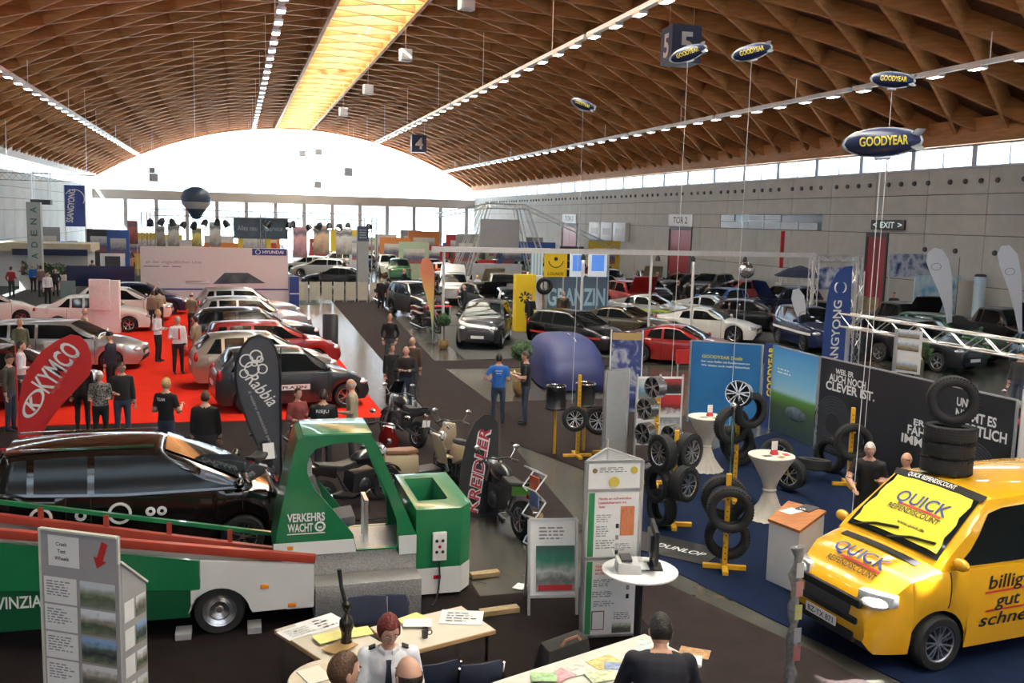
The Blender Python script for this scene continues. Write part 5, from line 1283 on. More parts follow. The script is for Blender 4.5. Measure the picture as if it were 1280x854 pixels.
# post wrapped in clear plastic with prints
p = G(905, 712); base = G(897, 900)
pp = thing('wrapped_post', 'thin post wrapped in clear plastic with coloured prints at the bottom edge', 'post', (5.55, 8.35, .014))
q = MB(); rnd = random.Random(3); pts = []
q.tube([(0, 0, 0), (0, 0, 1.72)], .03, 8); q.build('post', alu, pp)
q = MB(); q.tube([(.01*math.sin(i*2.1), .012*math.cos(i*1.7), .25+.105*i) for i in range(15)], [.055+.018*math.sin(i*1.9) for i in range(15)], 9); q.build('plastic_wrap', mat('clear_film', (.24, .24, .24), rough=.12, var=.3, scale=18, spec=.8), pp)
for k, (z, c_) in enumerate(((1.50, (.50, .48, .46)), (1.30, (.42, .20, .18)), (1.05, (.40, .40, .16)), (.80, (.26, .26, .28)), (.60, (.26, .10, .10)))):
    rectprint(pp, 'print', (.005*k-.01, -.078, z), UX, UZ, .085, .16, mat('wrap_print%d' % k, c_))

# ================================================================= YELLOW VAN
van_y = mat('paint_van_yellow', (.78, .40, .012), rough=.25, metal=0, coat=.8, var=.02)
vn = car('van', 'yellow delivery van with blue lettering and a yellow sheet over its windscreen', 'van', van_y, (9.04, 9.67, .016), R(186), detail=2, xc=1.50, hoodf=.92, plate=False)
vp = car_shape('van', xc=1.50, hoodf=.92); vtop = vp['top']; vh = vp['h']
letter_b = mat('lettering_blue', (.03, .05, .22), rough=.4, var=0)
def hoodz(x, y):
    w_ = vp['hw'](x); u = abs(y)/w_; return curve(vtop, x)+.035*(1-min(1, u/.95)**1.6)+.012
def wsz(x, y):
    b = curve(vtop, x)-.02; zt = max(vp['zr'](x), b+.004); hh = zt-b; u = abs(y)/max(vp['side'](x, zt), .01); return zt+min(.038, hh*.4)*(1-u*u*.9)
# sheet over the windscreen
q = MB(); x0, x1 = lerp(1.50, .72, .10), lerp(1.50, .72, .88); vs = []; n, k = 8, 10
for j in range(n+1):
    x = lerp(x0, x1, j/n); w1 = vp['side'](x, max(vp['zr'](x), 0))-.16
    for i in range(k+1):
        y = w1*(2*i/k-1)*(1-.03*math.sin(j*2+i)); vs.append((x, y, wsz(x, y)+.022+.004*math.sin(i*2.3+j)))
q.add(vs, [(j*(k+1)+i, j*(k+1)+i+1, (j+1)*(k+1)+i+1, (j+1)*(k+1)+i) for j in range(n) for i in range(k)])
q.build('windscreen_sheet', mat('sheet_lime_yellow', (.70, .62, .03), rough=.6, var=.04), vn, angle=60)
def vantext(txt, x, y, h, wd, m_, zf, lift, bold=.02, shear=0.0):
    q = MB(); put_text(q, txt, (x, y, 0), (0, 1, 0), (-1, 0, 0), h, wd, bold=bold, shear=shear, warp=lambda p: Vector((p.x, p.y, zf(p.x, p.y)+lift))); q.build('lettering', m_, vn, smooth=False, fix=False)
def vanline(x, y0, y1, m_, zf, lift, wd=.012):
    q = MB(); q.add([(x+s_*wd, lerp(y0, y1, i/8), zf(x+s_*wd, lerp(y0, y1, i/8))+lift) for i in range(9) for s_ in (-1, 1)], [(2*i, 2*i+1, 2*i+3, 2*i+2) for i in range(8)]); q.build('underline', m_, vn, smooth=False, fix=False)
def qring(x, y, r, zf, lift, m_):
    q = MB(); q.torus(r, r*.26, 20, 6, c=(0, 0, 0), sq=.15); q.v = [(x+v[0]*.8, y+v[1], zf(x+v[0]*.8, y+v[1])+lift) for v in q.v]; q.build('emblem_ring', m_, vn)
pale_bl = mat('lettering_pale', (.62, .66, .74), rough=.4, var=0)
vantext('QUICK', 1.04, .06, .13, .80, letter_b, wsz, .032, .014); vanline(1.125, -.25, .42, letter_r, wsz, .032)
vantext('REIFENDISCOUNT', 1.175, .05, .055, .80, letter_k, wsz, .032, .01); vantext('www.quick.de', 1.30, .15, .035, .42, letter_k, wsz, .032, .0)
vantext('QUICK', 1.88, .0, .15, .84, letter_b, hoodz, .016, .014); vanline(1.985, -.22, .42, letter_r, hoodz, .014)
vantext('REIFENDISCOUNT', 2.045, .02, .06, .80, letter_k, hoodz, .016, .008)
q = MB(); q.add([(lerp(1.56, 1.66, s_), lerp(-.62, .62, i/12), hoodz(lerp(1.56, 1.66, s_), lerp(-.62, .62, i/12))+.006) for i in range(13) for s_ in (0, 1)], [(2*i, 2*i+1, 2*i+3, 2*i+2) for i in range(12)]); q.build('cowl_grille', under_m, vn, smooth=False, fix=False)
q = MB(); q.add([(lerp(.80, .72, s_), lerp(-.70, .70, i/12), wsz(lerp(.80, .72, s_), lerp(-.70, .70, i/12))+.014) for i in range(13) for s_ in (0, 1)], [(2*i, 2*i+1, 2*i+3, 2*i+2) for i in range(12)]); q.build('screen_header', under_m, vn, smooth=False, fix=False)
q = MB(); put_text(q, 'QUICK REIFENDISCOUNT', (.76, -.10, 0), (0, 1, 0), (-1, 0, 0), .05, .75, warp=lambda p: Vector((p.x, p.y, wsz(p.x, p.y)+.019))); q.build('lettering', letter_w, vn, smooth=False, fix=False)
q = MB(); q.box((vh-.01, 0, .77), (.06, 1.10, .10)); q.build('grille_bar', under_m, vn, bevel=.02)
q = MB(); q.box((vh+.005, 0, .56), (.05, 1.05, .08)); q.build('bumper_slot', under_m, vn, bevel=.02)
q = MB(); q.box((vh+.03, -.05, .44), (.012, .52, .11)); pl = q.build('number_plate', plate_m, vn); q = MB(); put_text(q, 'BZ-TX 871', (vh+.039, -.05, .44), (0, 1, 0), (0, 0, 1), .065, .44, bold=.01); q.build('plate_lettering', letter_k, pl, smooth=False, fix=False)
def sidey(x, z):
    tp, b = curve(vtop, x), vp['zb'](x); f_ = (z-b)/(tp-b); return vp['hw'](x)*(lerp(.955, .99, f_/.22) if f_ < .22 else lerp(.99, 1.0, (f_-.22)/.28) if f_ < .5 else lerp(1.0, .985, (f_-.5)/.28) if f_ < .78 else lerp(.985, .955, (f_-.78)/.22))+.012
for txt, x, z, wd, m_ in (('billig', .55, .98, .56, letter_k), ('gut', .52, .76, .40, letter_k), ('schnell', .48, .54, .92, letter_k)):
    q = MB(); put_text(q, txt, (x, 0, z), (-1, 0, 0), (0, 0, 1), .15, wd, bold=.012, shear=.2, warp=lambda p: Vector((p.x, sidey(p.x, p.z), p.z))); q.build('lettering', m_, vn, smooth=False, fix=False)
for x0, x1, z in ((.88, .05, .865), (.86, .05, .645)):
    q = MB(); q.add([(lerp(x0, x1, i/6), sidey(lerp(x0, x1, i/6), z+s_*.012), z+s_*.012) for i in range(7) for s_ in (-1, 1)], [(2*i, 2*i+1, 2*i+3, 2*i+2) for i in range(6)]); q.build('underline', letter_r, vn, smooth=False, fix=False)
for ya, yb in ((-.62, .02), (-.05, .60)): q = MB(); q.tube([(1.46, ya, wsz(1.46, ya)+.03), (1.40, lerp(ya, yb, .5), wsz(1.40, lerp(ya, yb, .5))+.04), (1.36, yb, wsz(1.36, yb)+.035)], .016, 6); q.build('wiper', black_p, vn)
for sg in (1, -1): q = MB(); q.loft([[(vh-.07, sg*.42, .80), (vh-.08, sg*.42, .90), (vh-.14, sg*.42, .93), (vh-.14, sg*.42, .80)], [(vh-.11, sg*.62, .79), (vh-.13, sg*.62, .91), (vh-.2, sg*.62, .94), (vh-.2, sg*.62, .79)], [(vh-.24, sg*.78, .78), (vh-.27, sg*.77, .90), (vh-.34, sg*.78, .92), (vh-.34, sg*.78, .78)]]); q.build('headlight_lens', lamp_clear, vn, bevel=.01)
q = MB(); q.tube([(.55, .05, 1.97), (.45, .05, 2.18)], .008, 5); q.build('aerial', black_p, vn)
stack = Vector((8.62, 9.86, 1.985))
for k, lb in enumerate(('lowest tyre of the stack on the van roof', 'middle tyre of the stack on the van roof', 'top lying tyre of the stack on the van roof')):
    tyre(lb, stack+Vector((.01*k, 0, .10+.20*k)), (.02, .02, 1), .31, .195, 'tyres on the van roof')
tyre('tyre standing upright on top of the stack on the van roof', stack+Vector((.02, 0, .60+.31)), (-.55, -.84, 0), .31, .20, 'tyres on the van roof')

# ================================================================= TYRE STAND WALLS
def wallpanel(name, label, p, q_, h, m_, th=.05, z0=.03):
    p, q_ = Vector((*p, 0)), Vector((*q_, 0)); d = q_-p; t = thing(name, label, 'display wall', p, math.atan2(d.y, d.x)); L = d.length
    q = MB(); q.bx(.03, L-.03, -th/2, th/2, z0, h-.02); q.build('panel', m_, t, smooth=False)
    for x in (.0, L): q = MB(); q.tube([(x, 0, 0), (x, 0, h)], .03, 8); q.build('post', alu, t)
    q = MB(); q.bar((0, 0, h), (L, 0, h), .03); q.build('top_rail', alu, t)
    return t, L
yel_l = mat('lettering_yellow', (.75, .62, .06), rough=.5, var=0)
blue_sky = ramp_mat('print_blue_water', [(.2, (.015, .11, .30)), (.6, (.02, .17, .42)), (.9, (.05, .26, .55))], scale=1.5, stretch=(1, 1, .6))
t, L = wallpanel('poster_wall', 'blue poster wall with yellow heading behind the tall tables', (11.1, 21.95), (12.55, 20.95), 2.1, blue_sky)
q = MB(); put_text(q, 'GOODYEAR Duals', (L*.45, -.03, 1.72), UX, UZ, .075, 1.0); q.build('lettering', yel_l, t, smooth=False, fix=False)
q = MB(); put_text(q, 'Der neue Reifen mit Runderneuerung', (L*.5, -.03, 1.60), UX, UZ, .05, 1.2); put_text(q, 'Wir bieten auch mehr Sicherheit', (L*.5, -.03, 1.50), UX, UZ, .05, 1.2); q.build('lettering', letter_w, t, smooth=False, fix=False)
t = thing('brand_pillar', 'narrow dark blue pillar with yellow upright lettering', 'display wall', (12.62, 20.9, 0), R(-35))
q = MB(); q.bx(-.02, .32, -.04, .04, 0, 2.15); q.build('board', mat('pillar_blue', (.02, .05, .20), rough=.4), t, smooth=False)
q = MB(); put_text(q, 'GOODYEAR', (.15, -.045, 1.45), (0, 0, 1), (-1, 0, 0), .15, 1.25, bold=.03); q.build('lettering', yel_l, t, smooth=False, fix=False)
t, L = wallpanel('poster_wall', 'poster wall with blue sky, green hill and a dark car', (12.75, 20.75), (12.68, 18.7), 2.12, ramp_mat('print_sky', [(.0, (.03, .05, .07)), (.32, (.05, .09, .04)), (.45, (.10, .26, .04)), (.50, (.35, .55, .65)), (.62, (.20, .48, .72)), (1.0, (.05, .26, .58))], kind='gradient', stretch=(1, 1, .47)))
q = MB(); q.ball((1.2, -.0, .62), (.55, .05, .20), 12, 6); q.build('picture', ramp_mat('print_car_shape', [(.3, (.03, .04, .05)), (.7, (.12, .16, .20))], scale=5), t)
lines_print(t, (.7, -.035, 1.55), UX, UZ, .8, .16, 2, letter_w, 4)
black_pr = mat('print_black', (.018, .019, .024), rough=.45, var=.1, scale=2)
t, L = wallpanel('poster_wall', 'long black poster wall with white tyre slogans behind the van', (12.66, 18.62), (12.96, 13.25), 2.14, black_pr, th=.04)
tyre_pr = ramp_mat('print_tread', [(.35, (.03, .035, .045)), (.5, (.14, .16, .20)), (.65, (.03, .035, .045))], scale=5, kind='wave', distortion=.6)
for txt, x, z, h, wd in (('WEIL ER', .85, 1.90, .11, .60), ('AUCH NOCH', .95, 1.74, .15, 1.2), ('CLEVER IST.', 1.05, 1.55, .18, 1.6), ('ER', 3.15, 1.28, .11, .3), ('FÄHRT', 3.25, 1.10, .17, .8), ('IMMER', 3.2, .90, .17, 1.0), ('UND', 4.25, 1.88, .15, .40), ('NIMMT ES', 4.52, 1.66, .17, .95), ('SPORTLICH', 4.62, 1.43, .18, 1.25)):
    q = MB(); put_text(q, txt, (x, -.026, z), UX, UZ, h, wd, bold=.03); q.build('lettering', letter_w, t, smooth=False, fix=False)
for x, z, a in ((.55, .95, .0), (4.5, .85, 0)):
    q = MB()
    for i in range(7): q.torus(.62-.06*i, .018, 26, 5, axis='y', c=(x, -.022, z-.25), sq=.2)
    q.v = [v for v in q.v]; q.build('tyre_picture', tyre_pr, t)
t, L = wallpanel('panel_wall', 'white end panel at the right end of the black poster wall', (12.98, 13.15), (12.55, 12.2), 2.35, white_p)
fm = thing('floor_mat', 'black mat with white lettering on the blue carpet beside the tyre rack', 'mat', (6.45, 13.15, .016), R(-50))
q = MB(); q.bx(-.75, .75, -.42, .42, 0, .012); q.build('mat_sheet', mat('mat_black', (.012, .012, .013), rough=.6), fm, smooth=False)
q = MB(); put_text(q, 'DUNLOP', (.2, -.02, .016), (1, 0, 0), (0, 1, 0), .16, .8, bold=.02, shear=.2); q.build('lettering', letter_w, fm, smooth=False, fix=False)
# lattice girder above the black wall
tb = thing('truss_beam', 'aluminium lattice girder above the black poster wall', 'truss', (13.9, 19.6, 2.86), R(-88.6))
link('girder', truss_mesh(9.5, .30), tb)
for x in (.15, 9.35): q = MB(); q.tube([(x, 0, -2.86), (x, 0, -.15)], .05, 8); q.build('upright', alu, tb)
# grey rolled pillar and small poster totem over the wall
p = G(1098, 440, 2.3); pt = thing('poster_totem', 'narrow silver totem with a strip of car pictures above the black wall', 'display', (13.35, 17.0, 0), R(-65))
q = MB(); q.tube([(0, 0, 0), (0, 0, 2.95)], .055, 10); q.build('pole', alu, pt)
q = MB(); q.bx(-.02, .55, -.03, -.005, 2.05, 2.95); q.build('board', mat('board_silver', (.60, .60, .62), rough=.4), pt, smooth=False)
for k, z in enumerate((2.85, 2.62, 2.20)): rectprint(pt, 'picture', (.27, -.032, z), UX, UZ, .46, .14 if k == 0 else .2, photo('totem%d' % k, [(.30, .22, .10), (.20, .25, .35), (.55, .58, .62), (.1, .1, .1)], k+2))

# ================================================================= TYRE RACKS
rack_y = mat('rack_yellow', (.72, .40, .02), rough=.4, var=.06)
def rack(label, loc, rz, h, base=.62, arms=()):
    t = thing('tyre_rack', label, 'rack', loc, rz, 'yellow tyre racks')
    q = MB(); q.bx(-.035, .035, -.035, .035, .03, h); q.build('upright', rack_y, t, smooth=False)
    q = MB(); q.bx(-base/2, base/2, -.04, .04, .0, .06); q.build('base_bar', rack_y, t, smooth=False); q = MB(); q.bx(-.04, .04, -.30, .34, .0, .055); q.build('base_bar', rack_y, t, smooth=False)
    for z in arms:
        q = MB(); q.bar((0, -.18, z), (0, .18, z), .04); q.build('arm', rack_y, t, smooth=False)
    q = MB()
    for i in range(int((h-.2)/.09)): q.lathe([(.001, -.038), (.011, -.038), (.011, -.036), (.001, -.036)], 8, axis='y', c=(0, 0, .15+.09*i))
    o = q.build('bolt_hole', under_m, t); o['kind'] = 'stuff'
    return t
vd = lambda p: Vector((-p[0], -p[1], 0)).normalized()       # towards the camera
pr1 = Vector((6.85, 12.14, .016)); rack('yellow tyre rack nearest the camera holding four black tyres', pr1, R(-25), 1.42, arms=(.42, .98))
side_ = Vector((.9, -.43, 0)); fr = Vector((-.43, -.9, 0))
for k, (dz, ds, df, lb) in enumerate(((.43, .03, -.16, 'tyre low at the back of the nearest yellow rack'), (.94, .03, .16, 'tyre in front, upper place of the nearest yellow rack'), (1.02, -.05, -.16, 'tyre behind, upper place of the nearest yellow rack'))):
    tyre(lb, pr1+side_*ds+fr*df+Vector((0, 0, dz)), fr, .33, .20, 'tyres on the nearest rack')
q = MB(); q.tube([(0, 0, 0), (0, 0, .95)], .016, 8); q.ball((0, 0, 1.0), .045, 10, 6); o = q.build('chrome_pole', chrome, None, (pr1.x+.03, pr1.y+.02, 1.44)); tag(o, 'thin chrome pole rising from the nearest yellow rack', 'pole')
pr2 = Vector((8.75, 15.3, .016)); rack('yellow tyre rack with a polished wheel on top between the cloth tables', pr2, R(-25), 1.95, arms=(.9, 1.5))
tyre('polished chrome wheel rim on top of the rack between the cloth tables', pr2+Vector((-.12, -.2, 2.02)), (-.75, -.65, .25), .23, .20, 'show wheels', rim='only', spokes=6)
for dz, ds, df, lb in ((1.72, .18, .17, 'upper right tyre under the polished rim'), (1.42, -.12, .17, 'middle tyre on the rack under the polished rim'), (1.05, .02, -.18, 'lower tyre at the back of the rack under the polished rim')):
    tyre(lb, pr2+side_*ds+fr*df+Vector((0, 0, dz)), fr*.8+side_*.5, .33, .20, 'tyres on the rack between the tables')
pr3 = Vector((6.98, 14.15, .016)); rack('yellow wheel rack with alloy wheels behind the monitor', pr3, R(-20), 1.62, arms=(.75, 1.25))
for k, (dz, ds, df, r_, rim, lb) in enumerate(((1.28, -.22, .22, .30, True, 'upper alloy wheel facing the aisle on the rack behind the monitor'), (1.26, .20, -.10, .30, True, 'upper right alloy wheel on the rack behind the monitor'), (.80, .16, .28, .29, True, 'lower spoked alloy wheel on the rack behind the monitor'), (.72, -.25, .10, .31, None, 'lower left black tyre on the rack behind the monitor'), (.34, -.2, .12, .31, None, 'bottom black tyre on the rack behind the monitor'))):
    tyre(lb, pr3+side_*ds+fr*df+Vector((0, 0, dz)), fr*.6+side_*(.8 if ds > 0 else -.8), r_, .20, 'wheels on the rack behind the monitor', rim=rim, spokes=7)
pr4 = Vector((7.75, 16.6, .016)); rack('yellow wheel rack with grey rims left of the cloth tables', pr4, R(-15), 1.75, arms=(1.2, 1.6))
for dz, ds, lb in ((1.92, -.05, 'grey rim at the top of the rack left of the cloth tables'), (1.5, -.18, 'second grey rim on the rack left of the cloth tables'), (1.02, -.2, 'lowest grey rim on the rack left of the cloth tables'), (1.0, .30, 'black wheel at the right of the rack left of the cloth tables')):
    tyre(lb, pr4+side_*ds+fr*.18+Vector((0, 0, dz)), fr*.7+side_*-.7, .21, .19, 'grey rims', rim='only', spokes=5)
tyre('black tyre leaning low behind the rack of grey rims', pr4+Vector((.55, .2, .335)), side_, .33, .22, 'tyres leaning in the stand')
pr5 = Vector((7.02, 18.95, .004)); rack('yellow wheel rack with black alloy wheels near the blue-covered car', pr5, R(-5), 1.78, arms=(.8,)); pr6 = Vector((7.75, 19.1, .016)); rack('yellow wheel rack with silver rims right of the black-wheel rack', pr6, R(-5), 1.68, arms=(.8,))
for p, ds, df, dz, r_, lb in ((pr5, -.12, .12, .86, .27, 'black spoked wheel on the left rack near the covered car'), (pr6, -.25, .12, .76, .31, 'large black wheel on the right rack near the covered car')):
    tyre(lb, p+Vector((ds, -df, dz)), (-.4, -1, .1), r_, .2, 'black show wheels', rim=True, spokes=6)
for p, lb in ((pr5, 'black barrel-shaped wheel drum left near the covered car'), (pr6, 'black barrel-shaped wheel drum right near the covered car')):
    t = thing('wheel_drum', lb, 'wheel', p+Vector((-.42, .30, 1.0)), 0, 'wheel drums'); q = MB(); q.lathe([(.001, 0), (.22, 0), (.235, .03), (.21, .06), (.21, .44), (.235, .47), (.225, .50), (.19, .50), (.18, .44), (.001, .42)], 20); q.build('barrel', black_p, t); q = MB(); q.torus(.21, .015, 20, 6, c=(0, 0, .5)); q.build('lip', chrome, t)
    q = MB(); q.tube([(0, 0, -1.0), (0, 0, 0)], .03, 8); q.build('post', rack_y, t)
# loose tyres against the walls
for c, ax, r_, rim, lb in (((10.6, 16.9, .36), (-.5, -.8, .15), .35, True, 'black-spoked wheel leaning beside the cloth table under the black wall'), ((10.15, 17.6, .345), (-.6, -.8, .0), .34, None, 'black tyre standing behind the front cloth table'), ((11.75, 16.75, .36), (-.9, -.3, 0), .36, None, 'tyre standing sideways in front of the black wall'), ((11.45, 15.62, .90), (-.34, -.94, .0), .36, None, 'tyre hung on the yellow post beside the white-haired man'), ((11.0, 16.2, .34), (.1, .1, 1), .34, None, 'tyre lying flat under the black wall'), ((10.1, 15.6, .34), (-.9, -.5, 0), .30, True, 'chrome-spoked wheel low beside the blue carpet')):
    tyre(lb, Vector(c)+Vector((0, 0, .016)), ax, r_, .21, 'tyres leaning in the stand', rim=rim)
rack('yellow post carrying a hung tyre beside the white-haired man', (11.5, 15.75, .016), R(-20), 1.55, arms=(1.1,))

# ================================================================= CLOTH TABLES, COUNTER, PANELS
linen = mat('table_linen', (.66, .62, .54), rough=.85, var=.06, scale=10, bump=.2)
def cloth_table(label, loc):
    t = thing('bar_table', label, 'table', loc, 0, 'cloth-covered bar tables')
    q = MB(); n = 36; rings = []
    for r_, z in ((.36, .0), (.30, .06), (.17, .28), (.09, .50), (.15, .68), (.30, .95), (.385, 1.09), (.39, 1.10)):
        rings.append([(r_*(1+(.10 if z < .5 else .03)*math.sin(k*PI*.9*1.0+z*5))*math.cos(2*PI*k/n), r_*(1+(.10 if z < .5 else .03)*math.sin(k*PI*.9+z*5))*math.sin(2*PI*k/n), z) for k in range(n)])
    q.loft(rings); q.build('draped_cloth', linen, t, angle=70)
    q = MB(); q.lathe([(.001, 1.10), (.392, 1.10), (.392, 1.115), (.001, 1.118)], 32); q.build('table_top', linen, t)
    q = MB(); q.torus(.098, .025, 16, 8, c=(0, 0, .50)); q.build('sash', linen, t)
    return t
for loc, lb, gl in (((9.25, 17.4, .016), 'tall table in pale cloth in front of the blue poster wall', 'back'), ((8.8, 14.2, .016), 'tall table in pale cloth nearer the orange-topped counter', 'front')):
    cloth_table(lb, loc); c = Vector(loc)+Vector((.05, .0, 1.12))
    t = thing('card_holder', 'small red and white card holder on the %s cloth table' % gl, 'card holder', c); q = MB(); q.loft([[(-.06, -.05, 0), (.06, -.05, 0), (.06, .05, 0), (-.06, .05, 0)], [(-.055, 0, .09), (.055, 0, .09), (.055, .01, .09), (-.055, .01, .09)]]); q.build('base', letter_r, t); q = MB(); q.box((0, .0, .15), (.11, .012, .16)); q.build('card', paper, t)
    for k in range(3): sheet('flyer', '%s dark flyer on the %s cloth table' % (('left', 'near', 'right')[k], gl), (c.x+(-.18, .02, .2)[k], c.y+(-.08, -.2, -.05)[k], 1.135), R(40*k), (.15, .10), (dark_grey, mat('folder_brown', (.36, .22, .08)), letter_r)[k])
ct = thing('counter', 'white counter with an orange wooden top in front of the van', 'counter', (7.69, 11.68, .016))
P = [(-.50, -.08), (-.35, -.65), (.56, .08), (.29, .66)]
q = MB(); q.prism([(x*.94, y*.94) for x, y in P], 0.0, .86); q.build('body', white_p, ct, smooth=False)
q = MB(); q.prism(P, .86, .90); q.build('counter_top', ramp_mat('counter_orange_wood', [(.3, (.36, .13, .04)), (.7, (.50, .20, .07))], scale=3, stretch=(1, 6, 1)), ct, smooth=False)
sheet('leaflet', 'white printed sheet on the orange counter top', (7.72, 11.85, .918), R(20), (.30, .21), paper); 
cb = thing('clipboard', 'dark clipboard lying on the orange counter top', 'clipboard', (8.02, 11.9, .918), R(30)); q = MB(); q.box((0, 0, .008), (.32, .22, .016)); q.build('board', dark_grey, cb); q = MB(); q.box((-.13, 0, .022), (.04, .09, .012)); q.build('clip', chrome, cb)
st_ = thing('literature_stand', 'low stand of printed cards between the counter and the van', 'rack', (7.35, 10.75, .016), R(-30)); q = MB(); q.bx(-.14, .14, -.05, .05, 0, .34); q.build('stand', white_p, st_, smooth=False)
for k in range(2): rectprint(st_, 'card', (-.06+.13*k, -.052, .20), UX, UZ, .10, .22, photo('card%d' % k, [(.6, .6, .6), (.5, .1, .1), (.8, .8, .8), (.3, .3, .3)], k))
# aisle panels with posters
t, L = wallpanel('panel_wall', 'grey aisle panel standing left of the poster strips', (7.12, 17.75), (7.75, 18.05), 2.05, mat('panel_grey', (.34, .36, .38), rough=.5))
ps = thing('poster_wall', 'narrow panel wall with red and white tyre posters facing the aisle', 'display wall', (7.75, 17.6, 0), R(-8))
q = MB(); q.bx(0, .95, -.02, .02, .55, 1.95); q.build('board', white_p, ps, smooth=False)
for x in (0, .48, .95): q = MB(); q.tube([(x, 0, 0), (x, 0, 2.0)], .022, 8); q.build('post', alu, ps)
for k, (x, z, w_, h_, c_) in enumerate(((.24, 1.70, .42, .42, [(.10, .25, .35), (.30, .45, .55), (.60, .65, .66), (.2, .2, .2)]), (.24, 1.28, .42, .36, [(.45, .10, .05), (.60, .45, .30), (.70, .68, .62), (.3, .1, .1)]), (.24, .82, .42, .46, [(.35, .30, .26), (.60, .58, .55), (.72, .72, .70), (.2, .2, .2)]), (.71, 1.76, .42, .30, [(.02, .02, .02), (.10, .05, .04), (.45, .05, .05), (.03, .03, .03)]), (.71, 1.38, .42, .40, [(.12, .02, .02), (.40, .03, .04), (.55, .05, .05), (.7, .7, .7)]), (.71, .86, .42, .52, [(.55, .55, .54), (.70, .70, .70), (.25, .28, .30), (.6, .6, .6)]))):
    rectprint(ps, 'poster', (x, -.022, z), UX, UZ, w_, h_, photo('tp%d' % k, c_, k))
bp = thing('poster_banner', 'blue banner with car pictures standing behind the aisle panels', 'banner', (8.9, 21.9, 0), R(-15))
q = MB(); q.bx(0, .78, -.012, .012, .35, 2.35); q.build('board', ramp_mat('print_banner_blue', [(.30, (.02, .03, .10)), (.5, (.05, .07, .26)), (.62, (.45, .48, .55)), (.75, (.03, .04, .14))], scale=2.2, distortion=1.2), bp, smooth=False)
for x in (0, .78): q = MB(); q.tube([(x, 0, 0), (x, 0, 2.4)], .02, 8); q.build('post', white_p, bp)
rectprint(bp, 'header', (.39, -.016, 2.24), UX, UZ, .72, .18, mat('print_ochre', (.45, .30, .12), rough=.5))
# people on the tyre stand
blk = cloth('black_shirt', (.013, .013, .014)); jeans = cloth('jeans', (.035, .05, .085)); grey_tr = cloth('grey_trousers', (.06, .06, .065))
p = G(1088, 560, 1.62); person('white-haired man in a black shirt leaning on the van by the counter', (p.x, p.y, .016), R(-130), blk, blk, ('short', 'white'), 'hold', 'table', 1.74, sleeves='short', bulk=1.1, head=(R(10), R(14)), lean=R(6))
p = G(1137, 582, 1.50); person('dark-clothed visitor half hidden behind the tyre stack', (p.x+.2, p.y+.3, .016), R(-170), blk, jeans, ('bald', 'brown'), 'down', 'bent', 1.62)

# ================================================================= RED CARPET: ROW OF DISPLAY CARS
silver = paint('silver', (.52, .52, .50), .7); champagne = paint('champagne', (.42, .38, .30), .65); white_c = paint('white', (.74, .73, .68), 0); grey_c = paint('graphite', (.055, .058, .062), .5)
red_c = paint('red', (.34, .018, .016), .25); black_c = paint('black', (.014, .014, .016), .3); blue_c = paint('blue', (.02, .10, .42), .3); navy_c = paint('navy', (.015, .025, .09), .4); sky_c = paint('skyblue', (.18, .35, .55), .4); green_c = paint('green', (.03, .12, .05), .4); orange_c = paint('orange', (.62, .16, .02), .2); bronze = paint('bronze', (.16, .12, .08), .6)
GR = 'display cars on the red carpet'; CZ = .016
c1 = car('car', 'graphite small hatchback nearest in the red carpet row behind the dark feather flag', 'mini', grey_c, (1.36, 25.6, CZ), R(8), GR, L=3.95, wb=2.5, W=1.70, H=1.56, xr=-1.5, xt=-1.85)
q = MB(); q.box((-.05, -.855, .62), (.80, .012, .14)); sgn = q.build('door_sign', white_p, c1); q = MB(); put_text(q, 'PLATIN', (-.05, -.863, .62), (1, 0, 0), (0, 0, 1), .07, .6); q.build('sign_lettering', letter_k, sgn, smooth=False, fix=False)
car('car', 'champagne hatchback second in the red carpet row', 'hatch', champagne, (.80, 29.1, CZ), R(7), GR, H=1.54)
car('car', 'red estate car third in the red carpet row', 'wagon', red_c, (1.12, 32.5, CZ), R(7), GR, L=4.4, xr=-1.8, xt=-2.1)
car('car', 'black off-road car with silver roof rails fourth in the red carpet row', 'suv', black_c, (.70, 35.9, CZ), R(6), GR, H=1.62)
car('car', 'silver off-road car fifth in the red carpet row', 'suv', silver, (.72, 39.8, CZ), R(6), GR)
car('car', 'silver people carrier farthest in the red carpet row before the white wall', 'suv', silver, (.55, 44.2, CZ), R(5), GR, H=1.74, open_boot=True)
car('car', 'pale silver estate with bright nose left behind the red teardrop flag', 'wagon', silver, (-5.1, 33.0, CZ), R(-6), GR)
car('car', 'dark red estate directly behind the red teardrop flag', 'wagon', paint('wine', (.10, .008, .012), .4), (-5.75, 26.9, CZ), R(2), GR, L=4.5)
car('car', 'silver estate at the left edge above the red teardrop flag', 'wagon', champagne, (-7.3, 29.9, CZ), R(-4), GR)
car('car', 'white saloon with side sticker behind the white info pillar', 'sedan', white_c, (-5.6, 43.2, CZ), R(-2), GR)
car('car', 'white hatchback behind the white saloon by the info pillar', 'hatch', white_c, (-4.9, 47.2, CZ), R(0), GR, open_hood=True)
car('car', 'dark blue hatchback half hidden behind the white hatchback', 'hatch', navy_c, (-4.3, 50.2, CZ), R(0), GR)
car('car', 'white hatchback at the far left edge of the red carpet', 'hatch', white_c, (-10.3, 45.5, CZ), R(20), GR)
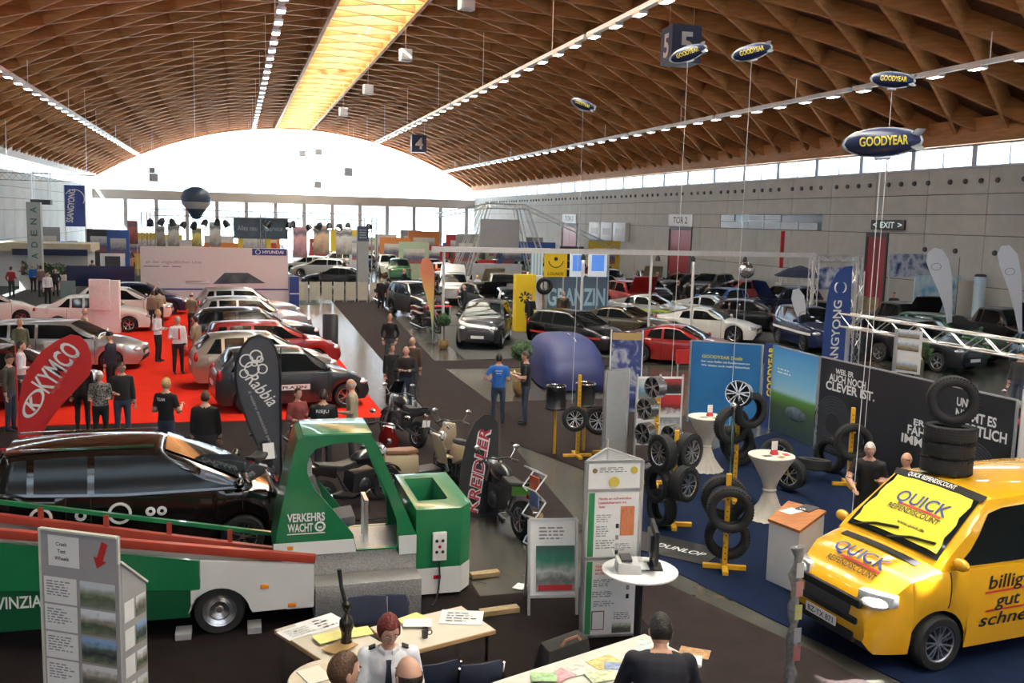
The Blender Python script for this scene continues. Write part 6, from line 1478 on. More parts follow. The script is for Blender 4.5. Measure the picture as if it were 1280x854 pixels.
# white stele and the dark info pillar
p = G(135, 416); st1 = thing('info_pillar', 'tall white info pillar with a picture box on the red carpet', 'display', (p.x, p.y, CZ), R(-8))
q = MB(); q.bx(-.50, .50, -.15, .15, 0, 2.15); q.build('column', white_p, st1, smooth=False); q = MB(); q.bx(-.62, .18, -.32, -.15, .95, 2.2); q.build('picture_box', mat('pillar_offwhite', (.76, .74, .72), rough=.5), st1, bevel=.02); q = MB(); q.bx(-.6, -.15, -.34, -.321, 1.95, 2.15); q.build('label_plate', paper, st1)
p = G(413, 431); st2 = thing('info_pillar', 'dark grey curved info pillar at the edge of the red carpet', 'display', (p.x, p.y, CZ), R(-20)); q = MB(); q.loft([[(-.26*math.cos(a)*1.2, -.18*math.sin(a), z) for a in [2*PI*k/20 for k in range(20)]] for z in (0, 1.15)]+[[(-.22*math.cos(a)*1.2, -.14*math.sin(a), 1.20) for a in [2*PI*k/20 for k in range(20)]]]); q.build('column', mat('pillar_dark', (.045, .05, .055), rough=.4), st2)
p = G(367, 384); st3 = thing('info_pillar', 'short blue pillar at the right end of the white exhibition wall', 'display', (p.x, p.y-.6, CZ)); q = MB(); q.bx(-.25, .25, -.15, .15, 0, 1.7); q.build('column', mat('pillar_royal', (.02, .05, .24), rough=.4), st3, smooth=False); q = MB(); q.bx(-.25, .25, -.156, -.15, .75, .8); q.build('stripe', white_p, st3, smooth=False)
# white exhibition wall
hw0, hw1 = GY(175, 312, 53.6).x, GY(360, 312, 53.6).x
hwall = thing('exhibition_wall', 'long white exhibition wall with a blue sign behind the red carpet row', 'display wall', (hw0, 53.6, 0)); WL = hw1-hw0
q = MB(); q.bx(0, WL, 0, .25, 0, 3.18); q.build('panel', mat('wall_offwhite', (.66, .66, .67), rough=.6, var=.02), hwall, smooth=False)
rectprint(hwall, 'sign', (WL*.87, -.006, 2.98), UX, UZ, WL*.24, .36, mat('sign_blue', (.03, .05, .24), rough=.4)); q = MB(); put_text(q, 'HYUNDAI', (WL*.895, -.02, 2.98), UX, UZ, .16, WL*.145, bold=.02); q.torus(.12, .018, 18, 5, axis='y', c=(WL*.79, -.015, 2.98), sq=.3); q.build('lettering', letter_w, hwall, smooth=False, fix=False)
q = MB(); put_text(q, 'an der unglaublichen Linie', (WL*.22, -.008, 2.40), UX, UZ, .16, WL*.37, bold=.0); q.build('lettering', mat('lettering_grey', (.25, .25, .26)), hwall, smooth=False, fix=False); lines_print(hwall, (WL*.2, -.008, 2.15), UX, UZ, WL*.36, .12, 1, mat('lettering_grey', (.25, .25, .26)), 8)
q = MB(); q.bx(0, WL, -.02, 0, .92, 1.0); q.build('stripe', mat('sign_blue', (.03, .05, .24)), hwall, smooth=False)
q = MB(); q.prism([(WL*.48, 1.25), (WL*.56, 1.85), (WL*.72, 1.85), (WL*.84, 1.30)], -.03, -.005, 0, 'xz'); q.build('car_picture', ramp_mat('print_dark_teal', [(.3, (.02, .04, .05)), (.7, (.10, .16, .18))], scale=1.5), hwall, smooth=False)  # flat dark shape standing in for a car's raised lid

# ================================================================= FEATHER FLAGS NEAR
def flag_px(label, Y, pix, base_px, m_, texts=(), edge=None, pole=None, H=None, extra=None, group='feather flags'):
    b = GY(*base_px, Y); pts = []
    for px, py in pix: g = GY(px, py, Y); pts.append((g.x-b.x, g.z))
    if pts[0][0]*0 == 0:
        ar_ = sum(pts[i][0]*pts[(i+1) % len(pts)][1]-pts[(i+1) % len(pts)][0]*pts[i][1] for i in range(len(pts)))
    t = feather('feather_flag', label, (b.x, Y, .014), 0, pts, max(z for _, z in pts), m_, pole_m=pole, edge=edge, group=group)
    for txt, pa, pb, h, m2, bold, sh in texts:                 # lettering from pixel pa to pixel pb
        a, c = GY(*pa, Y), GY(*pb, Y); a.x -= b.x; c.x -= b.x; d = c-a
        q = MB(); ux_ = Vector((d.x, 0, d.z)).normalized(); uy_ = Vector((-ux_.z, 0, ux_.x))
        put_text(q, txt, ((a.x+c.x)/2, -.018-(.004 if bold < .03 else 0), (a.z+c.z)/2), ux_, uy_, h, math.hypot(d.x, d.z), bold=bold, shear=sh); q.build('lettering', m2, t, smooth=False, fix=False)
    return t, b
fl_red = mat('flag_red', (.58, .022, .022), rough=.6, var=.03)
t, b = flag_px('red teardrop flag with white lettering behind the black car', 21.6, [(22, 530), (24, 500), (28, 478), (38, 458), (52, 440), (70, 427), (88, 419), (100, 421), (109, 430), (114, 444), (115, 458), (112, 470), (96, 487), (75, 510), (60, 530), (45, 560), (24, 560)], (24, 560), fl_red,
    [('KYMCO', (50, 486), (92, 433), .40, letter_w, .02, 0), ('eleganza e natura...', (64, 492), (98, 440), .10, mat('flag_pink', (.62, .16, .15)), 0, 0)], pole=mat('flag_red', (.58, .022, .022)))
g = GY(42, 505, 21.6); q = MB(); q.torus(.24, .03, 24, 6, axis='y', c=(0, 0, 0), sq=.2); q.v = [(v[0]*.75+v[2]*.25, v[1], v[2]*1.1+v[0]*.3) for v in q.v]; q.v = [(v[0]+g.x-b.x, v[1]-.015, v[2]+g.z) for v in q.v]; put_text(q, 'K', (g.x-b.x, -.022, g.z), (.75, 0, .66), (-.66, 0, .75), .24, .22, bold=.04); q.build('emblem', letter_w, t)
fl_dk = mat('flag_charcoal', (.065, .07, .085), rough=.55, var=.03)
t, b = flag_px('charcoal teardrop flag with white script in front of the graphite hatchback', 17.3, [(352, 640), (350, 470), (349, 452), (344, 436), (336, 425), (324, 420), (312, 424), (302, 436), (295, 455), (294, 475), (299, 500), (312, 535), (328, 570), (344, 592)], (352, 640), fl_dk,
    [('Rabbia', (312, 470), (343, 505), .22, letter_w, .01, .3), ('il vostro motociclo per amico', (312, 490), (346, 572), .06, mat('flag_greyprint', (.45, .46, .48)), 0, 0)], edge=black_p)
q = MB()
for k, (px, py, r_) in enumerate(((308, 452, .11), (320, 446, .10), (315, 462, .12), (305, 468, .07), (328, 462, .08), (318, 455, .05), (325, 450, .05))):
    g = GY(px, py, 17.3); q.torus(r_, .014, 14, 5, axis='y', c=(g.x-b.x, -.016, g.z), sq=.2)
q.build('scroll_emblem', letter_w, t)
t, b = flag_px('black feather flag with red and white lettering by the mopeds', 15.3, [(622, 700), (623, 560), (622, 530), (615, 520), (605, 519), (594, 528), (583, 552), (576, 585), (573, 620), (576, 645), (590, 655), (606, 652), (620, 650)], (622, 700), mat('flag_black', (.030, .031, .034), rough=.5, var=.05),
    [('KREIDLER', (589, 642), (606, 537), .20, letter_w, .055, .2), ('KREIDLER', (589, 642), (606, 537), .18, mat('flag_letter_red', (.50, .03, .06)), .012, .2)])

# ================================================================= MOTORCYCLES AND SCOOTERS
cream = paint('cream', (.55, .46, .30), 0); MG = 'two-wheelers on show'
motorcycle('black motorcycle with white plate behind the bonnet of the black car', (.35, 17.2, .014), R(72), black_c, group=MG)
motorcycle('green-tailed black moped right of the black feather flag', (4.2, 14.75, .003), R(100), black_c, group=MG, lean=R(3), tail_col=paint('lime', (.12, .42, .04), 0), plate=False)
motorcycle('cream retro scooter with brown seat behind the green weight box', (3.25, 17.3, .014), R(25), cream, True, MG, mat('seat_brown', (.20, .09, .05), rough=.5))
motorcycle('cream scooter with round mirrors next to the black feather flag', (4.0, 17.9, .014), R(100), cream, True, MG)
motorcycle('red and black scooter between the cab and the cream scooters', (2.55, 17.9, .014), R(60), red_c, True, MG)
motorcycle('black touring motorcycle with screen at the corner of the red carpet', (3.55, 20.9, .014), R(110), black_c, False, MG, screen=True)
motorcycle('black motorcycle seen through the cab opening of the trailer', (1.9, 16.3, .014), R(30), black_c, False, MG)
motorcycle('black motorcycle beside the far topiary ball', (8.15, 41.5, .014), R(-60), black_c, False, MG)
motorcycle('dark red motorcycle beyond the one at the topiary ball', (8.6, 44.2, .014), R(-60), red_c, False, MG)
motorcycle('blue motorcycle farther along the aisle edge', (8.3, 54.6, .003), R(-60), navy_c, False, MG)
p = G(336, 575, .7); o = sheet('price_card', 'white price card propped on the black motorcycle', (p.x, p.y, .86), 0, (.2, .28), paper, 'card'); o.rotation_euler = (R(75), 0, R(15))

# ================================================================= PEOPLE LEFT OF THE AISLE
khaki = cloth('khaki', (.24, .20, .13)); beige = cloth('beige', (.36, .30, .21)); wshirt = cloth('white_shirt', (.70, .70, .74)); bluet = cloth('blue_tshirt', (.02, .13, .46)); brown_j = cloth('brown_jacket', (.07, .045, .03)); olive = cloth('olive_top', (.11, .11, .07)); pattern = ramp_mat('cloth_floral', [(.40, (.01, .01, .01)), (.5, (.30, .30, .28)), (.6, (.015, .015, .015))], scale=26, rough=.8); plaid = cloth('plaid', (.20, .12, .11)); dgrey = cloth('dark_grey_cloth', (.035, .036, .04))
def pp_(px, py, z=0.0): g = G(px, py, z); return (g.x, g.y, .014)
VG = 'visitors'
person('blond woman in black jacket and olive top walking up the aisle', pp_(487, 460), R(-105), cloth('black_jacket', (.012, .012, .013)), grey_tr, ('short', 'blond'), 'pocket', 'pocket', 1.84, female=True, stride=.12, group=VG)
t, HM, Tm = person('man in bright blue T-shirt with white back print in the aisle', pp_(622, 531), R(78), bluet, jeans, ('short', 'dark'), 'hip', 'bent', 1.78, sleeves='short', group=VG)
q = MB()
for txt, z, wd in (('KREISVIERTEL', .40, .18), ('SPORT', .34, .14)):
    put_text(q, txt, Tm @ Vector((-.135, 0, z)), (Tm @ Vector((0, -1, 0)))-(Tm @ Vector((0, 0, 0))), (0, 0, 1), .035, wd, bold=.01)
q.build('back_print', letter_w, t, smooth=False, fix=False)
person('dark-haired man in black T-shirt reading a sheet beside the blue-shirted man', pp_(656, 531), R(160), blk, jeans, ('short', 'dark'), 'hold', 'hold', 1.84, sleeves='short', group=VG, head=(0, R(15)))
p = G(645, 470, 1.1); o = sheet('leaflet', 'cream sheet held by the man in the black T-shirt', (p.x, p.y, 1.14), 0, (.30, .22), mat('paper_cream', (.70, .60, .46))); o.rotation_euler = (R(60), 0, R(70))
person('bald man in black jacket with folded arms by the corner of the red carpet', pp_(507, 516), R(-110), blk, jeans, ('bald', 'grey'), 'crossed', 'crossed', 1.74, group=VG, bulk=1.1)
person('stooping grey-haired man behind the bald man with folded arms', pp_(515, 500), R(-120), brown_j, grey_tr, ('bald', 'white'), 'down', 'down', 1.76, group=VG, bulk=1.1)
person('woman in a long black coat left of the bald man with folded arms', pp_(489, 507), R(-80), blk, blk, ('long', 'dark'), 'bent', 'down', 1.68, female=True, coat=.35, group=VG)
person('man in white shirt and black trousers left of the white-shirted pair on the red carpet', pp_(198, 453), R(-20), wshirt, blk, ('short', 'blond'), 'bent', 'bent', 1.78, group=VG)
t, HM, Tm = person('man in white shirt with red tie on the red carpet', pp_(223, 468), R(-70), wshirt, blk, ('short', 'grey'), 'down', 'bent', 1.82, group=VG)
q = MB(); q.M = Tm; q.loft([[(.152, -.02, .47), (.152, .02, .47), (.14, .02, .47), (.14, -.02, .47)], [(.15, -.035, .12), (.15, .035, .12), (.14, .035, .12), (.14, -.035, .12)]]); q.build('tie', letter_r, t)
person('man in khaki suit talking to the man with the red tie', pp_(246, 466), R(150), khaki, khaki, ('short', 'dark'), 'bent', 'down', 1.80, group=VG)
person('grey-haired man in beige jacket beside the silver estate', pp_(107, 450), R(20), beige, khaki, ('bald', 'grey'), 'bent', 'bent', 1.74, group=VG)
person('man in dark blue jacket and peaked cap behind the red teardrop flag', pp_(140, 497), R(160), cloth('navy_jacket', (.015, .02, .04)), blk, ('cap', cloth('cap_black', (.012, .012, .012))), 'down', 'down', 1.78, group=VG)
person('man in black shirt and jeans walking right of the patterned blouse', pp_(154, 553), R(-70), blk, jeans, ('short', 'brown'), 'down', 'bent', 1.78, group=VG, head=(0, R(18)))
person('grey-haired woman in a black and white patterned blouse', pp_(127, 556), R(-90), pattern, blk, ('bob', 'white'), 'bent', 'bent', 1.62, female=True, group=VG, head=(0, R(20)), bulk=1.08)
person('man in dark trousers half hidden behind the red teardrop flag', pp_(104, 540), R(90), blk, blk, ('short', 'dark'), 'down', 'down', 1.70, group=VG)
person('man in brown jacket and jeans at the left edge', pp_(14, 540), R(-20), cloth('jacket_olive_brown', (.055, .05, .04)), jeans, ('short', 'dark'), 'bent', 'down', 1.78, group=VG, head=(R(-20), R(20)))
person('man in black at the very left edge facing the brown jacket', pp_(-6, 540), R(10), blk, jeans, ('short', 'brown'), 'bent', 'bent', 1.74, group=VG)
person('man in white shirt behind the brown jacket at the left edge', pp_(28, 515), R(10), wshirt, jeans, ('short', 'dark'), 'down', 'bent', 1.78, group=VG)
person('blond visitor in olive between the silver estates at the left', (-6.2, 31.45, .014), R(-60), olive, jeans, ('short', 'blond'), 'down', 'down', 1.72, group=VG)
t, HM, Tm = person('man in black polo shirt with white back print behind the black car', pp_(209, 585), R(60), blk, jeans, ('short', 'blond'), 'bent', 'hold', 1.80, sleeves='short', group=VG)
q = MB(); put_text(q, 'TEAM', Tm @ Vector((-.14, .02, .42)), (Tm @ Vector((0, -1, 0)))-(Tm @ Vector((0, 0, 0))), (0, 0, 1), .06, .18, bold=.02); q.build('back_print', letter_w, t, smooth=False, fix=False)
person('brown-haired man in black jacket right of the printed polo behind the black car', pp_(258, 605), R(80), blk, dgrey, ('short', 'brown'), 'down', 'down', 1.76, group=VG, bulk=1.08)
person('dark-haired woman in a dark red top behind the green cab', pp_(372, 588), R(-60), cloth('red_scarf', (.22, .05, .05)), dgrey, ('long', 'dark'), 'bent', 'bent', 1.66, female=True, group=VG)
t, HM, Tm = person('man in black T-shirt with white back print behind the green cab', pp_(404, 597), R(80), blk, dgrey, ('short', 'dark'), 'bent', 'bent', 1.72, sleeves='short', group=VG, bulk=1.15)
q = MB(); put_text(q, 'RIEJU', Tm @ Vector((-.16, 0, .40)), (Tm @ Vector((0, -1, 0)))-(Tm @ Vector((0, 0, 0))), (0, 0, 1), .06, .24, bold=.02); q.build('back_print', letter_w, t, smooth=False, fix=False)
person('bald man in beige jacket right behind the green cab', pp_(440, 582), R(170), beige, dgrey, ('bald', 'grey'), 'bent', 'down', 1.78, group=VG, head=(0, R(12)))
person('visitor in beige coat by the white saloon', pp_(192, 415), R(80), khaki, dgrey, ('short', 'brown'), 'down', 'down', 1.74, group=VG)
person('visitor in pale shirt beside the beige coat by the white saloon', pp_(200, 410), R(110), beige, dgrey, ('short', 'dark'), 'down', 'bent', 1.70, group=VG)
person('balding visitor in brown coat at the silver people carrier', pp_(240, 420), R(60), khaki, dgrey, ('bald', 'brown'), 'bent', 'down', 1.78, group=VG)
person('man in black at the end of the cream barriers', pp_(476, 388), R(-90), blk, blk, ('short', 'dark'), 'down', 'down', 1.78, group=VG)
person('woman in black beside the far end of the aisle', pp_(485, 385), R(90), blk, blk, ('long', 'dark'), 'down', 'down', 1.72, female=True, group=VG)

# ================================================================= CENTRE STANDS
def board_px(name, label, Y, x0, y0, x1, y1, m_, cat='sign', th=.08, legs=True, group=None, texts=(), leg_m=None):
    """an upright board facing the camera end of the hall, standing on two legs"""
    a, b = GY(x0, y1, Y), GY(x1, y0, Y); w_ = b.x-a.x; z0, z1 = max(.02, a.z), b.z
    t = thing(name, label, cat, (a.x, Y, 0), 0, group)
    q = MB(); q.bx(0, w_, -th/2, th/2, z0, z1); q.build('board', m_, t, smooth=False)
    if legs and z0 > .1:
        for x in (.06, w_-.06): q = MB(); q.tube([(x, 0, 0), (x, 0, z0+.02)], .03, 8); q.build('leg', leg_m or alu, t)
    for txt, u, v, h, wd, m2, bold in texts:
        q = MB(); put_text(q, txt, (w_*u, -th/2-.006, lerp(z0, z1, v)), UX, UZ, h, w_*wd, bold=bold); q.build('lettering', m2, t, smooth=False, fix=False)
    return t, w_, z0, z1
car('car', 'dark grey off-road car with a front number plate facing the aisle', 'suv', grey_c, (9.75, 37.6, CZ), R(-112), 'cars on the centre stands')
p = G(553, 432); potted_ball('topiary ball tree in a wicker pot at the aisle beside the grey off-road car', (7.75, 36.2, .003), 1.0, 'topiary trees')
potted_ball('topiary ball tree in front of the blue-covered car', (7.9, 26.2, .003), 1.15, 'topiary trees')
potted_ball('topiary ball tree far along the aisle by the black-clad pair', (9.0, 52.5, .003), 1.1, 'topiary trees')
# car under a blue cover
cv = car_shape('hatch', L=4.2, W=1.86, H=1.60)
ct_ = thing('covered_car', 'car hidden under a blue cloth cover by the aisle', 'car', (10.0, 28.5, .0), R(-97))
q = MB(); rings = []; hh = cv['h']+.06
for i in range(41):
    u = -1+2*i/40; x = hh*u; tp = 1.50*(1-abs(u)**3.2)**.5 if abs(u) < 1 else 0; tp = max(tp, .50 if abs(u) > .97 else .74); w_ = 1.0*(1-.25*abs(u)**6)
    ring = []
    for k in range(25):
        a = PI*k/24; c_, s_ = math.cos(a), math.sin(a); fold = 1+.018*math.sin(k*2.6+i*.3)*(1-s_)
        ring.append((x, math.copysign(abs(c_)**.50, c_)*w_*fold, .05+(tp-.05)*s_**.66))
    rings.append(ring)
q.loft(rings, caps=True, closed=False); q.build('cover', mat('cover_blue', (.028, .036, .14), rough=.6, var=.10, scale=4, bump=.3), ct_, angle=70)
tm, rm = wheel_mesh(.315, .2)
for xw in cv['xw']:
    for s_ in (1, -1): o = link('wheel', tm, ct_, (xw, s_*.70, .315)); link('rim', rm, o)
q = MB(); q.tube([(hh*.985, .1, .1), (hh*.97, .1, .62), (hh*.80, .1, 1.02), (hh*.5, .1, 1.44), (0, .1, 1.51)], .012, 6); q.build('strap', letter_w, ct_)
# gantry frame over the centre stands
gz = GY(555, 311, 37.0).z; x0, x1 = GY(540, 311, 37.0).x, GY(1020, 311, 37.0).x
ga = thing('lighting_gantry', 'slim white lighting gantry spanning the centre stands', 'truss', (0, 37.0, 0))
q = MB(); q.bx(x0, x1, -.09, .09, gz-.12, gz+.08); q.build('beam', mat('gantry_white', (.66, .66, .66), rough=.4), ga, smooth=False)
for px in (555, 729, 815, 868, 1018):
    gx = GY(px, 311, 37.0).x; q = MB(); q.tube([(gx, 0, .0), (gx, 0, gz-.1)], .06, 8); q.build('post', mat('gantry_white', (.66, .66, .66)), ga)
spot_on = mat('spot_lit', (1, .95, .85), emit=9)
for k, px in enumerate((563, 601, 622, 728, 821, 865, 930)):
    gx = GY(px, 311, 37.0).x; q = MB(); q.lathe([(.03, 0), (.09, -.08), (.11, -.24), (.10, -.24), (.001, -.1)], 12, c=(gx, -.15, gz-.12)); o = q.build('spotlight', black_p, ga); q = MB(); q.lathe([(.001, -.235), (.09, -.235), (.09, -.23), (.001, -.23)], 12, c=(gx, -.15, gz-.12)); q.build('lens', spot_on, o)
# yellow signs and the blue wall
yel_s = mat('sign_yellow', (.80, .56, .015), rough=.45, var=.02)
t, w_, z0, z1 = board_px('sign_tower', 'tall yellow sign tower with a black emblem beside the man in black', 41.7, 642, 343, 668, 416, yel_s, th=.5)
for k in range(8):
    a = 2*PI*k/8; q = MB(); q.M = Matrix.Translation((w_*.45, -.256, lerp(z0, z1, .60))) @ Matrix.Rotation(a, 4, 'Y'); q.prism([(.10, -.03), (.26, -.05), (.28, 0), (.26, .05), (.10, .03)], -.006, .0, 0, 'xz'); q.build('emblem_blade', letter_k, t, smooth=False)
q = MB(); q.bx(w_, w_+.35, -.2, .2, .02, z1-.05); q.build('side_wing', white_p, t, smooth=False)
t, w_, z0, z1 = board_px('sign', 'yellow square sign with a smiling curve above the blue wall', 44.0, 680, 315, 709, 346, yel_s, texts=(('LOUNGE', .5, .12, .14, .7, letter_k, .01),), legs=False)
q = MB(); q.tube([(w_*.5+w_*.34*math.cos(R(a)), -.05, lerp(z0, z1, .72)+w_*.36*math.sin(R(a))) for a in range(195, 346, 15)], .022, 6); q.ball((w_*.5, -.05, lerp(z0, z1, .72)), (.10, .02, .09), 10, 6); q.build('smile', letter_k, t)
q = MB(); q.bx(w_*.1, w_*.16, -.0, .05, 0, z0); q.bx(w_*.84, w_*.9, 0, .05, 0, z0); q.build('leg', alu, t)
lit_blue = mat('screen_blue', (.10, .26, .75), rough=.3, emit=.5); frame_w = mat('frame_white_lit', (.75, .86, .95), rough=.4, emit=.25)
for (xa_, xb_, lb) in ((712, 731, 'left blue lit panel with white frame beside the smiling sign'), (735, 759, 'right blue lit panel with white frame beside the smiling sign')):
    t, w_, z0, z1 = board_px('lit_panel', lb, 44.0, xa_, 316, xb_, 346, frame_w, legs=False, group='blue lit panels'); rectprint(t, 'screen', (w_/2, -.046, (z0+z1)/2+.08), UX, UZ, w_*.68, (z1-z0)*.66, lit_blue); q = MB(); q.tube([(w_/2, 0, 0), (w_/2, 0, z0+.02)], .03, 8); q.build('post', alu, t)
t, w_, z0, z1 = board_px('lit_panel', 'pale blue striped panel behind the yellow sign tower', 44.2, 663, 314, 679, 346, ramp_mat('print_pale_stripes', [(.4, (.30, .55, .75)), (.6, (.75, .85, .90))], scale=2, kind='wave'))
t, w_, z0, z1 = board_px('stand_wall', 'slate blue stand wall with large pale lettering below the lit panels', 44.3, 680, 346, 760, 392, mat('wall_slate_blue', (.12, .18, .26), rough=.5), cat='display wall', texts=(('GRANZIN', .5, .45, .8, .92, mat('letter_iceblue', (.45, .70, .82)), .03),))
q = MB(); q.tube([(0, 0, 0), (0, 0, GY(680, 312, 44.3).z)], .05, 8); q.build('post', alu, t); q = MB(); q.tube([(w_, 0, 0), (w_, 0, GY(680, 312, 44.3).z)], .05, 8); q.build('post', alu, t)
fl_or = ramp_mat('flag_sunset', [(.12, (.30, .55, .45)), (.35, (.62, .60, .20)), (.6, (.70, .42, .12)), (.85, (.66, .22, .12))], kind='gradient', stretch=(1, 1, .30))
flag_px('orange to green fading feather flag beside the topiary ball', 37.8, [(541, 432), (543, 345), (541, 330), (535, 322), (528, 324), (525, 336), (527, 352), (533, 372), (538, 392), (540, 410)], (542, 432), fl_or)
person('man in black standing by the yellow sign tower', pp_(662, 418), R(-80), blk, blk, ('short', 'brown'), 'bent', 'down', 1.80, group=VG)
person('balding man in brown jacket seen from behind by the blue stand wall', pp_(703, 413), R(80), brown_j, jeans, ('bald', 'grey'), 'down', 'down', 1.82, group=VG, bulk=1.15)
person('grey-clad man at the red desk behind the grey off-road car', pp_(580, 398), R(160), dgrey, dgrey, ('bald', 'grey'), 'bent', 'table', 1.72, group=VG)
person('man in plaid shirt between the white coupe and the blue car', pp_(885, 392), R(-120), plaid, jeans, ('short', 'brown'), 'bent', 'bent', 1.78, group=VG)
person('man in black left of the plaid shirt behind the white coupe', pp_(862, 390), R(60), blk, blk, ('short', 'dark'), 'down', 'down', 1.82, group=VG, bulk=1.2)
person('bald man in black behind the white coupe roof', pp_(846, 388), R(10), blk, dgrey, ('bald', 'brown'), 'bent', 'down', 1.78, group=VG)
person('dark-haired visitor beside the open bonnet of the navy car', pp_(948, 386), R(-30), plaid, dgrey, ('short', 'dark'), 'bent', 'down', 1.74, group=VG)
dk = thing('desk', 'small red desk behind the grey off-road car', 'desk', (9.6, 46.2, .003)); q = MB(); q.bx(-.6, .6, -.3, .3, .7, .75); q.build('desk_top', letter_r, dk, smooth=False)
for x in (-.52, .52): q = MB(); q.bx(x-.03, x+.03, -.25, .25, 0, .7); q.build('leg', alu, dk, smooth=False)
ds = G(627, 425)
dsh = thing('display_stand', 'slim black ring-shaped wheel stand beside the blue wall', 'display', (13.4, 41.2, .014)); q = MB(); q.tube([(0, 0, 0), (0, 0, 2.0)], .03, 8); q.build('post', chrome, dsh); q = MB(); q.torus(.30, .10, 24, 10, axis='y', c=(0, -.05, 2.1)); q.build('tyre_ring', tyre_m, dsh); q = MB(); q.lathe([(.001, 0), (.25, 0), (.25, .02), (.001, .03)], 16); q.build('foot', black_p, dsh)

def stripe(t, kind, m_, z, ht, a=.86, **over):
    p = car_shape(kind, **over)
    for sg in (1, -1):
        q = MB(); n = 14; xs_ = [lerp(-p['h']*a, p['h']*a, i/n) for i in range(n+1)]
        q.add([(x, sg*(p['hw'](x)*1.0+.012), z+s_*ht/2) for x in xs_ for s_ in (-1, 1)], [(2*i, 2*i+1, 2*i+3, 2*i+2) for i in range(n)]); q.build('stripe', m_, t, smooth=False, fix=False)
# ================================================================= CARS OF THE CENTRE AND RIGHT STANDS
CG = 'cars on the right stands'
def carat(label, x, y, deg, kind, m_, **kw): return car('car', label, kind, m_, (x, y, CZ), R(deg), kw.pop('group', CG), **kw)
def carpx(label, px, py, deg, kind, m_, **kw): g = G(px, py); return car('car', label, kind, m_, (g.x, g.y, CZ), R(deg), kw.pop('group', CG), **kw)
carpx('olive grey sports car behind the blue-covered car', 782, 422, -48, 'coupe', bronze, wr=.34)
carpx('white coupe standing behind the blue poster wall', 884, 424, -42, 'coupe', white_c, wr=.35)
stripe(carpx('silver racing coupe with lime stripes left of the white coupe', 812, 402, -50, 'coupe', silver), 'coupe', mat('stripe_lime', (.45, .60, .08)), .66, .10)
stripe(carat('pale racing coupe with lime stripes directly behind the white coupe', 24.0, 45.0, -50, 'coupe', paint('pale_silver', (.6, .62, .62), .5)), 'coupe', mat('stripe_lime', (.45, .60, .08)), .66, .10)
carat('bright blue hatchback behind the white coupe', 26.2, 48.6, -150, 'hatch', blue_c)
carpx('navy off-road car right of the blue hatchback', 975, 398, -178, 'suv', navy_c, open_hood=True, H=1.78)
carat('grey low car in front of the navy off-road car', 28.6, 42.2, -20, 'coupe', grey_c)
carat('black saloon with raised bonnet behind the blue poster wall', 24.0, 41.6, -35, 'sedan', black_c, open_hood=True)
stripe(carat('black car with red stripe under the blue banner', 13.0, 35.6, -60, 'hatch', black_c), 'hatch', letter_r, .62, .08)
carat('red and black sports car left of the blue poster wall', 15.6, 31.6, -40, 'coupe', red_c)
carat('black pickup with raised bonnet left of the white feather flags', 29.0, 36.4, -95, 'pickup', black_c, open_hood=True)
carat('black pickup with raised bonnet between the two white feather flags', 31.9, 33.6, -95, 'pickup', paint('black_b', (.02, .018, .02), .3), open_hood=True)
carat('black off-road car facing the girder at the right', 24.6, 29.8, -80, 'suv', black_c)
stripe(carat('dark off-road car with white stripes behind the girder', 23.1, 34.9, -100, 'suv', navy_c), 'suv', letter_w, .78, .10)
carat('dark green off-road car behind the girder in the middle', 27.2, 31.6, -75, 'suv', green_c)
carat('silver blue hatchback under the girder', 27.4, 26.5, -110, 'hatch', sky_c)
carat('red hatchback by the wall below the strip window', 31.4, 56.0, -170, 'hatch', red_c)
carat('grey off-road car beside the red hatchback', 31.6, 60.2, -150, 'suv', grey_c)
carat('black saloon left of the grey off-road car by the wall', 31.4, 64.0, -165, 'sedan', black_c)
carpx('black people carrier behind the grey off-road car of the aisle', 640, 402, -100, 'mpv', black_c)
carat('dark hatchback with raised bonnet behind the red desk', 13.2, 51.2, -80, 'hatch', black_c, open_hood=True)
carpx('black off-road car beside the sunset feather flag', 522, 395, -75, 'suv', black_c)
carpx('black saloon with gold reflections behind the cream barriers', 420, 360, 165, 'sedan', black_c)
carpx('white off-road car behind the cream barriers', 418, 338, 175, 'suv', white_c)
carpx('white hatchback left of the white off-road car', 385, 342, 160, 'hatch', white_c)
carpx('silver estate behind the black saloon at the barriers', 400, 346, 165, 'wagon', silver)
rt_ = thing('side_table', 'low red table at the right edge behind the black poster wall', 'table', (17.0, 18.2, .003), R(-30)); q = MB(); q.box((0, 0, .62), (1.9, .7, .05)); q.build('table_top', letter_r, rt_, bevel=.01)
for x in (-.8, .8): q = MB(); q.bar((x, -.25, 0), (x, .25, .6), .05); q.bar((x, .25, 0), (x, -.25, .6), .05); q.build('leg', black_p, rt_)
motorcycle('black motorcycle beside the low red table at the right edge', (18.6, 18.6, .003), R(-150), black_c, False, MG)
# green hedge plant and visitors behind the girder
potted_ball('topiary ball tree behind the girder near the low red table', (19.3, 23.5, .003), 1.3, 'topiary trees')
person('visitor in beige trousers behind the girder', (18.4, 22.4, .003), R(150), olive, beige, ('short', 'brown'), 'down', 'bent', 1.74, group=VG)
person('dark-clothed visitor farther right behind the girder', (20.9, 21.4, .003), R(-150), dgrey, jeans, ('short', 'dark'), 'pocket', 'down', 1.78, group=VG)
t, w_, z0, z1 = board_px('stand_wall', 'red panel left of the blue poster wall', 27.5, 845, 437, 870, 455, letter_r, cat='display wall')

